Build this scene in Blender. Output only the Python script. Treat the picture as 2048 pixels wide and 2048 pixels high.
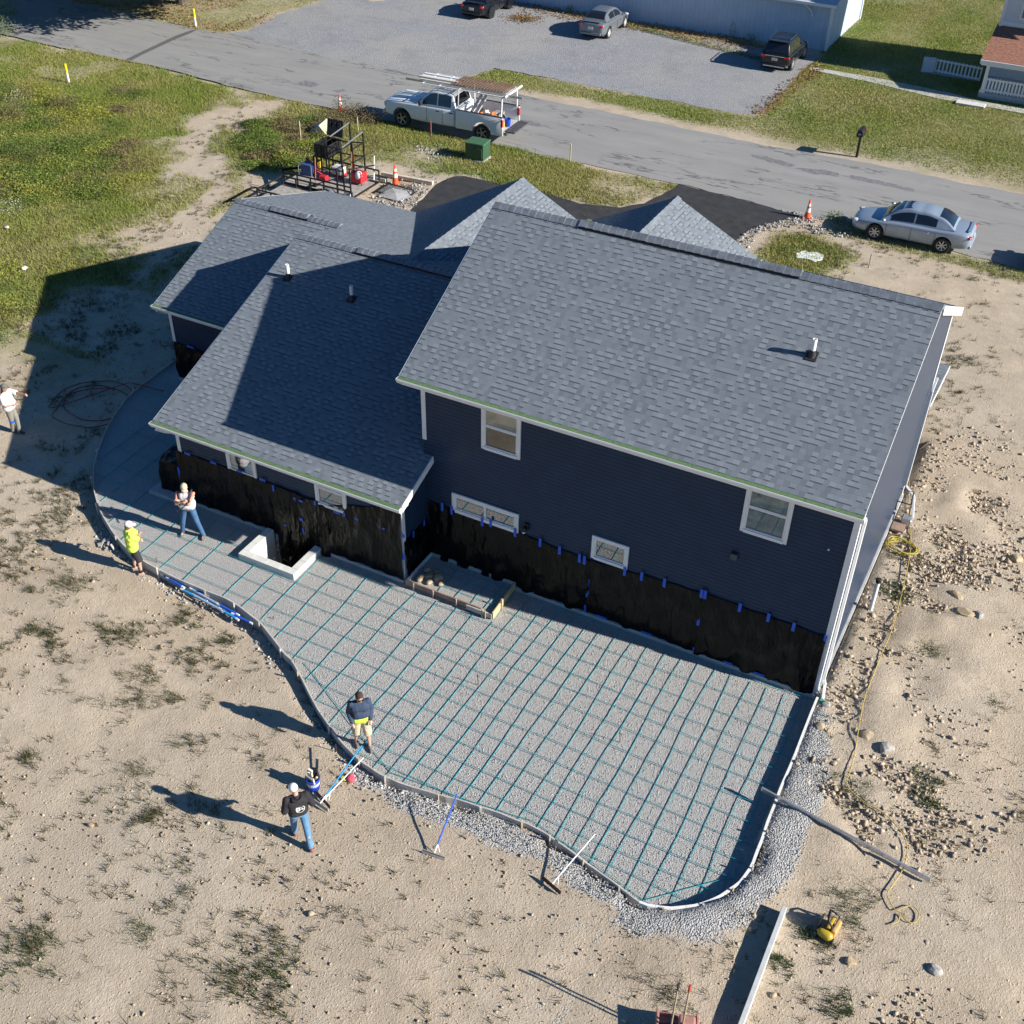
import bpy, bmesh, math, random
import numpy as np
from mathutils import Vector, Matrix

for o in list(bpy.data.objects): bpy.data.objects.remove(o)
SC = bpy.context.scene
COL = SC.collection
R = math.radians
rnd = random.Random(7)
rng = np.random.default_rng(11)

# ------------------------------------------------------------------ camera
YAW, PITCH, ROLL, FPX, CAMH = R(-26.979), R(38.036), R(1.2145), 2304.6, 20.5
def cam_axes():
    cy, sy, cp, sp = math.cos(YAW), math.sin(YAW), math.cos(PITCH), math.sin(PITCH)
    fwd = np.array([sy*cp, cy*cp, -sp]); right = np.array([cy, -sy, 0.]); up = np.cross(right, fwd)
    cr, sr = math.cos(ROLL), math.sin(ROLL)
    return cr*right + sr*up, -sr*right + cr*up, fwd
AX_R, AX_U, AX_F = cam_axes()
cam = bpy.data.cameras.new('camera'); camo = bpy.data.objects.new('camera', cam); COL.objects.link(camo)
camo.matrix_world = Matrix(((AX_R[0], AX_U[0], -AX_F[0], 0), (AX_R[1], AX_U[1], -AX_F[1], 0), (AX_R[2], AX_U[2], -AX_F[2], CAMH), (0, 0, 0, 1)))
cam.sensor_width = 36; cam.lens = FPX/2048*36; cam.clip_start = .1; cam.clip_end = 2000
SC.camera = camo

# ------------------------------------------------------------------ light
SUN_EL, SUN_DIR = R(27.0), R(5.5)           # the sun stands over +X, a little towards +Y
sv = Vector((math.cos(SUN_EL)*math.cos(SUN_DIR), math.cos(SUN_EL)*math.sin(SUN_DIR), math.sin(SUN_EL)))
W = bpy.data.worlds.new('World'); SC.world = W; W.use_nodes = True
nt = W.node_tree; bg = nt.nodes['Background']
sky = nt.nodes.new('ShaderNodeTexSky'); sky.sky_type = 'NISHITA'; sky.sun_disc = False
sky.sun_elevation = SUN_EL; sky.sun_rotation = R(90) - SUN_DIR; sky.ozone_density = 6.0; sky.air_density = 1.0; sky.dust_density = .3; sky.altitude = 300
hsv = nt.nodes.new('ShaderNodeHueSaturation'); hsv.inputs['Saturation'].default_value = 1.15
nt.links.new(sky.outputs[0], hsv.inputs['Color']); nt.links.new(hsv.outputs[0], bg.inputs[0]); bg.inputs[1].default_value = 0.055
sun = bpy.data.lights.new('sun', 'SUN'); sun.energy = 5.0; sun.angle = R(.5); sun.color = (1, .95, .87)
suno = bpy.data.objects.new('sun', sun); COL.objects.link(suno)
suno.rotation_euler = sv.to_track_quat('Z', 'Y').to_euler()
SC.view_settings.view_transform = 'Standard'; SC.view_settings.look = 'None'
SC.view_settings.exposure = 0.85; SC.view_settings.gamma = 1

# ------------------------------------------------------------------ terrain height, photo pixel -> place
def hz(x, y):
    s = np.clip(.03*(x+8.5), -.22, .2)
    f = np.clip((30-y)/8, 0, 1)
    return s*f
def ray(px): return AX_R*(px[0]-1024)/FPX - AX_U*(px[1]-1024)/FPX + AX_F
def G(px, py, z=None):
    d = ray((px, py)); zz = 0. if z is None else z
    for _ in range(6):
        t = (CAMH-zz)/-d[2]; p = d*t
        if z is not None: break
        zz = float(hz(p[0], p[1]))
    return Vector((p[0], p[1], zz))
def onY(px, py, y):
    d = ray((px, py)); p = d*(y/d[1]); return Vector((p[0], y, CAMH+p[2]))
def hat(px, py, base):                         # height above z=0 of the point over `base` seen at a pixel
    d = ray((px, py)); b = np.array(base[:2]); t = (d[:2] @ b)/(d[:2] @ d[:2]); return CAMH+t*d[2]

# ------------------------------------------------------------------ materials
MATS = {}
def lin(c): return tuple((v/12.92 if v <= .04045 else ((v+.055)/1.055)**2.4) for v in c)
def newmat(name):
    m = bpy.data.materials.new(name); m.use_nodes = True; MATS[name] = m
    return m, m.node_tree, m.node_tree.nodes['Principled BSDF']
def N(nt, typ, **kw):
    n = nt.nodes.new(typ)
    for k, v in kw.items():
        if k.startswith('_'): setattr(n, k[1:], v)
        else: n.inputs[int(k[1:]) if k[0] == 'i' and k[1:].isdigit() else k].default_value = v
    return n
def ramp(nt, fac, stops, interp='LINEAR'):
    r = nt.nodes.new('ShaderNodeValToRGB'); r.color_ramp.interpolation = interp
    while len(r.color_ramp.elements) < len(stops): r.color_ramp.elements.new(.5)
    for e, (p, c) in zip(r.color_ramp.elements, stops):
        e.position = p; e.color = (*c, 1) if len(c) == 3 else c
    nt.links.new(fac, r.inputs[0]); return r.outputs[0]
def mix(nt, fac, a, b, mode='MIX'):
    n = nt.nodes.new('ShaderNodeMix'); n.data_type = 'RGBA'; n.blend_type = mode
    for s, v in ((n.inputs[0], fac), (n.inputs[6], a), (n.inputs[7], b)):
        if hasattr(v, 'links') or hasattr(v, 'is_linked'): nt.links.new(v, s)
        else: s.default_value = v if not isinstance(v, tuple) else ((*v, 1) if len(v) == 3 else v)
    return n.outputs[2]
def mth(nt, op, a, b=0., c=None):
    n = nt.nodes.new('ShaderNodeMath'); n.operation = op
    for s, v in zip(n.inputs, (a, b, c)):
        if v is None: continue
        if hasattr(v, 'is_linked'): nt.links.new(v, s)
        else: s.default_value = v
    return n.outputs[0]
def coords(nt, kind='Object'): return nt.nodes.new('ShaderNodeTexCoord').outputs[kind]
def noise(nt, co, scale, detail=4, rough=.55, out=0):
    n = N(nt, 'ShaderNodeTexNoise', Scale=scale, Detail=detail, Roughness=rough); nt.links.new(co, n.inputs['Vector']); return n.outputs[out]
def voro(nt, co, scale, feat='F1', out=0, rand=1.):
    n = N(nt, 'ShaderNodeTexVoronoi', Scale=scale, Randomness=rand); n.feature = feat; nt.links.new(co, n.inputs['Vector']); return n.outputs[out]
def bump(nt, bsdf, h, strength, dist):
    b = N(nt, 'ShaderNodeBump', Strength=strength, Distance=dist); nt.links.new(h, b.inputs['Height']); nt.links.new(b.outputs[0], bsdf.inputs['Normal']); return b
def plain(name, c, rough=.6, metal=0., var=.12, scale=6., bmp=0., bscale=40., coat=0., spec=.5, emit=None):
    if name in MATS: return MATS[name]
    m, nt, b = newmat(name)
    co = coords(nt); n = noise(nt, co, scale, 5)
    lo = tuple(max(0, v*(1-var)) for v in c); hi = tuple(min(1, v*(1+var)) for v in c)
    nt.links.new(ramp(nt, n, [(.3, lo), (.7, hi)]), b.inputs['Base Color'])
    b.inputs['Roughness'].default_value = rough; b.inputs['Metallic'].default_value = metal
    b.inputs['Coat Weight'].default_value = coat; b.inputs['Specular IOR Level'].default_value = spec
    if bmp: bump(nt, b, noise(nt, co, bscale, 4), .6, bmp)
    return m

def mat_shingle(name, dark, light, tint):
    m, nt, b = newmat(name)
    uv = coords(nt, 'UV'); sp = nt.nodes.new('ShaderNodeSeparateXYZ'); nt.links.new(uv, sp.inputs[0])
    u, v = sp.outputs[0], sp.outputs[1]
    H = .143
    vr = mth(nt, 'DIVIDE', v, H); row = mth(nt, 'FLOOR', vr); fr = mth(nt, 'FRACT', vr)
    wn = nt.nodes.new('ShaderNodeTexWhiteNoise'); wn.noise_dimensions = '1D'; nt.links.new(row, wn.inputs['W'])
    uo = mth(nt, 'ADD', u, mth(nt, 'MULTIPLY', wn.outputs[0], 3.1))
    # warp so that the tabs come in unequal widths
    wp = nt.nodes.new('ShaderNodeCombineXYZ'); nt.links.new(uo, wp.inputs[0]); nt.links.new(row, wp.inputs[1])
    nz = noise(nt, wp.outputs[0], 2.3, 1)
    uw = mth(nt, 'DIVIDE', mth(nt, 'ADD', uo, mth(nt, 'MULTIPLY', nz, .08)), .135)
    cell = mth(nt, 'FLOOR', uw); fu = mth(nt, 'FRACT', uw)
    cc = nt.nodes.new('ShaderNodeCombineXYZ'); nt.links.new(cell, cc.inputs[0]); nt.links.new(row, cc.inputs[1])
    w2 = nt.nodes.new('ShaderNodeTexWhiteNoise'); w2.noise_dimensions = '2D'; nt.links.new(cc.outputs[0], w2.inputs['Vector'])
    par = mth(nt, 'FRACT', mth(nt, 'MULTIPLY', mth(nt, 'ADD', cell, row), .5))
    tone = mth(nt, 'ADD', mth(nt, 'MULTIPLY', w2.outputs[0], .7), mth(nt, 'MULTIPLY', par, .6))
    base = ramp(nt, tone, [(0, dark), (.3, tuple(a*.72+c*.28 for a, c in zip(dark, light))), (.7, tuple(a*.3+c*.7 for a, c in zip(dark, light))), (1, light)])
    gr = noise(nt, uv, 90, 3); base = mix(nt, mth(nt, 'MULTIPLY', mth(nt, 'SUBTRACT', gr, .35), .8), base, tint)
    big = noise(nt, uv, .5, 3); base = mix(nt, mth(nt, 'MULTIPLY', big, .25), base, tuple(v*.82 for v in dark))
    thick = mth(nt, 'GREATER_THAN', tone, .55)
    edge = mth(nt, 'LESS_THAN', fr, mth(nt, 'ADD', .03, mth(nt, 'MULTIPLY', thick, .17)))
    # the butt of the course above: its shadow painted as a dark line under thick tabs
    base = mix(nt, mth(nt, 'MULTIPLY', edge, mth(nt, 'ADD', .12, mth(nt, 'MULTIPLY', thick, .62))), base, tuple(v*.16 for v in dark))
    nt.links.new(base, b.inputs['Base Color']); b.inputs['Roughness'].default_value = .85
    b.inputs['Specular IOR Level'].default_value = .3
    h = mth(nt, 'ADD', mth(nt, 'MULTIPLY', mth(nt, 'SUBTRACT', 1, fr), .9), mth(nt, 'MULTIPLY', thick, .5))
    h = mth(nt, 'ADD', h, mth(nt, 'MULTIPLY', gr, .25))
    bump(nt, b, h, .7, .012)
    return m

def mat_siding(name, c, lap=.11):
    m, nt, b = newmat(name)
    co = coords(nt); sp = nt.nodes.new('ShaderNodeSeparateXYZ'); nt.links.new(co, sp.inputs[0])
    fr = mth(nt, 'FRACT', mth(nt, 'DIVIDE', sp.outputs[2], lap))
    n = noise(nt, co, 3, 4)
    base = ramp(nt, n, [(.3, tuple(v*.9 for v in c)), (.7, tuple(v*1.1 for v in c))])
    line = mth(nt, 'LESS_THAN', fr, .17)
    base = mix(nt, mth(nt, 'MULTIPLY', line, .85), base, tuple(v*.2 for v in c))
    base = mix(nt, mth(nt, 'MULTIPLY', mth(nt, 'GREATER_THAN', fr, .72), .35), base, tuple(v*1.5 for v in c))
    nt.links.new(base, b.inputs['Base Color']); b.inputs['Roughness'].default_value = .32; b.inputs['Specular IOR Level'].default_value = .18
    bump(nt, b, mth(nt, 'SUBTRACT', 1, fr), .35, .008)
    return m

def mat_gravel(name, tones, scale, depth, tint=None, warm=None):
    m, nt, b = newmat(name)
    co = coords(nt)
    wob = N(nt, 'ShaderNodeVectorMath', _operation='MULTIPLY_ADD'); nt.links.new(noise(nt, co, 25, 2, out=1), wob.inputs[0])
    wob.inputs[1].default_value = (.02, .02, .02); nt.links.new(co, wob.inputs[2]); cw = wob.outputs[0]
    c1 = voro(nt, cw, scale, out=1); d1 = voro(nt, cw, scale, out=0); d2 = voro(nt, cw, scale*2.1, out=0)
    c3 = voro(nt, cw, scale*2.1, out=1)
    bw = nt.nodes.new('ShaderNodeSeparateColor'); nt.links.new(c1, bw.inputs[0])
    bw2 = nt.nodes.new('ShaderNodeSeparateColor'); nt.links.new(c3, bw2.inputs[0])
    base = ramp(nt, mth(nt, 'ADD', mth(nt, 'MULTIPLY', bw.outputs[0], .6), mth(nt, 'MULTIPLY', bw2.outputs[1], .4)), tones)
    big = noise(nt, co, .7, 5); base = mix(nt, ramp(nt, big, [(.35, (0, 0, 0)), (.75, (.5, .5, .5))]), base, tint or tones[len(tones)//2][1])
    if warm:
        base = mix(nt, ramp(nt, noise(nt, co, .16, 6, .6), [(.42, (0, 0, 0)), (.7, (.75, .75, .75))]), base, warm[0]); base = mix(nt, ramp(nt, noise(nt, co, .45, 5, .65), [(.5, (0, 0, 0)), (.72, (.6, .6, .6))]), base, warm[1])
    nt.links.new(base, b.inputs['Base Color']); b.inputs['Roughness'].default_value = .9; b.inputs['Specular IOR Level'].default_value = .25
    h = mth(nt, 'SUBTRACT', 1, mth(nt, 'ADD', d1, mth(nt, 'MULTIPLY', d2, .5)))
    bump(nt, b, h, 1., depth)
    return m

# ------------------------------------------------------------------ mesh builder
class MB:
    def __init__(s): s.v = []; s.f = []; s.m = []; s.ms = []; s.c = 0
    def mat(s, m):
        if m not in s.ms: s.ms.append(m)
        s.c = s.ms.index(m); return s
    def add(s, vs, fs):
        o = len(s.v); s.v += [tuple(p) for p in vs]
        for f in fs: s.f.append([i+o for i in f]); s.m.append(s.c)
        return s
    def poly(s, pts): return s.add(pts, [list(range(len(pts)))])
    def box(s, c, d, rz=0., M=None):
        x, y, z = (k/2 for k in d); q = []
        for a in (-z, z):
            for (i, j) in ((-x, -y), (x, -y), (x, y), (-x, y)):
                p = Vector((i, j, a))
                if M is not None: p = M @ p
                elif rz: p = Vector((i*math.cos(rz)-j*math.sin(rz), i*math.sin(rz)+j*math.cos(rz), a))
                q.append(p+Vector(c))
        return s.add(q, [(3, 2, 1, 0), (4, 5, 6, 7), (0, 1, 5, 4), (1, 2, 6, 5), (2, 3, 7, 6), (3, 0, 4, 7)])
    def beam(s, p0, p1, w, h, up=(0, 0, 1)):
        p0, p1 = Vector(p0), Vector(p1); d = (p1-p0); L = d.length; d.normalize(); u = Vector(up)
        if abs(d.dot(u)) > .98: u = Vector((1, 0, 0))
        x = d.cross(u).normalized(); u = x.cross(d)
        return s.box((p0+p1)/2, (L, w, h), M=Matrix((d, x, u)).transposed())
    def tube(s, pts, r, n=8, cap=True, closed=False):
        pts = [Vector(p) for p in pts]; k = len(pts); rs = r if isinstance(r, (list, tuple)) else [r]*k
        vs = []; pu = None
        for i, p in enumerate(pts):
            a = pts[i-1] if (i > 0 or closed) else p; b = pts[(i+1) % k] if (i < k-1 or closed) else p
            d = (b-a).normalized(); u = pu or (Vector((0, 0, 1)) if abs(d.z) < .9 else Vector((1, 0, 0)))
            x = d.cross(u).normalized(); u = x.cross(d).normalized(); pu = u
            for j in range(n):
                t = 2*math.pi*j/n; vs.append(p+x*math.cos(t)*rs[i]+u*math.sin(t)*rs[i])
        fs = []
        for i in range(k if closed else k-1):
            for j in range(n):
                a, b = i*n+j, i*n+(j+1) % n; c, d = ((i+1) % k)*n+(j+1) % n, ((i+1) % k)*n+j
                fs.append((a, b, c, d))
        if cap and not closed: fs += [tuple(range(n))[::-1], tuple(range((k-1)*n, k*n))]
        return s.add(vs, fs)
    def cap(s, p0, p1, r0, r1, n=10, m=3):              # capsule with two radii
        p0, p1 = Vector(p0), Vector(p1); d = p1-p0
        if d.length < 1e-5: d = Vector((0, 0, 1e-4)); p1 = p0+d
        d = d.normalized(); pts = []; rs = []
        for i in range(m+1):
            t = math.pi/2*i/m; pts.append(p0-d*r0*math.cos(t)); rs.append(max(1e-4, r0*math.sin(t)))
        for i in range(m+1):
            t = math.pi/2*i/m; pts.append(p1+d*r1*math.sin(t)); rs.append(max(1e-4, r1*math.cos(t)))
        if (pts[m]-pts[m+1]).length < 1e-4: pts.pop(m+1); rs.pop(m+1)
        return s.tube(pts, rs, n)
    def ell(s, c, r, n=12, m=8):
        vs = []; fs = []
        for i in range(1, m):
            t = math.pi*i/m
            for j in range(n):
                a = 2*math.pi*j/n; vs.append((c[0]+r[0]*math.sin(t)*math.cos(a), c[1]+r[1]*math.sin(t)*math.sin(a), c[2]+r[2]*math.cos(t)))
        vs += [(c[0], c[1], c[2]+r[2]), (c[0], c[1], c[2]-r[2])]; T, B = len(vs)-2, len(vs)-1
        for i in range(m-2):
            for j in range(n): fs.append((i*n+j, (i+1)*n+j, (i+1)*n+(j+1) % n, i*n+(j+1) % n))
        for j in range(n): fs += [(T, j, (j+1) % n), (B, (m-2)*n+(j+1) % n, (m-2)*n+j)]
        return s.add(vs, fs)
    def lathe(s, prof, c=(0, 0, 0), n=16, axis='Z', cap=True):
        vs = []; k = len(prof)
        for r, h in prof:
            for j in range(n):
                a = 2*math.pi*j/n; p = (r*math.cos(a), r*math.sin(a), h)
                if axis == 'Y': p = (p[0], p[2], -p[1])
                if axis == 'X': p = (p[2], p[0], p[1])
                vs.append((p[0]+c[0], p[1]+c[1], p[2]+c[2]))
        fs = [(i*n+j, i*n+(j+1) % n, (i+1)*n+(j+1) % n, (i+1)*n+j) for i in range(k-1) for j in range(n)]
        if cap: fs += [tuple(range(n))[::-1], tuple(range((k-1)*n, k*n))]
        return s.add(vs, fs)
    def prism(s, poly, z0, z1):
        k = len(poly); vs = [(p[0], p[1], z0) for p in poly]+[(p[0], p[1], z1) for p in poly]
        return s.add(vs, [tuple(range(k))[::-1], tuple(range(k, 2*k))]+[(i, (i+1) % k, k+(i+1) % k, k+i) for i in range(k)])
    def build(s, name, parent=None, loc=None, rz=None, smooth=False, bevel=0., seg=1, fix=True):
        me = bpy.data.meshes.new(name); me.from_pydata(s.v, [], s.f)
        for m in s.ms: me.materials.append(m)
        if len(s.ms) > 1: me.polygons.foreach_set('material_index', s.m)
        if fix:
            bm = bmesh.new(); bm.from_mesh(me); bmesh.ops.recalc_face_normals(bm, faces=bm.faces); bm.to_mesh(me); bm.free()
        if smooth is True: me.polygons.foreach_set('use_smooth', [True]*len(me.polygons))
        o = bpy.data.objects.new(name, me); COL.objects.link(o)
        if parent: o.parent = parent
        if loc is not None: o.location = loc
        if rz is not None: o.rotation_euler.z = rz
        if bevel:
            b = o.modifiers.new('bevel', 'BEVEL'); b.width = bevel; b.segments = seg; b.limit_method = 'ANGLE'; b.angle_limit = R(40)
        if smooth == 'auto':
            me.polygons.foreach_set('use_smooth', [True]*len(me.polygons)); me.set_sharp_from_angle(angle=R(35))
        me.update(); return o
def one(m): return MB().mat(m)
def tag(o, label=None, cat=None, group=None, kind=None):
    for k, v in (('label', label), ('category', cat), ('group', group), ('kind', kind)):
        if v: o[k] = v
    return o
def thing(name, loc, label, cat, group=None, rz=0.):
    o = bpy.data.objects.new(name, None); o.empty_display_size = .2; COL.objects.link(o)
    o.location = loc; o.rotation_euler.z = rz; return tag(o, label, cat, group)
def dup(root, loc, rz, label=None, group=None):
    r = root.copy(); COL.objects.link(r); r.location = loc; r.rotation_euler.z = rz
    if label: r['label'] = label
    if group: r['group'] = group
    for ch in list(root.children):
        c = ch.copy(); COL.objects.link(c); c.parent = r
        for g in list(ch.children):
            d = g.copy(); COL.objects.link(d); d.parent = c
    return r
def bake(o):
    dg = bpy.context.evaluated_depsgraph_get(); dg.update()
    me = bpy.data.meshes.new_from_object(o.evaluated_get(dg)); old = o.data; o.modifiers.clear(); o.data = me
    me.name = old.name; bpy.data.meshes.remove(old); return o
def fromnp(name, V, F, mats, mi=None, col=None, smooth=False):          # V (n,3); F (k,3|4)
    me = bpy.data.meshes.new(name); n, k = len(V), len(F); w = F.shape[1]
    me.vertices.add(n); me.vertices.foreach_set('co', V.astype('f').ravel())
    me.loops.add(k*w); me.loops.foreach_set('vertex_index', F.astype('i').ravel())
    me.polygons.add(k); me.polygons.foreach_set('loop_start', np.arange(k, dtype='i')*w)
    for m in mats: me.materials.append(m)
    if mi is not None: me.polygons.foreach_set('material_index', mi.astype('i'))
    if smooth: me.polygons.foreach_set('use_smooth', np.ones(k, bool))
    me.update(calc_edges=True)
    if col is not None:
        a = me.color_attributes.new('col', 'FLOAT_COLOR', 'POINT'); c4 = np.ones((n, 4), 'f'); c4[:, :3] = col; a.data.foreach_set('color', c4.ravel())
    o = bpy.data.objects.new(name, me); COL.objects.link(o); return o

# ------------------------------------------------------------------ 2-D masks
def vnoise(x, y, s, seed=0):
    x = x/s; y = y/s; xi = np.floor(x).astype(int); yi = np.floor(y).astype(int); fx = x-xi; fy = y-yi
    fx = fx*fx*(3-2*fx); fy = fy*fy*(3-2*fy)
    def h(a, b):
        k = (a*374761393+b*668265263+seed*982451653) & 0x7fffffff; k = ((k ^ (k >> 13))*1274126177) & 0x7fffffff
        return (k ^ (k >> 16))/0x7fffffff
    return (h(xi, yi)*(1-fx)+h(xi+1, yi)*fx)*(1-fy)+(h(xi, yi+1)*(1-fx)+h(xi+1, yi+1)*fx)*fy
def fbm(x, y, s, seed=0): return sum(vnoise(x, y, s/2**i, seed+i)*.5**(i+1) for i in range(4))/.9375
def sdf(P, x, y):                                       # > 0 inside
    d = np.full(x.shape, 1e9); ins = np.zeros(x.shape, bool); n = len(P)
    for i in range(n):
        ax, ay = P[i]; bx, by = P[(i+1) % n]; ex, ey = bx-ax, by-ay
        t = np.clip(((x-ax)*ex+(y-ay)*ey)/(ex*ex+ey*ey+1e-12), 0, 1)
        d = np.minimum(d, np.hypot(x-ax-t*ex, y-ay-t*ey))
        if ay != by: ins ^= ((ay > y) != (by > y)) & (x < ex*(y-ay)/(by-ay)+ax)
    return np.where(ins, d, -d)
def pxpoly(*pts, z=0.): return [tuple(G(a, b, z)[:2]) for a, b in pts]
def sst(a, b, x): t = np.clip((x-a)/(b-a), 0, 1); return t*t*(3-2*t)
def smooth_line(pts, k=4):
    out = []; n = len(pts)
    for i in range(n-1):
        p0, p1, p2, p3 = pts[max(0, i-1)], pts[i], pts[i+1], pts[min(n-1, i+2)]
        for j in range(k):
            t = j/k; out.append(.5*((2*p1)+(p2-p0)*t+(2*p0-5*p1+4*p2-p3)*t*t+(3*p1-p0-3*p2+p3)*t**3))
    return out+[pts[-1]]
# ================================================================== SETTING
FORM_PX = [(355,717),(308,750),(269,781),(248,802),(217,849),(200,889),(189,924),(186,955),(190,988),(201,1021),(224.5,1061),(261,1103),(317,1138),(379,1167),(426,1186),(461,1201),(490,1221),(522,1247),(548,1279),(571.5,1309),(589,1328),(625,1398),(661,1455),(702.6,1504),(731,1528),(762,1548),(800,1565),(877.6,1589),(914,1598),(986,1621),(1033,1639),(1068,1653),(1103,1674),(1144,1703),(1182,1732),(1224,1761),(1279.5,1803),(1326,1814),(1372.6,1813),(1419,1802),(1452,1784),(1480,1763),(1500.7,1735),(1517,1696),(1535.6,1644),(1556.6,1588.5),(1591.5,1505),(1635,1394)]
def form_top(x, y): return float(np.clip(.1+(x+13)*.014, .09, .23))
FORM = []
for a, b in FORM_PX:
    p = G(a, b, .12); p = G(a, b, form_top(p.x, p.y)); FORM.append(p)
FORM = smooth_line(FORM, 3)
XR, XM, XL, XF = -2.13, -13.0, -20.35, -25.0      # house wall lines
YM, YL, YF = 20.5, 19.3, 24.41
WELL = (-17.42, -15.62, 17.93)
PATIO = [(p.x, p.y) for p in FORM] + [(XR, YM), (XM, YM), (XM, YL), (WELL[1], YL), (WELL[1], WELL[2]), (WELL[0], WELL[2]), (WELL[0], YL), (XL, YL), (XL, YF), (XF, YF)]

GL = pxpoly((0,66),(90,90),(230,118),(330,138),(455,171),(540,193),(500,205),(453,214),(380,239),(326,286),(319,344),(301,399),(286,449),(215,486),(242,505),(225,560),(165,590),(110,640),(40,690),(0,712),(-300,760),(-300,66))
GM = pxpoly((560,200),(594,212),(514,243),(453,297),(453,330),(520,350),(616,352),(700,330),(762,328),(871,353),(925,352),(987,367),(1060,385),(1150,408),(1229,414),(1281,407),(1310,385),(1345,373),(1100,316),(960,283),(663,215))
GR = pxpoly((938,156),(991,134),(1092,154),(1246,185),(1369,207),(1483,229),(1510,231),(1536,207),(1575,170),(1606,140),(1640,108),(1713,38),(1700,-30),(2300,-30),(2300,440),(2047,383),(1929,360),(1819,334),(1713,314),(1601,296),(1500,277),(1202,205),(1048,185))
GB = pxpoly((1535,508),(1555,478),(1600,470),(1650,478),(1685,510),(1650,550),(1550,548))
GV = pxpoly((1640,440),(1674,447),(1790,480),(1906,509),(2047,544),(2200,580),(2200,596),(2040,562),(1900,530),(1780,500),(1670,470))
GT = pxpoly((-200,-60),(60,-16),(145,3),(259,29),(349,47),(388,57),(440,63),(490,58),(560,25),(640,0),(760,-60))
LEAF = pxpoly((1039,-2),(1171,33),(1290,49),(1466,77),(1530,92),(1530,100),(1440,92),(1380,80),(1290,62),(1180,50),(1100,30),(1020,14))
LEAF2 = pxpoly((1530,205),(1560,180),(1610,138),(1640,128),(1640,150),(1600,170),(1560,210),(1520,228),(1500,226))
BERM = pxpoly((700,1525),(800,1580),(910,1612),(1030,1655),(1130,1710),(1224,1775),(1300,1818),(1372,1826),(1440,1805),(1500,1765),(1540,1680),(1590,1560),(1640,1396),(1650,1400),(1640,1470),(1630,1560),(1618,1640),(1600,1700),(1560,1780),(1490,1840),(1400,1875),(1290,1860),(1215,1820),(1120,1750),(1010,1690),(930,1650),(820,1610),(720,1560))
SPILL = [(820,1690,1.0),(640,1740,.5),(1100,2010,.9),(890,1940,.5),(930,1800,.8),(1200,1850,.8)]
TRACK = pxpoly((0,112),(60,118),(130,140),(232,122),(240,130),(150,160),(60,140),(0,128))
def grass_mask(x, y):
    n = fbm(x, y, 3.2, 3)-.5; n2 = fbm(x, y, .9, 9)-.5
    g = np.zeros(x.shape)
    g = np.maximum(g, sst(-.9, 1.3, sdf(GL, x, y)+n*3.6+n2*2.6)*np.where(y < 26, .8, 1))
    g = np.maximum(g, sst(-.4, .7, sdf(GM, x, y)+n*1.6+n2*1.4)*(.62+.9*np.clip(n+.25, 0, .5)))
    dr = np.exp(-(((x+28.4)/1.3)**2+((y-45.8)/1.0)**2)); g *= 1-.9*dr
    dr = np.exp(-(((x+18.5)/2.6)**2+((y-46.8)/1.0)**2)); g *= 1-.8*dr
    g = np.maximum(g, sst(-.3, .5, sdf(GR, x, y)+n*.9+n2*.8)*np.clip(.9+n*1.2, .25, 1))
    sh = sst(1.4, .1, np.abs(y-56.0+.4*n))*(x > -36)*np.clip(.8-n, 0, 1); g *= 1-.85*np.clip(sh, 0, 1)
    g = np.maximum(g, sst(-.6, .4, sdf(GB, x, y)+n*2+n2*1.2)*.85)
    g = np.maximum(g, sst(-.3, .3, sdf(GV, x, y)+n*1.2+n2*.9)*.55)
    g = np.maximum(g, sst(-.5, .5, sdf(GT, x, y)+n*1.5)*(.35+.5*np.clip(n+.3, 0, 1)))
    tk = (x > -42) & (x < -30) & (y > 33) & (y < 49); g = np.maximum(g, tk*.42*sst(.52, .66, fbm(x+.3*y, y*.45, 1.2, 23)))
    g *= 1-.6*sst(-.5, .5, sdf(TRACK, x, y)+n2*2.2+n)
    # patchy regrowth in the shaded yard left of the house
    sy = sst(-26.5, -30, x)*sst(20, 23, y)*sst(34, 31, y)
    g = np.maximum(g, sy*sst(.50, .68, fbm(x, y, 1.7, 21))*.45)
    return np.clip(g, 0, 1)
def scrub_mask(x, y):                                  # thin dry tufts on the bare earth
    a = np.maximum(sst(.5, .7, fbm(x, y, 2.1, 31))*sst(.40, .6, fbm(x, y, .6, 37)), .35*sst(.55, .68, fbm(x, y, .5, 39)))
    reg = np.where((x < -12) & (y < 22), .85, .25)
    reg = np.where((x < -6) & (y < 9.5), .6, reg); reg = np.where((x > -1.5) & (y < 30), .45, reg)
    reg = np.where((x < -21) & (y >= 17.5) & (y < 34), 1.6, reg)
    reg = np.where((y > 34) & (x > -10), .7, reg); reg = np.where((y > 33) & (x < -29), .9, reg)
    return np.clip(a*reg*1.5, 0, 1)

DRV0 = pxpoly((815,428),(873,370),(905,354),(925,352),(990,367),(1080,385),(1160,408),(1240,415),(1290,408),(1310,396),(1350,376),(1358,369),(1480,399),(1604,434.5),(1570,441),(1520,452),(1485,470),(1470,486),(1440,520),(1200,520),(900,470))
xs = np.unique(np.concatenate([[-900, -500, -300, -180, -120, -90, -78], np.arange(-72, 10.01, .25), [12, 16, 24, 40, 80, 150, 300, 600, 900]]))
ys = np.unique(np.concatenate([[-300, -80, -20, -5, 0], np.arange(3, 84.01, .25), [86, 90, 96, 105, 120, 150, 200, 300, 500, 900]]))
GX, GY = np.meshgrid(xs, ys); gx, gy = GX.ravel(), GY.ravel()
gz = hz(gx, gy)
rough = np.where((gy < 45) & (gy > 4), 1., .35)
gz = gz + rough*((fbm(gx, gy, 2.5, 5)-.5)*.10+(fbm(gx, gy, .8, 6)-.5)*.05)
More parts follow.
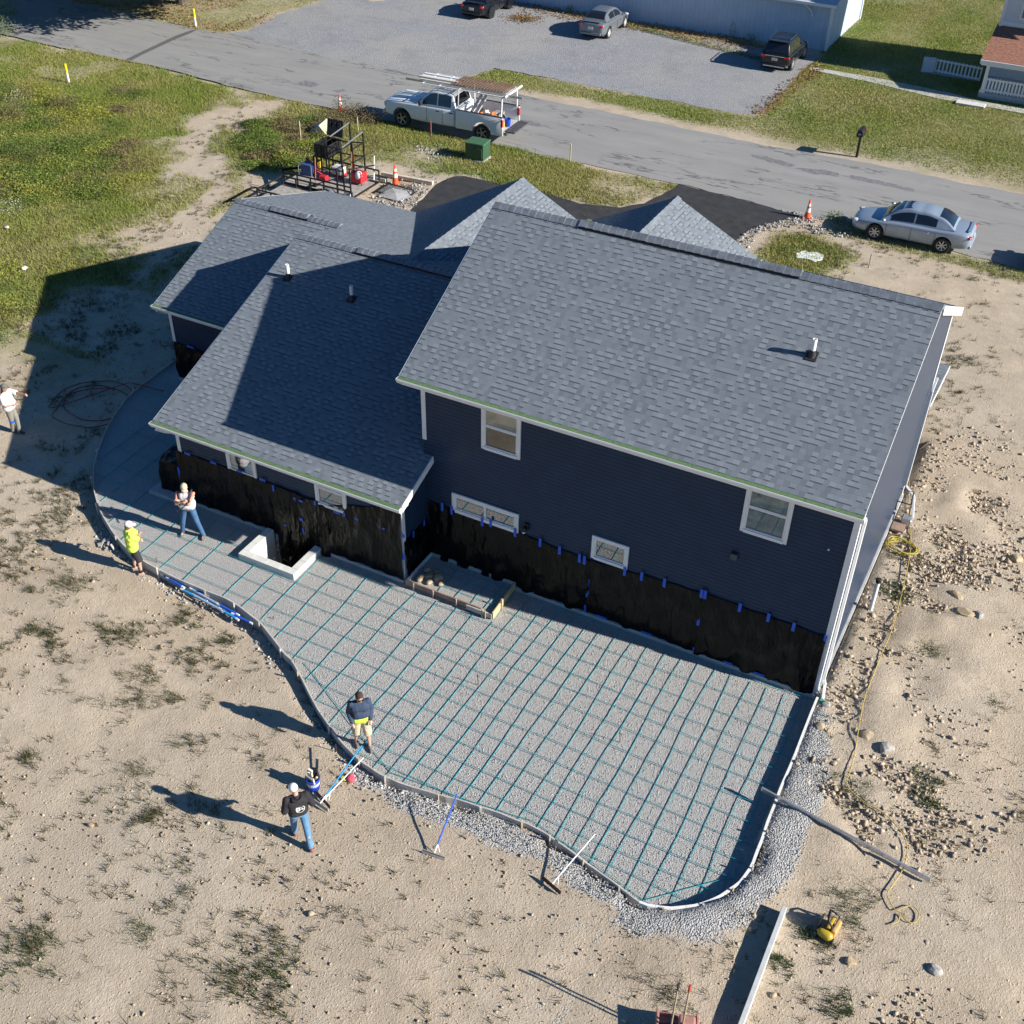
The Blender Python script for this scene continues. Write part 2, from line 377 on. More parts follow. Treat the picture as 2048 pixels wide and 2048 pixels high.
rub = sst(1.8, .2, np.abs(gx-(-.6+.03*(gy-20))))*sst(15, 17, gy)*sst(34, 30, gy)          # dug rubble along the house
gz += rub*((fbm(gx, gy, .7, 15)-.42)*.35)
gz += .10*np.exp(-(((gx-1.0)/1.0)**2+((gy-24)/2.2)**2))
gz *= np.where(np.abs(gy-52.3) < 4.4, .3, 1)
pd = sdf(PATIO, gx, gy)
gz = np.where(pd > .05, -.35, gz)
inh = (gx > XF) & (gx < XR) & (gy > YM) & (gy < 33)
gz = np.where(inh, -.3, gz)
wl = (gx > WELL[0]-.4) & (gx < WELL[1]+.4) & (gy > WELL[2]-.4) & (gy < YL+.6)
gz = np.where(wl, -1.35, gz)
for POLY in (pxpoly((388,58),(600,4),(1039,-2),(1640,104),(1510,232),(1100,158),(938,158)), ):
    gz = np.where(sdf(POLY, gx, gy) > .2, np.minimum(gz, -.03), gz)
gz = np.where(sdf(DRV0, gx, gy) > .15, np.minimum(gz, -.05), gz)
road_d = np.minimum(gy-48.4, 56.2-gy); gz = np.where(road_d > .4, -.05, gz)
gmask = grass_mask(gx, gy)
bsd = sdf(BERM, gx, gy)+(fbm(gx, gy, .9, 44)-.5)*1.1
grey = sst(-.5, .25, bsd)
for a, b, r in SPILL:
    p = G(a, b); grey = np.maximum(grey, .36*sst(1, .2, np.hypot(gx-p.x, gy-p.y)/r+(fbm(gx, gy, .8, 50)-.5)*1.6))
gz += sst(-.4, .5, sdf(BERM, gx, gy))*.05*(gx > -13)
leaf = np.maximum(sst(-.6, .3, sdf(LEAF, gx, gy)), sst(-.6, .3, sdf(LEAF2, gx, gy)))
leaf = np.maximum(leaf, .4*sst(-1, .4, sdf(GT, gx, gy))*sst(.45, .6, fbm(gx, gy, 3, 61)))
n_, m_ = len(ys), len(xs); ii = np.arange((n_-1)*(m_-1)); r_, c_ = ii//(m_-1), ii % (m_-1); a_ = r_*m_+c_
GF = np.stack([a_, a_+1, a_+m_+1, a_+m_], 1)

def mat_ground():
    m, nt, b = newmat('ground_earth')
    co = coords(nt); at = nt.nodes.new('ShaderNodeVertexColor'); at.layer_name = 'col'
    sp = nt.nodes.new('ShaderNodeSeparateColor'); nt.links.new(at.outputs[0], sp.inputs[0])
    n1 = noise(nt, co, .35, 6, .6); n2 = noise(nt, co, 4, 6, .7); n3 = noise(nt, co, 22, 4, .7)
    dirt = ramp(nt, n1, [(.3, (.425, .345, .255)), (.5, (.515, .425, .32)), (.72, (.575, .48, .37))])
    dirt = mix(nt, ramp(nt, noise(nt, co, 1.1, 6, .65), [(.44, (0, 0, 0)), (.68, (.7, .7, .7))]), dirt, (.39, .32, .24))
    dirt = mix(nt, ramp(nt, noise(nt, co, .18, 4, .6), [(.48, (0, 0, 0)), (.7, (.6, .6, .6))]), dirt, (.45, .40, .325))
    dirt = mix(nt, ramp(nt, n2, [(.42, (0, 0, 0)), (.75, (.55, .55, .55))]), dirt, (.35, .285, .205))
    dirt = mix(nt, ramp(nt, n3, [(.5, (0, 0, 0)), (.8, (.5, .5, .5))]), dirt, (.30, .245, .175))
    # gravelly pebbles of two sizes
    pd1 = voro(nt, co, 14); pc1 = voro(nt, co, 14, out=1); pb1 = nt.nodes.new('ShaderNodeSeparateColor'); nt.links.new(pc1, pb1.inputs[0])
    peb = mth(nt, 'MULTIPLY', mth(nt, 'LESS_THAN', pd1, .3), mth(nt, 'GREATER_THAN', pb1.outputs[0], .6))
    pd2 = voro(nt, co, 34); pc2 = voro(nt, co, 34, out=1); pb2 = nt.nodes.new('ShaderNodeSeparateColor'); nt.links.new(pc2, pb2.inputs[0])
    peb2 = mth(nt, 'MULTIPLY', mth(nt, 'LESS_THAN', pd2, .35), mth(nt, 'GREATER_THAN', pb2.outputs[0], .5))
    dirt = mix(nt, mth(nt, 'MULTIPLY', peb, .5), dirt, (.52, .44, .34)); dirt = mix(nt, mth(nt, 'MULTIPLY', peb2, .45), dirt, (.44, .37, .28))
    soil = ramp(nt, n2, [(.3, (.115, .15, .034)), (.6, (.165, .18, .05)), (.8, (.24, .215, .09))])
    gfac = mth(nt, 'MULTIPLY', sp.outputs[0], ramp(nt, noise(nt, co, 3, 5), [(.25, (.55, .55, .55)), (.6, (1, 1, 1))]))
    base = mix(nt, gfac, dirt, soil)
    lf = ramp(nt, n3, [(.3, (.19, .13, .06)), (.55, (.27, .19, .085)), (.75, (.22, .19, .075))])
    base = mix(nt, mth(nt, 'MULTIPLY', sp.outputs[2], .8), base, lf)
    gc = voro(nt, co, 26, out=1); gb = nt.nodes.new('ShaderNodeSeparateColor'); nt.links.new(gc, gb.inputs[0])
    grv = ramp(nt, gb.outputs[0], [(0, (.33, .325, .315)), (.5, (.42, .415, .40)), (1, (.53, .52, .50))])
    gn = noise(nt, co, 5, 4, .7)
    gf = ramp(nt, mth(nt, 'ADD', sp.outputs[1], mth(nt, 'MULTIPLY', mth(nt, 'SUBTRACT', gn, .5), .9)), [(.35, (0, 0, 0)), (.62, (1, 1, 1))])
    base = mix(nt, gf, base, grv)
    nt.links.new(base, b.inputs['Base Color']); b.inputs['Roughness'].default_value = .95; b.inputs['Specular IOR Level'].default_value = .15
    h = mth(nt, 'ADD', mth(nt, 'MULTIPLY', n2, .45), mth(nt, 'MULTIPLY', n3, .5))
    h = mth(nt, 'ADD', h, mth(nt, 'MULTIPLY', mth(nt, 'MULTIPLY', peb, mth(nt, 'SUBTRACT', .3, pd1)), 1.1))
    h = mth(nt, 'ADD', h, mth(nt, 'MULTIPLY', mth(nt, 'MULTIPLY', peb2, mth(nt, 'SUBTRACT', .35, pd2)), .6))
    gd = voro(nt, co, 26); h = mth(nt, 'ADD', h, mth(nt, 'MULTIPLY', gf, mth(nt, 'SUBTRACT', .6, gd)))
    bump(nt, b, h, 1., .045)
    return m
ground = fromnp('ground', np.stack([gx, gy, gz], 1), GF, [mat_ground()], col=np.stack([gmask, grey, leaf], 1), smooth=True)
tag(ground, kind='structure')

# ---- paved sheets
def mat_road():
    m, nt, b = newmat('road_asphalt'); co = coords(nt)
    st = N(nt, 'ShaderNodeVectorMath', _operation='MULTIPLY'); nt.links.new(co, st.inputs[0]); st.inputs[1].default_value = (.12, .9, 1)
    n1 = noise(nt, st.outputs[0], 1.3, 6, .65); n2 = noise(nt, co, 60, 3); n3 = noise(nt, co, .6, 5)
    base = ramp(nt, n1, [(.3, (.235, .232, .225)), (.55, (.275, .271, .262)), (.75, (.31, .304, .292))])
    base = mix(nt, ramp(nt, n3, [(.4, (0, 0, 0)), (.75, (.35, .35, .35))]), base, (.33, .315, .29))
    base = mix(nt, ramp(nt, n2, [(.45, (0, 0, 0)), (.7, (.35, .35, .35))]), base, (.17, .17, .168))
    # tar-sealed cracks wandering along the road
    w = N(nt, 'ShaderNodeVectorMath', _operation='MULTIPLY'); nt.links.new(co, w.inputs[0]); w.inputs[1].default_value = (.22, 1, 1)
    cr = noise(nt, w.outputs[0], .55, 5, .6); ln = mth(nt, 'LESS_THAN', mth(nt, 'ABSOLUTE', mth(nt, 'SUBTRACT', cr, .5)), .009)
    pt = ramp(nt, noise(nt, co, .35, 2), [(.44, (0, 0, 0)), (.56, (.8, .8, .8))])
    base = mix(nt, mth(nt, 'MULTIPLY', ln, pt), base, (.11, .11, .115))
    blot = ramp(nt, noise(nt, st.outputs[0], 2.4, 4, .6), [(.66, (0, 0, 0)), (.72, (.55, .55, .55))]); base = mix(nt, blot, base, (.15, .15, .152))
    nt.links.new(base, b.inputs['Base Color']); b.inputs['Roughness'].default_value = .9; b.inputs['Specular IOR Level'].default_value = .2
    bump(nt, b, n2, .5, .008); return m
def jit(pts, step=.5, amp=.12, seed=0, closed=True):
    out = []; n = len(pts); r = random.Random(seed)
    for i in range(n if closed else n-1):
        a, b = pts[i], pts[(i+1) % n]; L = math.hypot(b[0]-a[0], b[1]-a[1]); k = max(1, min(400, int(L/step)))
        for j in range(k):
            t = j/k; out.append((a[0]+(b[0]-a[0])*t+r.uniform(-amp, amp), a[1]+(b[1]-a[1])*t+r.uniform(-amp, amp)))
    return out
def sheet(name, poly, z, m, label=None):
    o = one(m).poly([(p[0], p[1], z) for p in poly]).build(name, fix=False)
    me = o.data; bm = bmesh.new(); bm.from_mesh(me); bmesh.ops.triangulate(bm, faces=bm.faces)
    for f in bm.faces:
        if f.normal.z < 0: f.normal_flip()
    bm.to_mesh(me); bm.free(); return tag(o, kind='structure')
near = [(-300, 50.6), (-75, 50.0)]+pxpoly((0,68),(90,89),(232,117),(326,137),(453,171),(565,197.5),(663,217.5),(860,262),(1099,313.5),(1375,372.5),(1500,404),(1604,435),(1674,444.5),(1790,475.5),(1906,504.5),(2048,539.5))+[(30, 47.0), (300, 46)]
far = [(300, 55), (30, 55.2)]+pxpoly((2048,389),(1929,368),(1819,343),(1713,322),(1601,304),(1500,285),(1202,222),(1048,192),(938,166),(700,122),(616,104),(471,69.5),(388,58),(349,48),(259,30),(145,3))+[(-75, 57.8), (-300, 60)]
sheet('road', jit(near, .6, .09, 1, False)+jit(far, .6, .09, 2, False), .022, mat_road())
mg = plain('patch_asphalt', (.10, .098, .095), .85, var=.35, scale=20, bmp=.006, bscale=90)
sheet('road_patch', pxpoly((250,120.5),(290,101),(322,86),(352,72),(383,61),(394,60.5),(384,66),(345,82),(313,97),(285,110),(264,121.5)), .027, mg)
for k, px in enumerate(([(1500,310),(1530,313),(1560,322),(1590,330),(1580,334),(1550,328),(1515,318)], [(1590,337),(1640,340),(1680,347),(1676,354),(1620,348)], [(1700,350),(1760,362),(1830,380),(1826,384),(1760,370),(1705,358)], [(590,170),(612,161),(640,170),(625,175)], [(665,182),(690,178),(695,183),(672,186)], [(1000,236),(1060,243),(1100,255),(1060,252)])):
    sheet('tar_patch', jit(pxpoly(*px), .25, .07, 40+k), .0262, plain('tar', (.17, .17, .172), .8, var=.3, scale=5))
LOT = [(x, y) for x, y in pxpoly((388,59),(440,66),(493,62),(560,28),(634,5),(700,-25),(1000,-25),(1039,4),(1171,40),(1290,60),(1380,76),(1466,88),(1540,100),(1640,112),(1606,138),(1575,172),(1545,205),(1510,231),(1483,229),(1369,207),(1246,185),(1092,155),(991,137),(938,154),(930,178),(700,132),(616,113),(471,77),(400,66))]
sheet('parking_lot', jit(LOT, .4, .14, 3), .012, mat_gravel('lot_gravel', [(0, (.19, .195, .205)), (.5, (.28, .285, .30)), (1, (.41, .415, .43))], 17, .028, (.27, .275, .29), ((.36, .34, .31), (.20, .205, .215))))
DRV = DRV0
sheet('driveway', jit(DRV, .5, .05, 4), .026, plain('new_asphalt', (.03, .03, .031), .8, var=.35, scale=2.2, bmp=.006, bscale=120))
conc = plain('old_concrete', (.46, .45, .42), .85, var=.18, scale=2.5, bmp=.004)
sheet('path', pxpoly((1620,134),(1760,158),(1900,187),(1962,203),(2048,219),(2200,250),(2200,262),(2048,228),(1925,206),(1880,199),(1755,168.5),(1618,139.5)), .03, conc)

# ---- patio base
gravel = mat_gravel('patio_gravel', [(0, (.28, .275, .265)), (.5, (.365, .358, .345)), (1, (.48, .472, .455))], 34, .014, (.365, .357, .345))
sheet('patio_base', PATIO, 0., gravel)
# ================================================================== HOUSE
white = plain('white_trim', (.78, .78, .77), .45, var=.04)
alum_w = plain('white_aluminium', (.80, .80, .80), .35, var=.03)
siding = mat_siding('navy_siding', (.021, .042, .084))
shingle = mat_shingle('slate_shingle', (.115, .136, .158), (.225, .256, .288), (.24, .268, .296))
capm = plain('ridge_shingle', (.15, .17, .20), .85, var=.3, scale=5, bmp=.004)
dark = plain('black_gap', (.012, .012, .014), .8)
guard = plain('leaf_guard', (.10, .17, .07), .6, var=.2, scale=12)
fndm = plain('foundation_concrete', (.42, .42, .41), .85, var=.15, scale=3, bmp=.004)
house = thing('house', (-8, 24.5, 0), 'navy blue house with grey shingle roofs, white trim and black plastic along its base', 'house')
HP = {'parent': house}
def hpart(mb, name, par=None, **k):
    o = mb.build(name, **k); par = par or house
    o.parent = par; o.matrix_parent_inverse = Matrix.Translation(-house.location) if par is house else Matrix()
    return o
def part_of(o, name, mb, **k):                                   # sub-part of a house part (same local frame)
    c = mb.build(name, **k); c.parent = o; return c

Z0, ZE = -.3, 5.72
wm = one(siding)
def gable_wall(mb, x, y0, y1, z0, zy, xt=.12, ridge=None):       # wall slab in the YZ plane
    pts = [(y0, z0), (y1, z0), (y1, zy(y1))]+([(ridge, zy(ridge))] if ridge else [])+[(y0, zy(y0))]
    k = len(pts); vs = [(x, a, b) for a, b in pts]+[(x-xt, a, b) for a, b in pts]
    mb.add(vs, [tuple(range(k)), tuple(range(k, 2*k))[::-1]]+[(i, (i+1) % k, k+(i+1) % k, k+i) for i in range(k)])
mz = lambda y: (8.47-.54*abs(y-24.95) if y < 24.95 else 8.47-.47*(y-24.95))-.06
w = one(siding); w.box(((XR+XM)/2, YM+.06, (5.75+Z0)/2), (XR-XM, .12, 5.75-Z0)); hpart(w, 'wall')
w = one(siding); gable_wall(w, XR, YM+.121, 29.5, Z0, mz, ridge=24.95); hpart(w, 'wall')
w = one(siding); gable_wall(w, XM+.12, YM+.121, 29.5, Z0, mz, ridge=24.95); hpart(w, 'wall')
w = one(siding); w.box(((XR+XM)/2, 29.56, 3), (XR-XM, .12, 6.6)); hpart(w, 'wall')
lz = lambda y: (5.52-.375*(26-y) if y < 26 else 5.52-.3*(y-26))-.06
w = one(siding); w.box(((XL+XM)/2, YL+.06, (2.92+Z0)/2-.1), (XM-XL, .12, 3.0-Z0-.05)); hpart(w, 'wall')
w = one(siding); gable_wall(w, XM, YL+.121, YM-.002, Z0, lz); hpart(w, 'wall')
w = one(siding); gable_wall(w, XL+.12, YL+.121, 33.2, Z0, lz, ridge=26); hpart(w, 'wall')
fz = lambda y: (4.74-.404*(28.6-y) if y < 28.6 else 4.74-.3*(y-28.6))-.06
w = one(siding); w.box(((XF+XL)/2, YF+.06, (2.95+Z0)/2), (XL-XF-.002, .12, 2.95-Z0)); hpart(w, 'wall')
w = one(siding); gable_wall(w, XF+.12, YF+.121, 33.2, Z0, fz, ridge=28.6); hpart(w, 'wall')
w = one(siding); w.box((-21.5, 33.26, 1.4), (7, .12, 3.4)); w.box((-16.95, 33.1, 1.4), (8, .12, 3.4)); w.poly([(-21, 33.17, 3.1), (-12.9, 33.17, 3.1), (-16.95, 33.17, 5.2)]); hpart(w, 'wall')
w = one(siding); w.box((-11.74, 34.1, 1.8), (5.6, .12, 4.2)); w.poly([(-14.5, 34.17, 3.9), (-9, 34.17, 3.9), (-11.74, 34.17, 5.3)]); w.box((-9.0, 31.9, 1.8), (.12, 4.3, 4.2)); w.box((-14.5, 33.3, 1.8), (.12, 1.6, 4.2)); hpart(w, 'wall')

def roof(pts, eave, up, name='roof', th=.07, m=shingle):          # sloped slab with metre UVs along eave / up-slope
    pts = [Vector(p) for p in pts]; e = Vector(eave).normalized(); n = (pts[1]-pts[0]).cross(pts[2]-pts[1]).normalized()
    if n.z < 0: pts.reverse(); n = -n
    u = Vector(up).normalized(); k = len(pts)
    mb = MB().mat(m); mb.poly(pts); mb.mat(white); mb.poly([p-n*th for p in pts][::-1])
    mb.mat(white)
    for i in range(k): j = (i+1) % k; mb.poly([pts[i], pts[i]-n*th, pts[j]-n*th, pts[j]])
    o = mb.build(name, fix=False); ul = o.data.uv_layers.new(name='UVMap')
    for li, l in enumerate(o.data.loops):
        p = o.data.vertices[l.vertex_index].co; ul.data[li].uv = (p.dot(e), p.dot(u))
    o.parent = house; o.matrix_parent_inverse = Matrix.Translation(-house.location); return o
def up_of(slope): return Vector((0, 1, slope))
zr = lambda y: 8.47-.54*(24.95-y)
zf = lambda y: 8.47-.47*(y-24.95)
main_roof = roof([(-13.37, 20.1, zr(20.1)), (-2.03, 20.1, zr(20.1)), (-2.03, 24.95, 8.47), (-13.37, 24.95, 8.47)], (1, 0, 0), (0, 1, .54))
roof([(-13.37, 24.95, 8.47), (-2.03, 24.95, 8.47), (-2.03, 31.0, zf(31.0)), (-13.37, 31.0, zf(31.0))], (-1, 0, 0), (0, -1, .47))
zl = lambda y: 5.52-.375*(26-y)
zlf = lambda y: 5.52-.3*(y-26)
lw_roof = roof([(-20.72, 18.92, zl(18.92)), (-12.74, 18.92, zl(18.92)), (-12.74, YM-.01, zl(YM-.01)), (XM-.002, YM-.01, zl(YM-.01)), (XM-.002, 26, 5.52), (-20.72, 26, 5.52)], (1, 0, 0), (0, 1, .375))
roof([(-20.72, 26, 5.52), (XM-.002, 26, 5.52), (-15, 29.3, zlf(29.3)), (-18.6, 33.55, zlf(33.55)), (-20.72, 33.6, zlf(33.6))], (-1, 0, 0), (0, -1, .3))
zfr = lambda y: 4.74-.404*(28.6-y)
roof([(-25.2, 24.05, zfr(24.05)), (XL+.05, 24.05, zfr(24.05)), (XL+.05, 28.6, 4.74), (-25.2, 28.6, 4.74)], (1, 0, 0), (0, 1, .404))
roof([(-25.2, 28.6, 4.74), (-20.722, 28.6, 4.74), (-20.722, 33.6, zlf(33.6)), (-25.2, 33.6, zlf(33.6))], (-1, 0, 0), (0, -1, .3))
def gable(xa, zt, y0, y1, w, sl):
    ze = zt-sl*w
    roof([(xa-w, y0, ze), (xa, y0, zt), (xa, y1, zt), (xa-w, y1, ze)], (0, 1, 0), (1, 0, sl))
    roof([(xa+w, y0, ze), (xa, y0, zt), (xa, y1, zt), (xa+w, y1, ze)], (0, -1, 0), (-1, 0, sl))
    c = one(capm); n = int((y1-y0)/.16)
    for i in range(n):
        y = y0+(i+.5)*(y1-y0)/n; t = .012+.012*(i % 2)
        for s in (-1, 1): c.beam((xa, y-.1, zt+t+.006), (xa, y+.1, zt+t), .004, .004)
        c.add([(xa-.15, y-.09, zt-.15*sl+t), (xa, y-.09, zt+t+.012), (xa+.15, y-.09, zt-.15*sl+t), (xa-.15, y+.09, zt-.15*sl+t+.014), (xa, y+.09, zt+t+.026), (xa+.15, y+.09, zt-.15*sl+t+.014)], [(0, 1, 4, 3), (1, 2, 5, 4), (0, 3, 5, 2)])
    hpart(c, 'ridge_cap', fix=False)
    for s in (-1, 1):
        g = hpart(one(alum_w).box((xa+s*(w+.05), (y0+y1)/2+1.2, ze-.05), (.11, y1-y0-2.4, .12)), 'gutter')
        part_of(g, 'leaf_guard', one(guard).box((xa+s*(w+.04), (y0+y1)/2+1.2, ze+.03), (.16, y1-y0-2.45, .02)))
gable(-16.95, 5.40, 26.0, 33.6, 4.45, .5)
gable(-11.74, 5.50, 27.0, 34.5, 3.0, .49)

def ridge_caps(x0, x1, y, z, sf, sb, vents):                         # lapped cap shingles with a raised vent stretch
    c = one(capm); n = int((x1-x0)/.2)
    for i in range(n):
        x = x0+(i+.5)*(x1-x0)/n; lift = .055 if any(a < x < b for a, b in vents) else .012
        jit_ = rnd.uniform(0, .006); a, d = .105, .016
        P = lambda xx, h: [(xx, y-.17, z-.17*sf+h), (xx, y, z+h+.02), (xx, y+.17, z-.17*sb+h)]
        q = P(x-a, lift+jit_)+P(x+a, lift+jit_+d)
        c.add(q, [(0, 3, 4, 1), (1, 4, 5, 2), (0, 1, 2), (3, 5, 4), (0, 2, 5, 3)])
    o = hpart(c, 'ridge_cap')
    for a, b in vents:
        v = one(dark).box(((a+b)/2, y-.15, z-.15*sf+.022), (b-a, .05, .05)); v.box(((a+b)/2, y+.15, z-.15*sb+.022), (b-a, .05, .05)); part_of(o, 'ridge_vent', v)
ridge_caps(-13.37, -2.03, 24.95, 8.47, .54, .47, [(-10.9, -5.3)])
ridge_caps(-20.72, -13.05, 26, 5.52, .375, .3, [(-18.6, -14.6)])
ridge_caps(-25.2, -21.0, 28.6, 4.74, .404, .3, [(-23.7, -22.2)])

def eave(x0, x1, y, z, rz=0.):                                      # K-style gutter with green leaf guard and fascia behind
    pr = [(-.13, .06), (-.14, .03), (-.085, -.075), (-.005, -.075), (-.005, .06)]
    g = one(alum_w); k = len(pr); vs = [(x, y+a, z+b-.075) for x in (x0, x1) for a, b in pr]
    g.add(vs, [tuple(range(k))[::-1], tuple(range(k, 2*k))]+[(i, (i+1) % k, k+(i+1) % k, k+i) for i in range(k)])
    o = hpart(g, 'gutter')
    s = one(guard); n = int((x1-x0-.06)/.62)
    for i in range(n):
        xx = x0+.03+(i+.5)*(x1-x0-.06)/n; s.beam((xx-(x1-x0-.06)/n/2+.004, y-.055, z-.012), (xx+(x1-x0-.06)/n/2-.004, y-.055, z-.012+rnd.uniform(-.004, .004)), .125, .012)
    part_of(o, 'leaf_guard', s)
eave(-13.40, -2.0, 20.1, zr(20.1)); eave(-20.77, -12.70, 18.92, zl(18.92)); eave(-25.25, XL-.02, 24.05, zfr(24.05))
for x0, x1, y0, y1, z in ((-13.35, -2.05, 20.12, YM, 5.62), (-20.70, -12.76, 18.94, YL, 2.68), (-25.18, XL-.02, 24.07, YF, 2.74)): hpart(one(white).box(((x0+x1)/2, (y0+y1)/2, z), (x1-x0, y1-y0-.004, .02)), 'soffit')
def rake(p0, p1, x, h=.19, t=.03):
    b = one(white); a, c = Vector((x, *p0)), Vector((x, *p1)); z = Vector((0, 0, h)); e = Vector((t, 0, 0))
    b.add([a, c, c-z, a-z, a+e, c+e, c-z+e, a-z+e], [(0, 1, 2, 3), (7, 6, 5, 4), (0, 4, 5, 1), (1, 5, 6, 2), (2, 6, 7, 3), (3, 7, 4, 0)]); hpart(b, 'rake_board')
rake((18.94, zl(18.94)+.005), (YM-.02, zl(YM-.02)+.005), -12.735)
rake((25.05, zf(25.05)+.01), (31.0, zf(31.0)+.01), -2.028, .24)
rake((20.12, zr(20.12)-.01), (24.9, 8.43), -13.402); rake((18.94, zl(18.94)-.01), (26, 5.5), -20.752); rake((24.07, zfr(24.07)-.01), (28.6, 4.72), -25.232)
rake((28.6, 4.74), (33.6, zlf(33.6)), -25.232); rake((26, 5.5), (28.5, zlf(28.5)-.01), -20.754)

def corner(x, y, z0, z1, sx, sy, t=.022, w=.12):                      # L-shaped white corner board; sx, sy point outwards
    b = one(white); b.box((x-sx*(w/2-t), y+sy*t/2, (z0+z1)/2), (w, t, z1-z0)); b.box((x+sx*t/2, y-sy*w/2, (z0+z1)/2), (t, w, z1-z0)); hpart(b, 'corner_trim', bevel=.004)
corner(XR, YM, .12, 5.62, 1, -1, w=.14); corner(XM, YM, 3.9, 5.62, -1, -1); corner(XM, YL, .1, 2.66, 1, -1, w=.13); corner(XL, YL, .1, 2.66, -1, -1); corner(XF, YF, .1, 2.72, -1, -1); corner(XR, 29.5, .1, 6.25, 1, 1, w=.16)

def spout(pts, lab=None):
    d = one(alum_w)
    for a, b in zip(pts, pts[1:]): d.beam(a, b, .085, .065, up=(1, 0, 0))
    return hpart(d, 'downspout', bevel=.006)
sp_ = spout([(XR+.08, 20.42, 5.55), (XR+.08, 20.66, 5.3), (XR+.08, 20.66, .5), (XR+.14, 20.6, .38), (XR+.2, 20.3, .2)])
part_of(sp_, 'drain_adapter', one(plain('drain_green', (.03, .33, .2), .5)).lathe([(.06, 0), (.06, .16), (.05, .17)], (XR+.2, 20.22, .08), 10))
spout([(XR+.1, 29.1, 4.4), (XR+.08, 28.9, 4.1), (XR+.08, 28.9, .9), (XR+.4, 28.7, .75), (XR+.55, 28.3, .3)])
spout([(-20.62, 18.86, 2.66), (-20.52, 19.05, 2.5), (-20.4, 19.22, 2.42)]); spout([(-25.1, 24.0, 2.72), (-25.08, 24.2, 2.58), (-25.02, 24.35, 2.5)])
# foundation ledge at the foot of the walls
for c_, d_ in ((((XR+XM)/2, YM-.05, -.1), (XR-XM+.02, .1, .42)), (((XM+WELL[1])/2+.02, YL-.05, -.1), (XM-WELL[1], .1, .42)), (((XL+WELL[0])/2, YL-.05, -.1), (WELL[0]-XL, .1, .42)), (((WELL[0]+WELL[1])/2, YL-.02, -.65), (WELL[1]-WELL[0]-.01, .04, 1.3)), (((XF+XL)/2, YF-.05, -.1), (XL-XF, .1, .42)), ((XR+.03, 25, -.1), (.06, 9, .62)), ((XM+.05, (YM+YL)/2, -.1), (.1, YM-YL-.1, .42))): hpart(one(fndm).box(c_, d_), 'foundation')

# ---- windows, seated on the wall face
def mat_glass(name, c1, c2, scale, gloss=.35):
    m, nt, b = newmat(name); co = coords(nt)
    nt.links.new(ramp(nt, noise(nt, co, scale, 4, .6), [(.35, c1), (.65, c2)]), b.inputs['Base Color'])
    b.inputs['Roughness'].default_value = .03; b.inputs['Specular IOR Level'].default_value = 1.; b.inputs['Coat Weight'].default_value = gloss; b.inputs['Coat Roughness'].default_value = .01
    b.inputs['IOR'].default_value = 2.1 if gloss > .5 else 1.5
    return m
g_tan = mat_glass('glass_blind', (.30, .28, .21), (.38, .36, .28), 2.5); g_olive = mat_glass('glass_olive', (.05, .05, .03), (.12, .11, .07), 1.5)
g_teal = mat_glass('glass_wrapped', (.05, .085, .10), (.13, .19, .20), 4); g_dk = mat_glass('glass_dark', (.03, .032, .034), (.055, .055, .055), 3, 1.)
def window(x0, x1, z0, z1, y, panes, fw=.085, bottom=True):           # panes: list of (xa,xb,za,zb,mat) in 0..1 of the clear opening
    f = one(white); t = .05
    f.box(((x0+x1)/2, y-t/2, z1-fw/2), (x1-x0, t, fw)); f.box((x0+fw/2, y-t/2, (z0+z1-fw)/2), (fw, t, z1-z0-fw)); f.box((x1-fw/2, y-t/2, (z0+z1-fw)/2), (fw, t, z1-z0-fw))
    if bottom: f.box(((x0+x1)/2, y-t/2-.01, z0+fw/2), (x1-x0-2*fw, t+.02, fw))
    o = hpart(f, 'window', bevel=.005)
    ix0, ix1, iz0, iz1 = x0+fw, x1-fw, z0+(fw if bottom else 0), z1-fw
    for i, (a, b, c, d, m) in enumerate(panes):
        xa, xb, za, zb = ix0+a*(ix1-ix0), ix0+b*(ix1-ix0), iz0+c*(iz1-iz0), iz0+d*(iz1-iz0)
        s = one(white); w_ = .035; yy = y-.016-.008*(i % 2)
        s.box(((xa+xb)/2, yy, za+w_/2), (xb-xa, .03, w_)); s.box(((xa+xb)/2, yy, zb-w_/2), (xb-xa, .03, w_)); s.box((xa+w_/2, yy, (za+zb)/2), (w_, .03, zb-za-2*w_)); s.box((xb-w_/2, yy, (za+zb)/2), (w_, .03, zb-za-2*w_))
        part_of(o, 'sash', s); part_of(o, 'pane', one(m).box(((xa+xb)/2, y-.006, (za+zb)/2), (xb-xa-2*w_+.004, .01, zb-za-2*w_+.004)))
    return o
def wpx(bl, br, tl, tr, y):
    a, b, c, d = onY(*bl, y), onY(*br, y), onY(*tl, y), onY(*tr, y)
    return (a.x+c.x)/2, (b.x+d.x)/2, (a.z+b.z)/2, (c.z+d.z)/2
x0, x1, z0, z1 = wpx((960,896), (1038.6,919), (965,808), (1043,832), YM-.04); window(x0, x1, z0, 5.6, YM, [(0, 1, .5, 1, g_tan), (0, 1, 0, .5, g_olive)])
x0, x1, z0, z1 = wpx((1478.6,1061), (1573,1089.5), (1495,970.6), (1590,999.6), YM-.04); window(x0, x1, z0, 5.6, YM, [(0, 1, .52, 1, g_teal), (0, 1, 0, .52, g_teal)])
x0, x1, z0, z1 = wpx((904,1012), (1036,1062), (903,984.6), (1037.5,1030), YM-.04); window(x0, x1, z0-.12, z1, YM, [(0, .5, 0, 1, g_dk), (.5, 1, 0, 1, g_dk)], fw=.1)
x0, x1, z0, z1 = wpx((1181.5,1117.4), (1254,1140), (1184,1070), (1258,1094.6), YM-.04); window(x0, x1, z0+.02, z1, YM, [(0, 1, 0, 1, g_dk)])
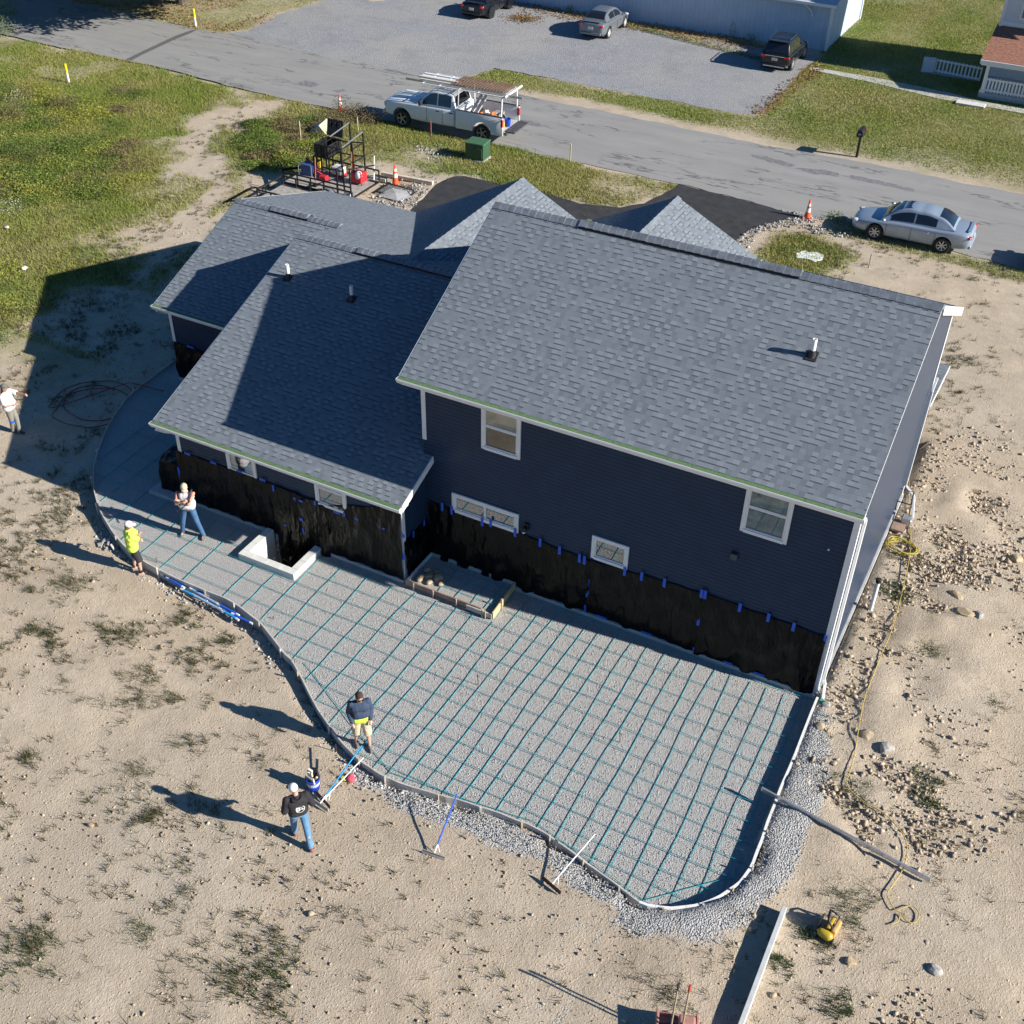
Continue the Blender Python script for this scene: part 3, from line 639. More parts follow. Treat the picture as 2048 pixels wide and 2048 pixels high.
x0, x1, z0, z1 = wpx((454.6,934), (512,952), (449,891), (508,913), YL-.04); window(x0, x1, z0-.06, 2.64, YL, [(0, 1, 0, 1, g_dk)], bottom=False)
x0, x1, z0, z1 = wpx((632,1008), (693.6,1027), (626.8,952), (690,973), YL-.04); window(x0, x1, z0, 2.64, YL, [(0, 1, .62, 1, g_dk), (0, 1, 0, .62, g_dk)])
# porch light, exhaust hood, roof vent pipes
p = onY(1048, 1062.5, YM-.1); l = one(plain('lamp_metal', (.02, .02, .022), .4)); l.box((p.x+.03, YM-.03, p.z+.12), (.12, .06, .2)); l.lathe([(.05, 0), (.09, .02), (.05, .1), (.02, .13)], (p.x, YM-.12, p.z+.02), 12); o = hpart(l, 'wall_lamp'); part_of(o, 'bulb', one(plain('bulb_glass', (.85, .85, .82), .2)).ell((p.x, YM-.12, p.z), (.05, .05, .06)))
p = onY(1468, 1112, YM-.05); hpart(one(plain('hood_navy', (.05, .06, .08), .4)).box((p.x, YM-.05, p.z), (.16, .1, .16)), 'vent_hood', bevel=.01)
p = onY(1657, 1100, YM-.02); hpart(one(alum_w).box((p.x, YM-.01, p.z), (.04, .02, .04)), 'hose_bib')
def vent(px, py, zfun, slope, h=.42, r=.055):
    y = 21.
    for _ in range(40):
        d = ray((px, py)); q = d*(y/d[1]); e = CAMH+q[2]-zfun(y); y += e*.35
    x = q[0]; z = zfun(y)
    v = one(plain('pvc_white', (.78, .78, .76), .4, var=.05)).lathe([(r, -.05), (r, h), (r*.75, h), (r*.75, h-.1)], (x, y, z), 14, cap=False); o = hpart(v, 'vent_pipe')
    c = one(plain('rubber_boot', (.02, .02, .022), .6)); c.lathe([(.12, -.06), (.09, .0), (.066, .1), (.06, .14)], (x, y, z), 14); c.box((x, y-.02, z+.004), (.25, .27, .012), M=Matrix.Rotation(math.atan(slope), 3, 'X')); part_of(o, 'flashing', c)
vent(1624, 711, zr, .54); vent(577, 555, zl, .375); vent(704, 598, zl, .375)
# porch roof poking out beyond the far corner
roof([(-8, 29.63, 3.2), (-2.06, 29.63, 3.2), (-2.06, 33.0, 2.74), (-8, 33.0, 2.74)], (-1, 0, 0), (0, -1, .137))
rake((29.63, 3.2), (33.0, 2.74), -2.052, .09, .02)
hpart(one(white).box((XR-.3, 30.9, 1.3), (.12, .12, 2.7)), 'porch_post')

# ================================================================== BLACK PLASTIC, each sheet a thing with its tape strips
def mat_plastic():
    m, nt, b = newmat('black_plastic'); co = coords(nt)
    b.inputs['Base Color'].default_value = (.004, .004, .004, 1); b.inputs['Roughness'].default_value = .3; b.inputs['Specular IOR Level'].default_value = .17
    st = N(nt, 'ShaderNodeVectorMath', _operation='MULTIPLY'); nt.links.new(co, st.inputs[0]); st.inputs[1].default_value = (1.6, 1.6, .55)
    bump(nt, b, noise(nt, st.outputs[0], 2.2, 3, .5), 1., .14); return m
plastic = mat_plastic(); tape_m = plain('painters_tape', (.02, .11, .62), .6, var=.1)
def drape(label, P0, P1, top0, top1, bot, n_out, tapes, off=.03, name='plastic_sheet', sag=.05, seed=0):
    P0, P1 = Vector((*P0, 0)), Vector((*P1, 0)); L = (P1-P0).length; nx, nz = max(6, int(L/.09)), 14; no = Vector((*n_out, 0)); r = random.Random(seed)
    th = thing(name, (P0+P1)/2, label, 'plastic sheet', 'black plastic sheets taped along the house base'); c0 = (P0+P1)/2
    ph = [r.uniform(0, 6.28) for _ in range(6)]; vs = []
    for j in range(nz+1):
        for i in range(nx+1):
            t, s = i/nx, j/nz; top = top0+(top1-top0)*t-sag*abs(math.sin(t*L/.75*math.pi))*(.3+.7*abs(math.sin(ph[5]+t*5))); z = bot+(top-bot)*s
            d = .022*math.sin(t*L*7+ph[0]+2*s)+.016*math.sin(t*L*13+ph[1]-3*s)+.03*math.sin(t*L*2.1+ph[2]+s*2)+.02*math.sin((t*L*.8-s*1.3)*9+ph[3])
            d = 1.6*abs(d)*(1-.75*s**3)+.018*math.sin(s*3.1)
            vs.append(P0+(P1-P0)*t+no*(off+d)+Vector((0, 0, z))-c0)
    q = one(plastic); q.add(vs, [(j*(nx+1)+i, j*(nx+1)+i+1, (j+1)*(nx+1)+i+1, (j+1)*(nx+1)+i) for j in range(nz) for i in range(nx)])
    q.build('sheet', th, smooth=True, fix=False)
    for (t, z, hx, hzz) in tapes:
        zt = (top0+(top1-top0)*t) if z is None else z
        c = P0+(P1-P0)*t+no*(off+.045)+Vector((0, 0, zt))-c0; ang = math.atan2((P1-P0).y, (P1-P0).x)
        one(tape_m).box(c, (hx, .006, hzz), rz=ang).build('tape', th)
    return th
def tz(px, py, y=YM): p = onY(px, py, y); return p.x, p.z
def main_sheet(pa, pb, seed, label, tops, verts, bots=()):
    (xa, za), (xb, zb) = tz(*pa), tz(*pb); L = xb-xa; T = []
    for a, b in tops: x, z = tz(a, b); T.append(((x-xa)/L, za+(zb-za)*(x-xa)/L-.03, .075, .27))
    for a, b in verts: x, z = tz(a, b); T.append((min(.995, max(.005, (x-xa)/L)), z, .07, .25))
    for a, b in bots: x, z = tz(a, b); T.append(((x-xa)/L, .14, .3, .06))
    return drape(label, (xa, YM), (xb, YM), za, zb, .08, (0, -1), T, seed=seed)
main_sheet((858,998), (982,1045), 1, 'black plastic sheet under the wide window behind the gravel step box', [(887,1004), (906,1011), (967,1032)], [])
main_sheet((982,1040), (1183,1120), 2, 'black plastic sheet between the wall lamp and the small single window', [(984,1047), (1033,1055), (1083,1076), (1122,1091), (1162,1104), (1172,1107)], [(979,1093), (1182,1163), (1178,1185), (1173,1214)], [(1205,1228)])
main_sheet((1183,1118), (1409,1183), 3, 'black plastic sheet below and right of the small single window, with a long bottom edge', [(1252,1136), (1286,1146), (1331,1162), (1405,1184), (1412,1188)], [(1405,1242), (1400,1302)], [(1295,1265)])
main_sheet((1409,1183), (1655,1272), 4, 'rightmost black plastic sheet, ending at the white corner trim', [(1482,1210), (1538,1235), (1589,1250)], [(1652,1275)], [(1455,1325), (1520,1350)])
drape('dark plastic sheet on the short return wall in the inner corner', (XM, YL), (XM, YM), 1.35, 1.35, .05, (1, 0), [(.35, 1.35, .07, .2), (.8, 1.36, .07, .2)], seed=5)
def lw(px, py): p = onY(px, py, YL); return p.x, p.z
(xa, za), (xs, zs), (xb, zb) = lw(353,898), lw(546,965), lw(800,1013); L = xs-xa
drape('long wrinkled black plastic sheet behind the man in the white tank top', (xa, YL), (xs, YL), za, zs-.02, .08, (0, -1), [((lw(a, b)[0]-xa)/L, lw(a, b)[1], .2, .07) for a, b in ((378,905), (430,923), (482,940), (528,957))], seed=6, sag=.03)
q = drape('black plastic sheet hung into the concrete window well', (xs+.0, YL-.03), (-15.3, YL-.03), zs, zs-.05, -1.1, (0, -1), [(.04, zs-.1, .06, .2), (.04, zs-.75, .06, .2)]+[((lw(a, b)[0]-xs)/(-15.3-xs), lw(a, b)[1], w_, h_) for a, b, w_, h_ in ((575,1050,.06,.22), (580,1062,.06,.2), (607,1035,.12,.1), (611,1058,.06,.2), (617,1070,.06,.3), (577,1075,.2,.07), (594,998,.06,.25), (606,998,.12,.07))], seed=7, sag=.08)
L = XM-(-15.3); drape('black plastic sheet with diagonal folds under the second small window, ending at the house corner', (-15.3, YL), (XM+.02, YL), zs-.05, zb, .06, (0, -1), [((lw(a, b)[0]+15.3)/L, lw(a, b)[1], w_, h_) for a, b, w_, h_ in ((633,1003,.07,.14), (676,1022,.2,.06), (691,1026,.07,.14), (716,1035,.15,.06), (741,1044,.07,.14), (766,1053,.18,.06), (808,1068,.09,.13), (808,1110,.1,.2), (806,1148,.09,.2))], seed=8)
drape('black plastic sheet on the set-back left wing, deep in shade', (XF, YF), (XL, YF), 1.45, 1.45, .05, (0, -1), [(.16, 1.46, .3, .07), (.7, 1.46, .25, .07)], seed=9)
# wrapped outdoor unit on its pad
pad = one(fndm).box((-20.95, 19.62, .04), (1.25, 1.25, .16)).build('equipment_pad', bevel=.01); tag(pad, 'small grey concrete pad under the plastic-wrapped box at the left wing corner', 'concrete pad')
u = thing('wrapped_unit', (-20.95, 19.72, .12), 'boxy outdoor unit wrapped in black plastic on a concrete pad beside the left corner', 'wrapped unit')
s = one(plastic); n = 9; vs = []
for j in range(9):
    z = 1.0*j/8
    for k in range(36):
        a = 2*math.pi*k/36; c_, s_ = math.cos(a), math.sin(a); m_ = max(abs(c_), abs(s_))**.8; w_ = .45+.025*math.sin(5*a+z*4)+.015*math.sin(11*a-z*6)-.03*z; vs.append((w_*c_/m_, w_*s_/m_, z+(.05*math.sin(3*a)+.03*c_ if j == 8 else 0)))
s.add(vs, [(j*36+k, j*36+(k+1) % 36, (j+1)*36+(k+1) % 36, (j+1)*36+k) for j in range(8) for k in range(36)]+[tuple(range(8*36, 9*36))]); s.build('wrap', u, smooth='auto')
for (x, y, z, w_, h_, rz) in ((.5, -.49, .85, .07, .5, 0), (.52, -.5, .55, .06, .2, .4), (.5, -.5, .3, .03, .45, 0)): one(tape_m).box((x, y, z), (w_, .008, h_), rz=rz).build('tape', u)
# ================================================================== PATIO: form, rebar, step box, well
board_m = plain('form_board', (.50, .47, .43), .7, var=.2, scale=3); vinyl = plain('form_vinyl', (.74, .73, .71), .5, var=.06); stake_m = plain('stake_wood', (.42, .34, .25), .8, var=.25, scale=8); rust = plain('rusty_steel', (.09, .055, .04), .7, var=.3, scale=20)
form = thing('concrete_form', FORM[60], 'curved low edge form of thin boards and white strips around the gravel patio', 'concrete form')
def fpart(mb, name, **k):
    o = mb.build(name, **k); o.parent = form; o.matrix_parent_inverse = Matrix.Translation(-form.location); return o
nF = len(FORM); cuts = [0, 18, 36, 51, 63, 72, 81, 90, 96, 102, 108, 110, 114, 117, 120, 123, 126, 129, nF-1]
def fnorm(i):
    a, b = FORM[max(0, i-1)], FORM[min(nF-1, i+1)]; d = (b-a); d.z = 0; d.normalize(); return Vector((d.y, -d.x, 0))     # outward
for k in range(len(cuts)-1):
    i0, i1 = cuts[k], cuts[k+1]; right = i0 >= 108
    mb = one(vinyl if right else board_m); t = .055 if right else .03; vs = []; tp = []
    for i in range(i0, i1+1):
        n = fnorm(i); p = FORM[i]; g = .012 if right and i == i1 else 0; d = n*t/2; p = p-(FORM[i]-FORM[i-1])*.03 if right and i == i1 and i < nF-1 else p
        zb = -.32; wob = n*(.005*math.sin(i*1.7))
        vs += [p+d+wob+Vector((0, 0, zb-p.z)), p+d+wob, p-d+wob, p-d+wob+Vector((0, 0, zb-p.z))]
    m = i1-i0+1; fs = [(4*i+j, 4*i+(j+1) % 4, 4*i+4+(j+1) % 4, 4*i+4+j) for i in range(m-1) for j in range(4)]+[(0, 1, 2, 3), (4*m-1, 4*m-2, 4*m-3, 4*m-4)]
    fpart(mb.add(vs, fs), 'board')
for i in list(range(6, 108, 5))+[111, 116, 121, 126, 131]:
    n = fnorm(i); p = FORM[i]+n*.05; h = rnd.uniform(.02, .1) if i > 20 else .03
    fpart(one(stake_m if i % 2 else plain('stake_pale', (.6, .56, .5), .7)).box((p.x, p.y, p.z-.2+h/2), (.035, .035, .42+h), rz=rnd.uniform(0, 1)), 'stake')
# tall thin steel pins outside the left edge
for px, py, h in ((316,1137,.42),(548,1249,.3),(590,1335,.3),(612,1372,.25),(650,1440,.28),(672,1505,.3)):
    p = G(px, py); r_ = one(rust).tube([(p.x, p.y, p.z-.1), (p.x+.02, p.y, p.z+h)], .009, 6).build('form_pin'); tag(r_, 'thin dark steel pin standing outside the left edge form', 'steel pin', 'steel pins along the form')

def clip_line(p, q, poly, n=160):                                    # longest run inside the patio
    t = np.linspace(0, 1, n); x = p[0]+(q[0]-p[0])*t; y = p[1]+(q[1]-p[1])*t; ins = sdf(poly, x, y) > .07; runs = []; i = 0
    while i < n:
        if ins[i]:
            j = i
            while j+1 < n and ins[j+1]: j += 1
            if j-i > 3: runs.append((t[i], t[j]))
            i = j+1
        else: i += 1
    return [((p[0]+(q[0]-p[0])*a, p[1]+(q[1]-p[1])*a), (p[0]+(q[0]-p[0])*b, p[1]+(q[1]-p[1])*b)) for a, b in runs]
teal = plain('epoxy_teal', (.010, .29, .34), .45, var=.2, scale=3)
STEP = [(-12.86, 19.17), (-10.22, 19.17), (-10.3, 20.46), (-12.86, 20.46)]
STEPX = [(-12.95, 19.05), (-10.1, 19.05), (-10.1, 20.6), (-12.95, 20.6)]
def bar(a, b, z, label, group):
    L = math.hypot(b[0]-a[0], b[1]-a[1]); n = max(3, int(L/.45)); d = ((b[0]-a[0])/L, (b[1]-a[1])/L); pts = []; ph = rnd.uniform(0, 6)
    for i in range(n+1):
        t = i/n; o = .018*math.sin(ph+t*L*1.1)+rnd.uniform(-.008, .008); pts.append((a[0]+(b[0]-a[0])*t-d[1]*o, a[1]+(b[1]-a[1])*t+d[0]*o, z+.008*math.sin(ph*2+t*9)))
    o = one(teal).tube(pts, .0078, 6).build('rebar_rod', fix=False); tag(o, label, 'rebar', group)
XS = [(-2.36, -2.27), (-2.79, -2.62), (-3.24, -3.02), (-3.68, -3.5), (-4.12, -3.98), (-4.56, -4.5), (-4.98, -4.9), (-5.41, -5.38), (-5.84, -5.88), (-6.29, -6.3), (-6.71, -6.75), (-7.14, -7.4), (-7.58, -7.82), (-8.0, -8.23), (-8.43, -8.69), (-8.87, -9.11), (-9.25, -9.61), (-9.74, -9.98), (-10.14, -10.35), (-10.73, -10.85), (-11.22, -11.34), (-11.82, -11.86), (-12.47, -12.6), (-13.13, -13.22), (-13.97, -13.8), (-14.85, -14.6), (-15.51, -15.4), (-16.18, -16.15), (-16.9, -16.8), (-18.3, -18.08), (-19.1, -18.95), (-20.0, -19.8), (-20.9, -20.7), (-21.8, -21.5), (-22.7, -22.35), (-23.5, -23.0), (-24.2, -23.75)]
for a, b in XS:
    for p, q in clip_line((a, 24.4 if a < -20.4 else YM), (b, 8.0 if a > -12 else 13.5), PATIO):
        for r in ([(p, q)] if not (-12.95 < p[0] < -10.1 and p[1] > 19.2) else [((p[0]+(q[0]-p[0])*(p[1]-19.05)/(p[1]-q[1]), 19.05), q)]):
            if r[0][1]-r[1][1] > .4 and r[0][1] < 24.5:
                top = (r[0][0], min(r[0][1], 20.2 if r[0][0] > -13 else (19.0 if r[0][0] > XL else r[0][1]))); bar(top, r[1], .024, 'teal coated rebar rod of the patio grid running out from the house wall', 'rebar rods across the patio')
YS = [19.5, 18.92, 18.35, 17.85, 17.33, 16.75, 16.2, 15.65, 15.15, 14.65, 14.2, 13.75, 13.3, 12.85, 12.4, 11.95, 11.45, 10.95, 10.45, 20.3, 21.2, 22.2, 23.2]
for y in YS:
    for p, q in clip_line((-26, y+.02*rnd.uniform(-1, 1)), (-1.9, y+.03*rnd.uniform(-1, 1)), PATIO, 500):
        if y > 19 and p[0] > -13.2: p = (max(p[0], -10.05), p[1])
        if q[0]-p[0] > .6: bar(p, q, .042, 'teal coated rebar rod of the patio grid running along the house', 'rebar rods along the patio')
E1 = [FORM[i]+fnorm(i)*-.22 for i in range(60, 131, 4)]
for a, b in zip(E1[::4], E1[4::4]+[E1[-1]]): bar((a.x, a.y), (b.x, b.y), .03, 'teal coated rebar rod lying beside the curved edge form', 'rebar rods by the form')
for (px, py, qx, qy, k) in ((700+55,1357+0,828,1378,0),(1152,1514,1241,1484,1)):
    a, b = G(1205, 1470, 0) if k else G(902, 1352, 0), G(1240, 1485, 0) if k else G(957, 1370, 0)
    o = one(rust).tube([(b.x, b.y, -.05), (b.x-.03, b.y, .36)], .009, 6); o.tube([(b.x-.05, b.y, .3), (b.x+.03, b.y, .3)], .008, 6); o = o.build('grade_pin'); tag(o, 'bare steel grade pin standing in the gravel near the middle of the patio' if not k else 'bare steel grade pin standing in the gravel in the right half of the patio', 'steel pin', 'grade pins in the patio')
# window well
wb = thing('window_well', ((WELL[0]+WELL[1])/2, 18.6, 0), 'pale concrete block window well let into the patio beside the house, black plastic inside', 'window well')
cm = plain('well_concrete', (.62, .62, .58), .8, var=.08, scale=5, bmp=.003)
def wall_blocks(name, x0, x1, y0, y1):
    mb = one(cm); n = max(1, round(max(x1-x0, y1-y0)/.42))
    for i in range(n):
        if x1-x0 > y1-y0: a, b = x0+(x1-x0)*i/n, x0+(x1-x0)*(i+1)/n; mb.box(((a+b)/2, (y0+y1)/2, -.55), (b-a-.004, y1-y0, 1.5))
        else: a, b = y0+(y1-y0)*i/n, y0+(y1-y0)*(i+1)/n; mb.box(((x0+x1)/2, (a+b)/2, -.55), (x1-x0, b-a-.004, 1.5))
    o = mb.build(name, bevel=.006); o.parent = wb; o.matrix_parent_inverse = Matrix.Translation(-wb.location)
wall_blocks('well_wall', WELL[0]-.02, WELL[0]+.2, WELL[2]+.2, YL-.1); wall_blocks('well_wall', WELL[1]-.2, WELL[1]+.02, WELL[2]+.2, YL-.1); wall_blocks('well_wall', WELL[0]-.02, WELL[1]+.02, WELL[2]-.02, WELL[2]+.2)
o = one(dark).box(((WELL[0]+WELL[1])/2, 18.7, -1.25), (1.4, 1.2, .04)).build('well_floor'); o.parent = wb; o.matrix_parent_inverse = Matrix.Translation(-wb.location)
# step box
sb = thing('step_form', (-11.55, 19.8, 0), 'shallow plank box filled with gravel, standing against the wall in the inner corner', 'step form')
def spt(mb, name, **k):
    o = mb.build(name, **k); o.parent = sb; o.matrix_parent_inverse = Matrix.Translation(-sb.location); return o
brown = plain('plank_brown', (.30, .20, .15), .75, var=.25, scale=4); yel = plain('plank_yellow', (.55, .42, .22), .7, var=.2, scale=4)
spt(one(brown).box((-11.72, 19.14, .16), (2.3, .04, .17)), 'board', bevel=.004); spt(one(plain('plank_pale', (.5, .45, .4), .7)).box((-10.62, 19.10, .13), (.75, .035, .15)), 'board', bevel=.004)
spt(one(yel).beam((-10.22, 19.1, .15), (-10.27, 20.4, .15), .04, .22), 'board', bevel=.004); spt(one(vinyl).beam((-12.84, 19.17, .17), (-12.84, 20.42, .17), .03, .15), 'board'); spt(one(board_m).box((-11.55, 20.43, .17), (2.6, .03, .16)), 'board')
for x, y, h in ((-12.6, 19.1, .3), (-12.0, 19.1, .28), (-11.3, 19.1, .3), (-10.5, 19.06, .34), (-10.42, 19.06, .3), (-10.2, 19.55, .42)): spt(one(stake_m).box((x, y, h/2-.03), (.035, .03, h)), 'stake')
spt(one(gravel).poly([(-12.82, 19.17, .12), (-10.25, 19.17, .12), (-10.29, 20.41, .14), (-12.82, 20.41, .14)]), 'gravel_fill')
for a, b in (((-12.3, 19.9), (-10.3, 19.9)), ((-12.0, 19.5), (-10.3, 19.5)), ((-12.4, 20.2), (-10.35, 20.2)), ((-11.9, 19.2), (-11.95, 20.4)), ((-11.4, 19.2), (-11.42, 20.4)), ((-10.9, 19.2), (-10.92, 20.4)), ((-10.5, 19.2), (-10.55, 20.4))):
    bar(a, b, .16, 'short teal rebar rod lying on the gravel inside the step box', 'rebar rods in the step box')
def rock(c, r, seed, m):
    q = random.Random(seed); me = one(m); bm = bmesh.new(); bmesh.ops.create_icosphere(bm, subdivisions=2, radius=1)
    k = [Vector((q.gauss(0, 1), q.gauss(0, 1), q.gauss(0, 1))).normalized() for _ in range(7)]; cut = [q.uniform(.55, .85) for _ in k]; sx = (r*q.uniform(.8, 1.3), r*q.uniform(.7, 1.1), r*q.uniform(.5, .75)); a = q.uniform(0, 6.28)
    for v in bm.verts:
        for n_, d in zip(k, cut):
            e = v.co.dot(n_)
            if e > d: v.co -= n_*(e-d)
        x, y = v.co.x*sx[0], v.co.y*sx[1]; v.co = Vector((x*math.cos(a)-y*math.sin(a), x*math.sin(a)+y*math.cos(a), v.co.z*sx[2]))
    bm.verts.ensure_lookup_table(); me.add([v.co for v in bm.verts], [[v.index for v in f.verts] for f in bm.faces]); bm.free(); return me.build('rock', loc=c)
rock_tan = plain('rock_tan', (.40, .31, .20), .9, var=.25, scale=9, bmp=.01, bscale=25); rock_grey = plain('rock_grey', (.36, .34, .31), .9, var=.25, scale=9, bmp=.01, bscale=25)
for i, (x, y, r) in enumerate(((-12.6, 19.45, .12), (-12.45, 19.65, .16), (-12.3, 19.42, .12), (-12.2, 19.7, .15), (-12.0, 19.5, .1), (-12.62, 19.8, .13), (-12.35, 19.9, .11))):
    tag(rock((x, y, .17), r, i, rock_tan), 'tan broken stone lying at the left end of the step box', 'stone', 'stones in the step box')

# ================================================================== TOOLS, HOSES AND LOOSE THINGS NEAR THE PATIO
blue_p = plain('blue_paint', (.02, .10, .55), .35, var=.1); cyan_p = plain('light_blue_paint', (.03, .30, .62), .35); alu = plain('aluminium', (.55, .56, .57), .3, metal=.7, var=.1); pale_p = plain('pale_handle', (.74, .73, .70), .5); dsteel = plain('dark_steel', (.045, .04, .042), .5, var=.2); grey_w = plain('grey_wood', (.36, .35, .33), .85, var=.2, scale=6)
def placer(head_px, tip_px, tip_z, rod_mats, label, blade, split=.85, dz=.14):           # concrete placer: wide blade on a long handle leaning on the form
    h = G(*head_px); t = G(*tip_px, z=tip_z); th = thing('concrete_placer', h, label, 'concrete placer', 'concrete placers leaning on the form'); d = t-h; dn = Vector((d.x, d.y, 0)).normalized(); n = Vector((-dn.y, dn.x, 0))
    b = one(blade); w = .26; vs = []
    for s, z in ((0, .0), (.02, .06), (.015, .11)):
        for k in (-w, 0, w): vs.append(dn*(s-.015)+n*k+Vector((0, 0, z+.01)))
    b.add([v for v in vs], [(0, 1, 4, 3), (1, 2, 5, 4), (3, 4, 7, 6), (4, 5, 8, 7)]); o = b.build('blade', th, fix=False); sm = o.modifiers.new('s', 'SOLIDIFY'); sm.thickness = .014
    m1 = Vector((0, 0, .07)); one(rod_mats[0]).tube([m1, m1+d*(1-split)], .018, 8).build('socket', th); one(rod_mats[1]).tube([m1+d*(1-split), d], [.017, .016], 8).build('handle', th)
    one(rod_mats[0]).tube([m1+d*.06+n*.10+Vector((0, 0, -.03)), m1+d*.16], .008, 6).build('brace', th); one(rod_mats[0]).tube([m1+d*.06-n*.10+Vector((0, 0, -.03)), m1+d*.16], .008, 6).build('brace', th)
    return th
placer((868,1712), (914,1588), .62, (pale_p, blue_p), 'blue-handled concrete placer resting its grey blade on the bare earth', grey_w)
placer((1103,1773), (1190,1668), .62, (pale_p, pale_p), 'white-handled concrete placer with a dark brown blade, leaning on the form beside the gravel spill', plain('brown_blade', (.05, .025, .025), .5))
placer((640,1612), (724,1491), .62, (pale_p, cyan_p), 'light-blue-handled concrete placer leaning on the form by the man in shorts', grey_w)
placer((648,1603), (727,1515), .55, (pale_p, pale_p), 'white-handled concrete placer lying beside the light blue one', dsteel)
# bundle of bull-float handles along the form
for i, (a, b, m, lab) in enumerate((((330,1148), (415,1186), blue_p, 'dark blue float handle pole nearest the man in the lime vest'), ((341,1156), (366,1171), blue_p, 'short dark blue float handle, outermost beside the left end of the bundle'), ((370,1178), (392,1189), cyan_p, 'short bright light-blue handle end lying outermost in the bundle'), ((388,1178), (437,1206), plain('steel_blue', (.30, .42, .58), .35), 'pale steel-blue pole, inner one of the pale pair in the bundle'), ((393,1189), (446,1218), plain('steel_blue', (.30, .42, .58), .35), 'pale steel-blue pole, outer one of the pale pair in the bundle'), ((440,1207), (475,1226), blue_p, 'dark blue pole at the right half of the bundle, against the form'), ((446,1217), (474,1234), cyan_p, 'bright light-blue pole with white ferrules at the right end of the bundle'), ((472,1228), (502,1243), blue_p, 'dark blue pole at the far right end of the bundle'))):
    p, q = G(a[0]-2, a[1]+3, -.05), G(b[0]-2, b[1]+3, -.05); p.z += .02*(i % 2); q.z += .02*(i % 2); th = thing('float_handle', p, lab, 'float handle', 'float handles lying along the form'); d = q-p
    one(m).tube([(0, 0, 0), d], .034, 10).build('pole', th, smooth='auto'); one(pale_p).tube([-d.normalized()*.12, d.normalized()*.02], .03, 8).build('ferrule', th); one(pale_p).tube([d-d.normalized()*.02, d+d.normalized()*.1], .03, 8).build('ferrule', th)
# screed and long beam on the right
a, b = G(1523, 1577, .36), G(1858, 1768); b.z += .12
o = one(alu).beam(a, b, .05, .10); o = o.build('screed_bar', bevel=.006); tag(o, 'long grey aluminium screed bar lying across the right edge of the form', 'screed bar')
a, b = G(1566, 1826), G(1473, 2075); a.z += .09; b.z += .09
o = one(plain('galvanised', (.50, .51, .50), .5, var=.1)).beam(a, b, .10, .30).build('steel_beam', bevel=.008); tag(o, 'long pale grey beam on edge at the bottom right, casting a wide shadow', 'beam')
# yellow plate/saw
def gadget(px, py, rz):
    p = G(px, py); t = thing('cutoff_saw', p, 'small yellow and black power saw standing on the earth near the pale beam', 'power saw', rz=rz)
    Y = plain('tool_yellow', (.46, .32, .03), .4); K = plain('tool_black', (.018, .017, .016), .5)
    b = one(Y); b.cap((-.06, -.17, .12), (.09, -.17, .12), .085, .10, 12); b.build('engine_cover', t, smooth=True)
    b = one(plain('tool_orange', (.6, .34, .12), .5)); b.box((.14, .08, .12), (.1, .34, .2)); b.build('fuel_tank', t, bevel=.03, seg=2)
    b = one(Y); b.box((.02, .1, .16), (.09, .34, .09)); b.build('body', t, bevel=.03, seg=2)
    b = one(K); b.tube([(-.1, .26, .06), (-.1, .27, .3), (-.08, .2, .36), (-.02, -.02, .36), (.08, -.06, .3), (.1, -.06, .1)], .022, 8); b.tube([(.1, .25, .06), (.1, .27, .28), (-.1, .27, .3)], .018, 8); b.build('handle_frame', t, smooth=True)
    b = one(K); b.lathe([(.17, -.004), (.17, .004)], (-.16, .02, .17), 24, 'X'); b.build('blade', t); b = one(K); b.lathe([(.07, -.03), (.07, .03)], (.18, -.2, .07), 14, 'X'); b.lathe([(.07, -.03), (.07, .03)], (-.14, -.24, .07), 14, 'X'); b.build('wheel', t)
gadget(1653, 1862, R(-10))
# red hand cart at the bottom edge
def cart():
    p = G(1352, 2042); t = thing('hand_cart', p, 'dusty red cart with two upright handles, cut by the bottom edge of the picture', 'cart', rz=R(20)); RD = plain('dusty_red', (.40, .20, .16), .6, var=.2, scale=8, bmp=.004); RR = plain('red_grip', (.5, .06, .03), .5)
    b = one(RD); b.box((.0, -.32, .16), (.78, .62, .06)); b.box((-.36, -.3, .24), (.05, .62, .2)); b.box((.36, -.3, .24), (.05, .62, .2)); b.box((0, -.02, .2), (.76, .05, .12)); b.build('deck', t, bevel=.01)
    b = one(RD); b.box((.16, -.34, .34), (.3, .46, .28)); b.build('hood', t, bevel=.04, seg=3); b = one(RR); b.box((.42, -.42, .12), (.07, .3, .1)); b.build('side_guard', t, bevel=.01)
    for k in (0, 1):
        hx = -.12+.2*k; hh = 1.25; b = one(plain('khaki_rod', (.33, .27, .18), .6)); b.tube([(hx, -.4, .2), (hx, -.3, .5), (hx+.02, -.12, hh)], .018, 8); b.build('handle', t); b = one(RR if k else dsteel); b.tube([(hx+.02, -.12, hh), (hx+.02, -.1, hh+.18)], .024, 8); b.build('grip', t)
    for s in (-1, 1): one(dark).lathe([(.1, -.04), (.14, -.03), (.14, .03), (.1, .04)], (s*.34, -.45, .14), 16, 'X').build('wheel', t)
    b = one(dsteel); b.tube([(-.36, -.2, .2), (.3, -.2, .32)], .012, 6); b.tube([(-.1, -.05, .24), (-.05, -.6, .24)], .012, 6); b.build('linkage', t)
cart()
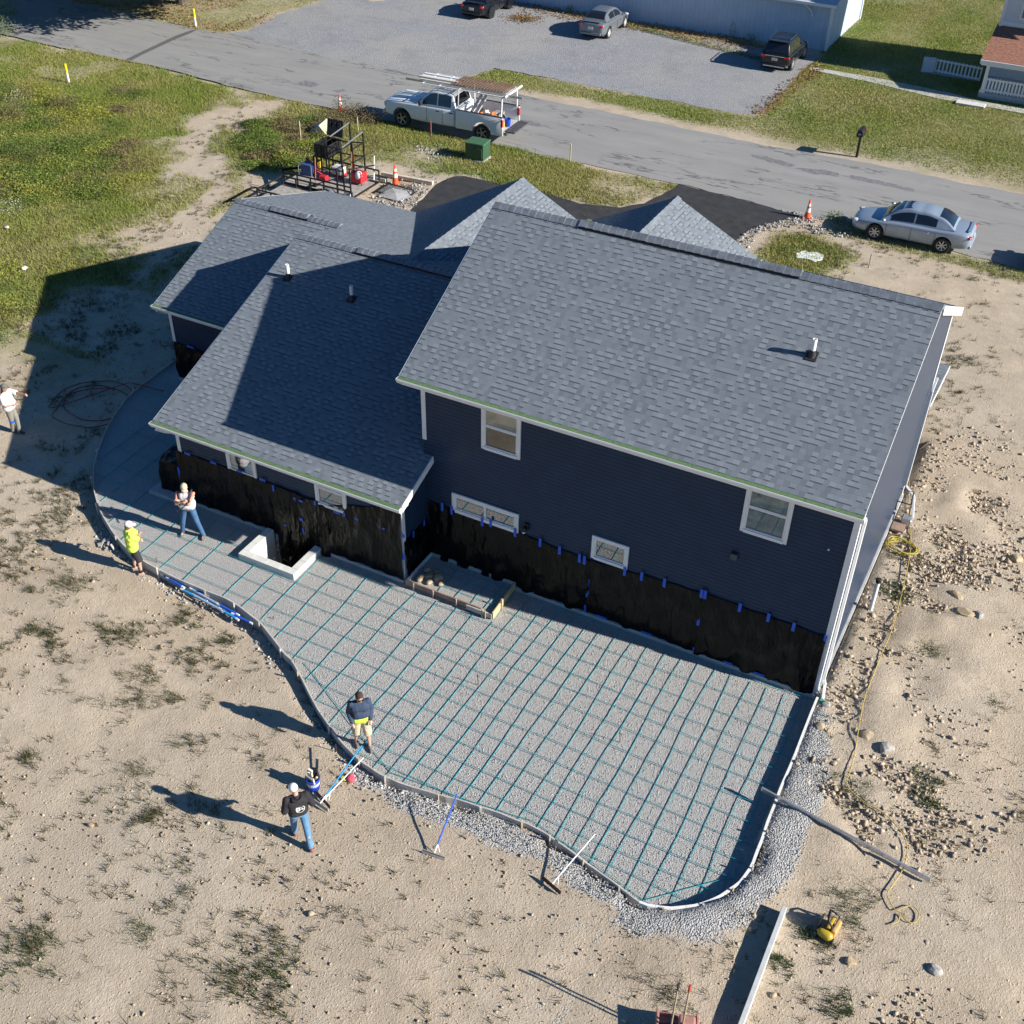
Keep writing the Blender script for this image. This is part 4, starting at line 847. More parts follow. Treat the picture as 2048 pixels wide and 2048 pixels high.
# hoses
def hose(name, pts, r, m, label, cat): 
    o = one(m).tube(smooth_line([Vector(p) for p in pts], 5), r, 7).build(name, smooth=True, fix=False); return tag(o, label, cat)
redh = plain('red_hose', (.24, .035, .03), .5, var=.15)
c = G(190, 812); pts = []
for i in range(46):
    a = i*.33+1.6; e = G(188+7*math.sin(i*.23)+(6*(i/46)), 811); r1 = 1.08+.14*math.sin(i*.5)+(.22 if i > 26 else 0); pts.append((e.x+r1*math.cos(a)*1.05, e.y+r1*math.sin(a)*.95, e.z+.03+.012*(i % 5)+.02*(i//19)))
e = pts[-1]; q1, q2, q3 = G(247, 779), G(270, 784), G(330, 795); pts += [(q1.x, q1.y, .0), (q2.x, q2.y, .15), (q3.x, q3.y, .06)]
hose('air_hose', pts, .017, redh, 'dark red hose coiled on the shaded earth, its end running over the form', 'hose')
yh = plain('yellow_hose', (.48, .36, .09), .6, var=.15)
hose('extension_cord', [G(*p)+Vector((0, 0, .065)) for p in ((1816,950),(1818,1010),(1820,1060),(1819,1110),(1808,1165),(1795,1220),(1780,1270),(1765,1305),(1745,1355),(1728,1400),(1718,1450),(1708,1510),(1698,1550),(1692,1568),(1703,1588),(1728,1608),(1760,1626),(1787,1650),(1806,1675),(1813,1700),(1810,1725),(1800,1750),(1783,1775),(1773,1792),(1780,1810),(1790,1824),(1803,1820),(1822,1815),(1836,1830),(1830,1848),(1812,1846),(1800,1832),(1795,1846),(1780,1853))], .011, yh, 'thin yellow cord running down the bare earth on the right to a loose loop', 'cord')
pts = []
for i in range(60):
    a = i*.62; e = G(1803, 1098); r1 = .3+.05*math.sin(i*1.3); pts.append((e.x+r1*1.2*math.cos(a)+.05*math.sin(i), e.y+r1*math.sin(a), e.z+.04+.1*(i/60)+.02*math.sin(i*2.1)))
hose('cord_coil', pts, .011, plain('yellow_cord', (.52, .42, .05), .6), 'tangled yellow cord coil on the rubble beside the right wall', 'cord coil')
# tool bucket, blower, white pipe, litter
p = G(628, 1575); t = thing('tool_bucket', p, 'blue bucket crammed with floats and trowels beside the man in the black jacket', 'bucket'); B = plain('bucket_blue', (.01, .06, .45), .35)
one(B).lathe([(.13, 0), (.155, .36), (.165, .36), (.165, .33), (.15, .33), (.125, .02), (.02, .02)], n=20, cap=False).build('pail', t, smooth='auto'); one(plain('bucket_band', (.45, .5, .6), .4)).lathe([(.147, .16), (.152, .25)], n=20, cap=False).build('pail_label', t)
for i, (x, y, z, a, s, cc) in enumerate(((-.08, .03, .42, .2, (.12, .05, .3), (.62, .60, .52)), (.04, .07, .45, -.2, (.16, .05, .26), (.015, .015, .02)), (-.05, -.09, .38, .3, (.18, .03, .2), (.28, .27, .25)), (.06, -.08, .42, -.4, (.07, .04, .28), (.62, .55, .42)), (.11, -.02, .40, .5, (.05, .04, .3), (.60, .5, .38)), (-.12, 0, .4, .5, (.05, .12, .24), (.55, .53, .46)))):
    one(plain('tool_%d' % i, cc, .6)).box((x, y, z), s, M=Matrix.Rotation(a, 3, 'Y') @ Matrix.Rotation(a*.6, 3, 'X')).build('hand_tool', t, bevel=.008)
p = G(697, 1560); t = thing('work_glove', p, 'small pink and yellow item dropped by the gravel edge', 'work glove'); b = one(plain('pink_cloth', (.62, .09, .13), .8, bmp=.01)); b.ell((.05, .02, .05), (.12, .09, .06)); b.ell((.02, .08, .06), (.07, .07, .05)); b.build('pad', t, smooth=True); one(plain('yellow_cloth', (.6, .55, .08), .8)).ell((-.1, -.03, .03), (.11, .06, .03)).build('cuff', t, smooth=True)
p = G(1741, 1219); pv = plain('pvc_white', (.78, .78, .76), .4); t = thing('cleanout_pipe', p, 'upright white plastic pipe with a dark cap in the rubble on the right', 'pipe'); one(pv).lathe([(.055, -.1), (.055, .98)], n=14).build('pipe', t, smooth='auto'); one(dark).lathe([(.07, .95), (.075, 1.05), (.05, 1.07)], n=14).build('pipe_cap', t, smooth='auto')
p = G(1860, 1266); tag(rock((p.x, p.y, p.z+.05), .1, 99, plain('white_stone', (.75, .74, .74), .6)), 'round white stone or ball among the green weeds on the right', 'stone')
p = G(1617, 514); b = one(plain('white_plastic', (.80, .86, .82), .4)); k = [(.0, .0), (.45, .1), (.75, .0), (1.0, .35), (.9, .8), (.55, .9), (.35, .75), (.1, .8), (-.12, .4)]; b.prism([(x-.4, y-.4) for x, y in k], .03, .06); o = b.build('plastic_bag', loc=p, bevel=.01); tag(o, 'white plastic bag lying flat on the green patch beyond the right roof', 'plastic bag')
for px, py, s, lab in ((50,541,.13,'crumpled whitish litter on the grass at the left edge'), (15,460,.1,'small white scrap in the grass at the far left edge')):
    p = G(px, py); tag(rock((p.x, p.y, p.z+.12), s, px, plain('white_scrap', (.62, .62, .6), .7)), lab, 'litter')
p = G(225, 1090); 
b = one(grey_w)
for i in range(9): a = i*.7; b.beam((rnd.uniform(-.3, .3), rnd.uniform(-.2, .2), .04+.02*i), (.35*math.cos(a), .3*math.sin(a), .06), .05, .02)
tag(b.build('stake_pile', loc=p), 'little heap of grey scrap stakes on the earth beside the man in the lime vest', 'scrap wood')
# leaning junk at the right wall foot
p = G(1795, 1050); t = thing('hand_truck', p, 'dark metal frame leaning against the foot of the right wall', 'metal frame'); b = one(dsteel); b.tube([(-.2, .5, 0), (-.25, .5, .9), (.15, .5, .9), (.2, .5, .0)], .02, 8); b.tube([(-.22, .5, .45), (.18, .5, .45)], .016, 8); b.build('frame', t); one(alu).box((.2, .1, .15), (.3, .3, .3)).build('can', t, bevel=.03); one(brown).box((.05, -.2, .12), (.35, .5, .06)).build('plank', t)
# ================================================================== PEOPLE
def fuse(mb, name, parent, vox, mat_smooth=2):
    o = mb.build(name, parent, fix=False); r = o.modifiers.new('r', 'REMESH'); r.mode = 'VOXEL'; r.voxel_size = vox
    s = o.modifiers.new('s', 'SMOOTH'); s.iterations = mat_smooth; s.factor = .5
    bake(o); o.data.polygons.foreach_set('use_smooth', [True]*len(o.data.polygons)); return o
def ik(s, h, l1, l2, pole):
    d = h-s; L = min(d.length, (l1+l2)*.995); d.normalize(); h = s+d*L
    a = (l1*l1-l2*l2+L*L)/(2*L); hgt = math.sqrt(max(0, l1*l1-a*a)); p = Vector(pole); p = (p-d*p.dot(d)).normalized()
    return s+d*a+p*hgt, h
def xform(mb, i0, M, c):
    for i in range(i0, len(mb.v)): mb.v[i] = tuple(M @ (Vector(mb.v[i])-c)+c)
skin1 = plain('skin_tan', (.42, .22, .15), .5, var=.08); skin2 = plain('skin_fair', (.50, .30, .22), .5, var=.08)
def cloth(name, c, var=.18): return plain(name, c, .85, var=var, scale=5, bmp=.02, bscale=13)
def person(label, feet, face, H, hands, skin, top, legs, shoe, sleeve=.55, shorts=False, belly=0., wide=1., head=(0, 0), poles=None, lean=0., hem=.90, loose=0., curl=.6):
    fl, fr = feet; mid = (fl+fr)/2; th = thing('person', mid, label, 'person', rz=face); s = H/1.78; inv = Matrix.Rotation(-face, 3, 'Z')
    V = lambda *a: Vector(a)*s
    F = {-1: inv @ (fl-mid), 1: inv @ (fr-mid)}
    up = V(0, lean, 0)
    hipc = V(0, 0, .93); sh = {k: V(.185*k*wide, .0, 1.43)+up for k in (-1, 1)}; hip = {k: hipc+V(.09*k, 0, 0) for k in (-1, 1)}
    ank = {k: F[k]+V(0, 0, .08) for k in (-1, 1)}; knee = {}
    for k in (-1, 1): knee[k], ank[k] = ik(hip[k], ank[k], .43*s, .435*s, (.15*k, 1, 0))
    elb, wri = {}, {}
    for k in (-1, 1):
        pole = (poles or {}).get(k, (.5*k, -1, -.4)); elb[k], wri[k] = ik(sh[k], Vector(hands[k])*s, .30*s, .27*s, pole)
    b = one(skin); q = len(b.v); hc = V(0, .02, 1.64)+up
    b.ell(hc+V(0, -.005, .03), (.077*s, .096*s, .10*s), 16, 12); b.ell(hc+V(0, .035, -.045), (.056*s, .062*s, .065*s)); b.ell(hc+V(0, .10, -.01), (.013*s, .022*s, .022*s)); b.ell(hc+V(0, .088, -.055), (.024*s, .012*s, .01*s))
    for k in (-1, 1): b.ell(hc+V(.079*k, -.005, .0), (.012*s, .025*s, .032*s))
    HM = Matrix.Rotation(head[0], 3, 'Z') @ Matrix.Rotation(head[1], 3, 'X'); piv = V(0, 0, 1.52)+up; xform(b, q, HM, piv)
    b.cap(V(0, -.015, 1.40)+up, piv+HM @ V(0, 0, .06), .06*s, .055*s); b.cap(V(-.09, 0, 1.32)+up, V(.09, 0, 1.32)+up, .10*s, .10*s); b.cap(sh[-1]*.85+V(0, 0, .2), sh[1]*.85+V(0, 0, .2), .052*s, .052*s)
    b.cap(V(0, .0, 1.0), V(0, -.01, 1.3)+up, .085*s, .10*s); b.cap(hip[-1], hip[1], .10*s, .10*s)
    for k in (-1, 1):
        b.cap(sh[k], elb[k], .05*s, .041*s); b.cap(elb[k], wri[k], .042*s, .028*s); d = (wri[k]-elb[k]).normalized(); side = d.cross(Vector((0, 0, 1))); side = side.normalized() if side.length > .1 else Vector((1, 0, 0)); pn = side.cross(d).normalized()
        pe = wri[k]+d*.085*s; b.cap(wri[k], pe, .027*s, .034*s, 8)
        for i, (o_, L_) in enumerate(((-.027, .062), (-.009, .075), (.009, .07), (.027, .055))):
            a0 = pe+side*o_*s; a1 = a0+(d*math.cos(curl*.6)-pn*math.sin(curl*.6))*L_*.55*s; a2 = a1+(d*math.cos(curl*1.6)-pn*math.sin(curl*1.6))*L_*.5*s; b.cap(a0, a1, .0105*s, .0095*s, 6, 2); b.cap(a1, a2, .0095*s, .008*s, 6, 2)
        a0 = wri[k]+d*.03*s+side*.02*s*k; b.cap(a0, a0+(d*.6+side*k*.8)*.055*s, .013*s, .009*s, 6, 2)
        b.cap(hip[k], knee[k], .082*s, .055*s); b.cap(knee[k]+V(0, -.01, -.03), ank[k]*.45+knee[k]*.55+V(0, -.02, 0), .055*s, .05*s); b.cap(ank[k]*.45+knee[k]*.55+V(0, -.01, 0), ank[k], .048*s, .036*s); b.cap(ank[k]+V(0, -.03, -.04), ank[k]+V(0, .12, -.045), .035*s, .03*s)
    fuse(b, 'body', th, .011*s)
    e = one(plain('eye_dark', (.03, .02, .015), .3)); q = 0
    for k in (-1, 1): e.ell(hc+V(.03*k, .087, .015), (.012*s, .006*s, .007*s), 8, 6)
    xform(e, 0, HM, piv); e.build('eyes', th)
    if top:
        t = one(top[0]); L = loose
        t.cap(V(-.095*wide, .0, 1.33)+up, V(.095*wide, 0, 1.33)+up, (.122+L)*s, (.122+L)*s, 14); t.cap(V(0, -.03, 1.46)+up, V(0, .0, 1.38)+up, .07*s, .1*s, 12)
        t.cap(V(-.06, .01+belly*.4, 1.12), V(.06, .01+belly*.4, 1.12), (.125+L+belly)*s, (.125+L+belly)*s, 14); t.cap(V(-.075, 0, hem+.1), V(.075, 0, hem+.1), (.118+L+belly*.5)*s, (.118+L+belly*.5)*s, 14)
        t.cap(V(-.1, 0, 1.28)+up, V(-.06, 0, 1.1), (.1+L)*s, (.1+L)*s); t.cap(V(.1, 0, 1.28)+up, V(.06, 0, 1.1), (.1+L)*s, (.1+L)*s)
        if sleeve > 0:
            t.cap(sh[-1]*.8+V(0, 0, .285), sh[1]*.8+V(0, 0, .285), .07*s, .07*s)
            for k in (-1, 1):
                if sleeve <= 1: t.tube([sh[k]+V(-.05*k, 0, 0), sh[k], sh[k].lerp(elb[k], sleeve)], [.07*s, (.068+L*.5)*s, (.066+L*.6)*s], 12)
                else: t.cap(sh[k], elb[k], (.066+L*.6)*s, (.06+L*.6)*s); t.cap(elb[k], elb[k].lerp(wri[k], min(1, sleeve-1)), (.06+L*.6)*s, (.044+L*.5)*s)
        fuse(t, top[1], th, .013*s, 3)
    p = one(legs[0])
    p.cap(hip[-1]+V(0, 0, .02), hip[1]+V(0, 0, .02), .112*s, .112*s, 14)
    for k in (-1, 1):
        if shorts:
            e_ = knee[k].lerp(ank[k], .08); p.tube([hip[k]+V(0, 0, .03), hip[k].lerp(knee[k], .5), e_], [.105*s, .104*s, .098*s], 14)
        else: p.cap(hip[k], knee[k], .098*s, .074*s); p.cap(knee[k], ank[k]+V(0, 0, -.02), .074*s, .062*s)
    fuse(p, legs[1], th, .013*s, 3)
    h = one(shoe)
    for k in (-1, 1):
        f = F[k]; h.cap(f+V(0, -.06, .045), f+V(0, .02, .06), .045*s, .05*s); h.cap(f+V(0, .02, .045), f+V(0, .15, .035), .047*s, .036*s)
    fuse(h, 'shoes', th, .012*s, 1)
    th['_'] = 1; del th['_']
    return th, dict(hc=hc, HM=HM, piv=piv, s=s, V=V, sh=sh, elb=elb, wri=wri, knee=knee, ank=ank, up=up)
def headwear(th, J, dome, bill=None, bill_mat=None, back=False, brim=False):
    s, V, hc = J['s'], J['V'], J['hc']; m = one(dome); m.ell(hc+V(0, -.005, .055), (.090*s, .108*s, .088*s), 18, 12)
    if brim: m.lathe([(.09*s, .0), (.15*s, -.01*s), (.15*s, -.004*s), (.08*s, .012*s)], hc+V(0, 0, .06), 22)
    m.v = [tuple(v) for v in m.v]; k = []
    xform(m, 0, J['HM'], J['piv']); o = m.build('cap', th, smooth=True)
    if bill_mat:
        b = one(bill_mat); sg = -1 if back else 1; vs = []
        for i in range(9):
            a = math.pi*i/8; x = .078*math.cos(a); y = .06+.10*math.sin(a)*.95; vs += [hc+V(x, sg*(.045+.02), .05), hc+V(x*1.02, sg*y*1.18, .045-.02*math.sin(a))]
        b.add(vs, [(2*i, 2*i+1, 2*i+3, 2*i+2) for i in range(8)]); xform(b, 0, J['HM'], J['piv']); q = b.build('bill', th, fix=False, smooth=True); q.modifiers.new('s', 'SOLIDIFY').thickness = .008; bpy.context.view_layer.update()
    return o
def ang(a, b): return math.atan2((b-a).y, (b-a).x)-math.pi/2
toCam = lambda p: math.atan2(-p.y, -p.x)-math.pi/2
# man in tank top, arms folded up at his chin
fl, fr = G(408, 1074, 0), G(366, 1067, 0); m_ = (fl+fr)/2
th, J = person('burly man in white tank top, jeans and khaki cap, standing by the black plastic', (fl, fr), toCam(m_)-R(22), 1.84, {-1: (.10, .25, 1.36), 1: (-.02, .29, 1.38)}, plain('skin_red', (.56, .27, .19), .5, var=.1), (cloth('tank_white', (.62, .60, .62)), 'tank_top'), (cloth('jeans_blue', (.045, .115, .23)), 'jeans'), plain('shoe_mixed', (.12, .11, .10), .6), sleeve=0, belly=.055, wide=1.15, head=(R(18), R(-14)), poles={-1: (-1, .1, -.9), 1: (1, .1, -.9)}, hem=.93, curl=1.2)
kh = plain('cap_khaki', (.50, .44, .31), .8, var=.2, scale=30); headwear(th, J, kh, bill_mat=kh)
V = J['V']; one(dsteel).tube([V(-.19, .25, 1.36), V(.05, .33, 1.16), V(.2, .3, 1.06)], .016, 8).build('strap', th); one(plain('vest_navy', (.03, .035, .06), .8)).tube([V(.15, -.10, 1.47), V(.165, .02, 1.5), V(.13, .145, 1.36), V(.13, .17, 1.15)], .026, 8).build('vest_strap', th, smooth=True); one(plain('vest_navy', (.03, .035, .06), .8)).tube([V(-.15, -.10, 1.47), V(-.165, .02, 1.5), V(-.13, .145, 1.36)], .026, 8).build('vest_strap', th, smooth=True)
one(plain('beard', (.10, .065, .045), .9)).build('beard', th) if False else None
# man in lime T-shirt
fl, fr = G(270, 1139), G(284, 1150); m_ = (fl+fr)/2
th, J = person('man in lime yellow T-shirt, black shorts and white cap, arms folded, outside the form', (fl, fr), R(-38), 1.76, {-1: (.12, .24, 1.22), 1: (-.12, .26, 1.18)}, skin2, (cloth('hivis_lime', (.60, .80, .10), .06), 'T_shirt'.lower()), (cloth('shorts_black', (.025, .024, .03)), 'shorts'), plain('shoe_tan', (.36, .26, .20), .7), sleeve=.95, shorts=True, loose=.03, belly=.02, head=(R(-5), R(-8)), poles={-1: (-1, .2, -.6), 1: (1, .2, -.6)}, hem=.84, curl=1.)
wc = plain('cap_white', (.80, .80, .80), .7, var=.03); headwear(th, J, wc, bill_mat=wc)
V = J['V']; hr = one(plain('hair_auburn', (.16, .07, .035), .9)); hr.ell(J['hc']+V(0, -.03, -.03), (.08*J['s'], .085*J['s'], .09*J['s'])); xform(hr, 0, J['HM'], J['piv']); hr.build('hair', th, smooth=True)
sk = one(plain('sock_black', (.02, .02, .02), .8))
for k in (-1, 1): sk.lathe([(.043, .0), (.05, .06), (.047, .09)], J['ank'][k]+V(0, -.005, .02), 12)
sk.build('socks', th, smooth=True)
# man with dreadlocks pointing
fl, fr = G(40, 866), G(27, 864); m_ = (fl+fr)/2
th, J = person('man with long dark hair, grey cap and white T-shirt, stretching one arm out', (fl, fr), R(-78), 1.80, {1: (.06, .27, 1.12), -1: (-.12, .57, 1.44)}, skin1, (cloth('tee_white', (.78, .75, .76), .05), 't_shirt'), (cloth('work_trousers', (.21, .20, .17)), 'trousers'), plain('shoe_black', (.025, .03, .04), .6), sleeve=.9, belly=.03, loose=.02, head=(R(10), R(-4)), hem=.88, poles={-1: (-.6, .2, -1), 1: (1, -.3, -.6)}, curl=.9)
gc_ = plain('cap_grey', (.12, .125, .12), .8); headwear(th, J, gc_, bill_mat=gc_, back=True)
V = J['V']; hr = one(plain('hair_black', (.015, .013, .012), .8))
for i in range(15):
    a = R(200+140*i/14); x, y = .075*math.cos(a), .085*math.sin(a); hr.tube([J['hc']+V(x, y, .02), J['hc']+V(x*1.3, y*1.3-.01, -.12), J['hc']+V(x*1.7, y*1.5-.02, -.30+.03*(i % 3))], [.017, .018, .010], 6)
hr.build('hair', th, smooth=True); kp = one(blue_p); kp.lathe([(.078, -.03), (.082, .04)], J['knee'][1]+V(0, 0, -.06), 12); kp.build('knee_band', th)
# man in navy sweatshirt and khaki shorts
fl, fr = G(740, 1496, 0), G(713, 1487, 0); m_ = (fl+fr)/2
th, J = person('man in navy sweatshirt, khaki shorts and sunglasses, standing on the gravel by the form', (fl, fr), toCam(m_)+R(6), 1.80, {-1: (-.20, .13, .95), 1: (.20, .13, .95)}, skin2, (cloth('sweat_navy', (.030, .050, .095)), 'sweatshirt'), (cloth('shorts_khaki', (.50, .42, .29)), 'shorts'), plain('shoe_grey', (.15, .14, .13), .7), sleeve=1.9, shorts=True, loose=.022, head=(R(8), R(-16)), hem=.98, poles={-1: (-.35, -1, 0), 1: (.35, -1, 0)}, curl=1.)
V = J['V']; hr = one(plain('hair_brown', (.045, .026, .018), .85)); hr.ell(J['hc']+V(0, -.02, .055), (.086*J['s'], .10*J['s'], .088*J['s']), 18, 12); hr.ell(J['hc']+V(0, -.05, .0), (.08*J['s'], .065*J['s'], .08*J['s'])); xform(hr, 0, J['HM'], J['piv']); hr.build('hair', th, smooth=True)
g_ = one(plain('sunglass', (.012, .01, .012), .15)); g_.box(J['hc']+V(0, .093, .015), (.14*J['s'], .02, .035*J['s'])); xform(g_, 0, J['HM'], J['piv']); g_.build('sunglasses', th, bevel=.006)
sk = one(cloth('hem_lime', (.50, .68, .06), .05)); sk.cap(V(-.075, .0, .955), V(.075, 0, .955), .147*J['s'], .147*J['s'], 16); fuse(sk, 'shirt_hem', th, .013, 1)
# man in black jacket, seen from behind
fl, fr = G(590, 1667), G(622, 1699); m_ = (fl+fr)/2
def mat_jacket():
    m = cloth('jacket_black', (.016, .015, .019)); nt = m.node_tree; b = nt.nodes['Principled BSDF']; src = b.inputs['Base Color'].links[0].from_socket
    co = coords(nt); sp = nt.nodes.new('ShaderNodeSeparateXYZ'); nt.links.new(co, sp.inputs[0]); x, y, z = sp.outputs
    back = mth(nt, 'LESS_THAN', y, -.04)
    def rect(cx, cz, w, h): return mth(nt, 'MULTIPLY', mth(nt, 'LESS_THAN', mth(nt, 'ABSOLUTE', mth(nt, 'SUBTRACT', x, cx)), w), mth(nt, 'LESS_THAN', mth(nt, 'ABSOLUTE', mth(nt, 'SUBTRACT', z, cz)), h))
    def circ(cx, cz, r): return mth(nt, 'SQRT', mth(nt, 'ADD', mth(nt, 'POWER', mth(nt, 'SUBTRACT', x, cx), 2), mth(nt, 'POWER', mth(nt, 'SUBTRACT', z, cz), 2)))
    rr = circ(.035, 1.22, 0); msk = mth(nt, 'LESS_THAN', mth(nt, 'ABSOLUTE', mth(nt, 'SUBTRACT', rr, .088)), .008)
    for a in ((-.045, 1.215, .012, .034), (-.02, 1.242, .02, .008), (-.02, 1.214, .016, .007), (-.02, 1.188, .02, .008), (.012, 1.215, .011, .036), (.03, 1.247, .018, .009), (.03, 1.215, .014, .007), (.068, 1.225, .012, .03), (.085, 1.2, .02, .009)): msk = mth(nt, 'MAXIMUM', msk, rect(*a))
    nt.links.new(mix(nt, mth(nt, 'MULTIPLY', msk, back), src, (.55, .55, .53)), b.inputs['Base Color']); return m
th, J = person('man in black jacket with round white back emblem and blue jeans, seen from behind', (fl, fr), toCam(m_)+R(180+8), 1.84, {-1: (-.22, .20, 1.0), 1: (.27, .16, .98)}, skin2, (mat_jacket(), 'jacket'), (cloth('jeans_light', (.10, .22, .36)), 'jeans'), plain('shoe_red', (.25, .07, .05), .6), sleeve=1.9, wide=1.06, loose=.02, head=(R(28), R(-12)), hem=.93, poles={-1: (-.4, -1, -.2), 1: (.4, -1, -.2)}, curl=1.)
headwear(th, J, plain('cap_white', (.8, .8, .8), .7), bill_mat=plain('bill_navy', (.02, .025, .05), .7))
V = J['V']; one(plain('jacket_hood', (.02, .019, .022), .9)).tube([V(-.1, -.03, 1.47), V(-.08, -.11, 1.46), V(0, -.135, 1.44), V(.08, -.11, 1.46), V(.1, -.03, 1.47)], .035, 8).build('hood', th, smooth=True)
# ================================================================== VEHICLES
tyre_m = plain('tyre', (.022, .022, .022), .85); rim_m = plain('rim_alloy', (.55, .55, .56), .3, metal=.6); glass_c = plain('car_glass', (.012, .014, .018), .04, spec=.8, coat=.5); blackp = plain('black_plastic_trim', (.02, .02, .021), .6); red_l = plain('red_lamp', (.45, .012, .012), .2, coat=.6); clear_l = plain('clear_lamp', (.55, .56, .58), .15, coat=.6); plate_m = plain('plate', (.6, .6, .62), .4); chrome = plain('chrome', (.6, .6, .6), .15, metal=1.)
def loft(mb, sts):
    n = len(sts[0]); vs = [p for s in sts for p in s]; fs = []
    for i in range(len(sts)-1):
        for j in range(n-1): fs.append((i*n+j, (i+1)*n+j, (i+1)*n+j+1, i*n+j+1))
    mb.add(vs, fs); return mb
def wheel(th, x, y, r, w, rim, spokes=7, dark_hub=False):
    sg = 1 if y > 0 else -1; t = one(tyre_m).lathe([(r*.68, -w/2), (r*.93, -w/2), (r, -w*.36), (r, w*.36), (r*.93, w/2), (r*.68, w/2), (r*.64, w*.2), (r*.64, -w*.2)], n=26, axis='Y', cap=False); h = thing_child('wheel', th, t, (x, y, r))
    m = one(rim); f = sg*w*.40; m.lathe([(r*.69, f*.9), (r*.66, f*1.05), (r*.60, f*.9), (r*.60, f*.2)], n=26, axis='Y', cap=False)
    for k in range(spokes): a = 2*math.pi*k/spokes; c, s = math.cos(a), math.sin(a); m.beam((c*r*.12, f*.85, s*r*.12), (c*r*.63, f*.95, s*r*.63), .05*r/.33, .03, up=(0, 1, 0))
    m.lathe([(.001, f*.9), (r*.2, f*.95)], n=12, axis='Y'); m.build('rim', h); one(dark).lathe([(.001, f*.15), (r*.62, f*.15)], n=20, axis='Y').build('brake_shadow' if False else 'hub_shade', h)  # black disc stands in for the shade behind the spokes
def thing_child(name, th, mb, loc):
    o = mb.build(name, th, loc=loc, smooth='auto'); return o
def quad(mb, A, B, C, D, u0, u1, v0, v1, off, nu=1):
    A, B, C, D = map(Vector, (A, B, C, D)); n = (B-A).cross(D-A).normalized()
    P = lambda u, v: (A.lerp(B, u)).lerp(D.lerp(C, u), v)+n*off
    return mb.add([P(u0, v0), P(u1, v0), P(u1, v1), P(u0, v1)], [(0, 1, 2, 3)])
def cabin(th, paint, a, b, c, d, zb, zd, H, bw, rw, sides, boxy=False, ws=(.10, .9), rear=(.12, .88)):
    key = [(a, zb), (b, H-.045), ((b+c)/2, H), (c, H-.05), (d, zd)]; xk = [k[0] for k in key]
    def top(x):                                                     # roof line: straight screens, gently crowned roof
        for (x0, z0), (x1, z1) in zip(key, key[1:]):
            if x1 <= x <= x0: t = (x0-x)/(x0-x1); z = z0+(z1-z0)*t; return z+(.10 if (x0 == a or x1 == d) and not boxy else .035)*math.sin(math.pi*t)
        return zb
    bt = lambda x: zb+(zd-zb)*(a-x)/(a-d)
    def sect(x, off=0.):
        t = max(top(x), bt(x)+.004); q = min(1, (t-bt(x))/(H-zb)); w = rw+(bw-rw)*(1-q)**1.2; e = min(.13, (t-bt(x))*.5); o = off
        return [(0, t+o), (.5*w, t-.006+o), (.84*w, t-.10*e-.01+o), (.965*w+o*.7, t-.42*e+o*.7), (w+o, t-e), (w+(bw-w)*.55+o, bt(x)+(t-e-bt(x))*.45), (bw+o, bt(x)-.03)]
    n = 34; X = [a+(d-a)*i/n for i in range(n+1)]; m = one(paint)
    for s in (-1, 1): loft(m, [[(x, s*y, z) for y, z in sect(x)] for x in X])
    o = m.build('cabin', th, smooth=True); bm = bmesh.new(); bm.from_mesh(o.data); bmesh.ops.remove_doubles(bm, verts=bm.verts, dist=1e-4); bmesh.ops.recalc_face_normals(bm, faces=bm.faces); bm.to_mesh(o.data); bm.free()
    def strip(nm, x0, x1, wmax):
        g = one(glass_c); pts = [x0+(x1-x0)*i/8 for i in range(9)]
        loft(g, [[(x, -y, z) for y, z in reversed(sect(x, .008)[1:3])]+[(x, y, z) for y, z in sect(x, .008)[0:3]] for x in pts]); g.build(nm, th, smooth=True)
    strip('windscreen', a+(b-a)*ws[0], a+(b-a)*ws[1], .84); strip('rear_window', d+(c-d)*rear[1], d+(c-d)*rear[0], .84)
    xs0 = a+(b-a)*.42; xs1 = d+(c-d)*(.42 if not boxy else .2)
    for s in (-1, 1):
        for u0, u1 in zip(sides, sides[1:]):
            x0, x1 = xs0+(xs1-xs0)*u0-(.02), xs0+(xs1-xs0)*u1+.04; g = one(glass_c); P = []
            for i in range(11):
                x = x0+(x1-x0)*i/10; S_ = sect(x, .009); tp, lo = S_[4], S_[6]; P.append([(x, s*(lo[0]+(tp[0]-lo[0])*v), lo[1]+(tp[1]-lo[1])*v) for v in (.16, .5, .82, .98)])
            loft(g, P).build('side_window', th, smooth=True)
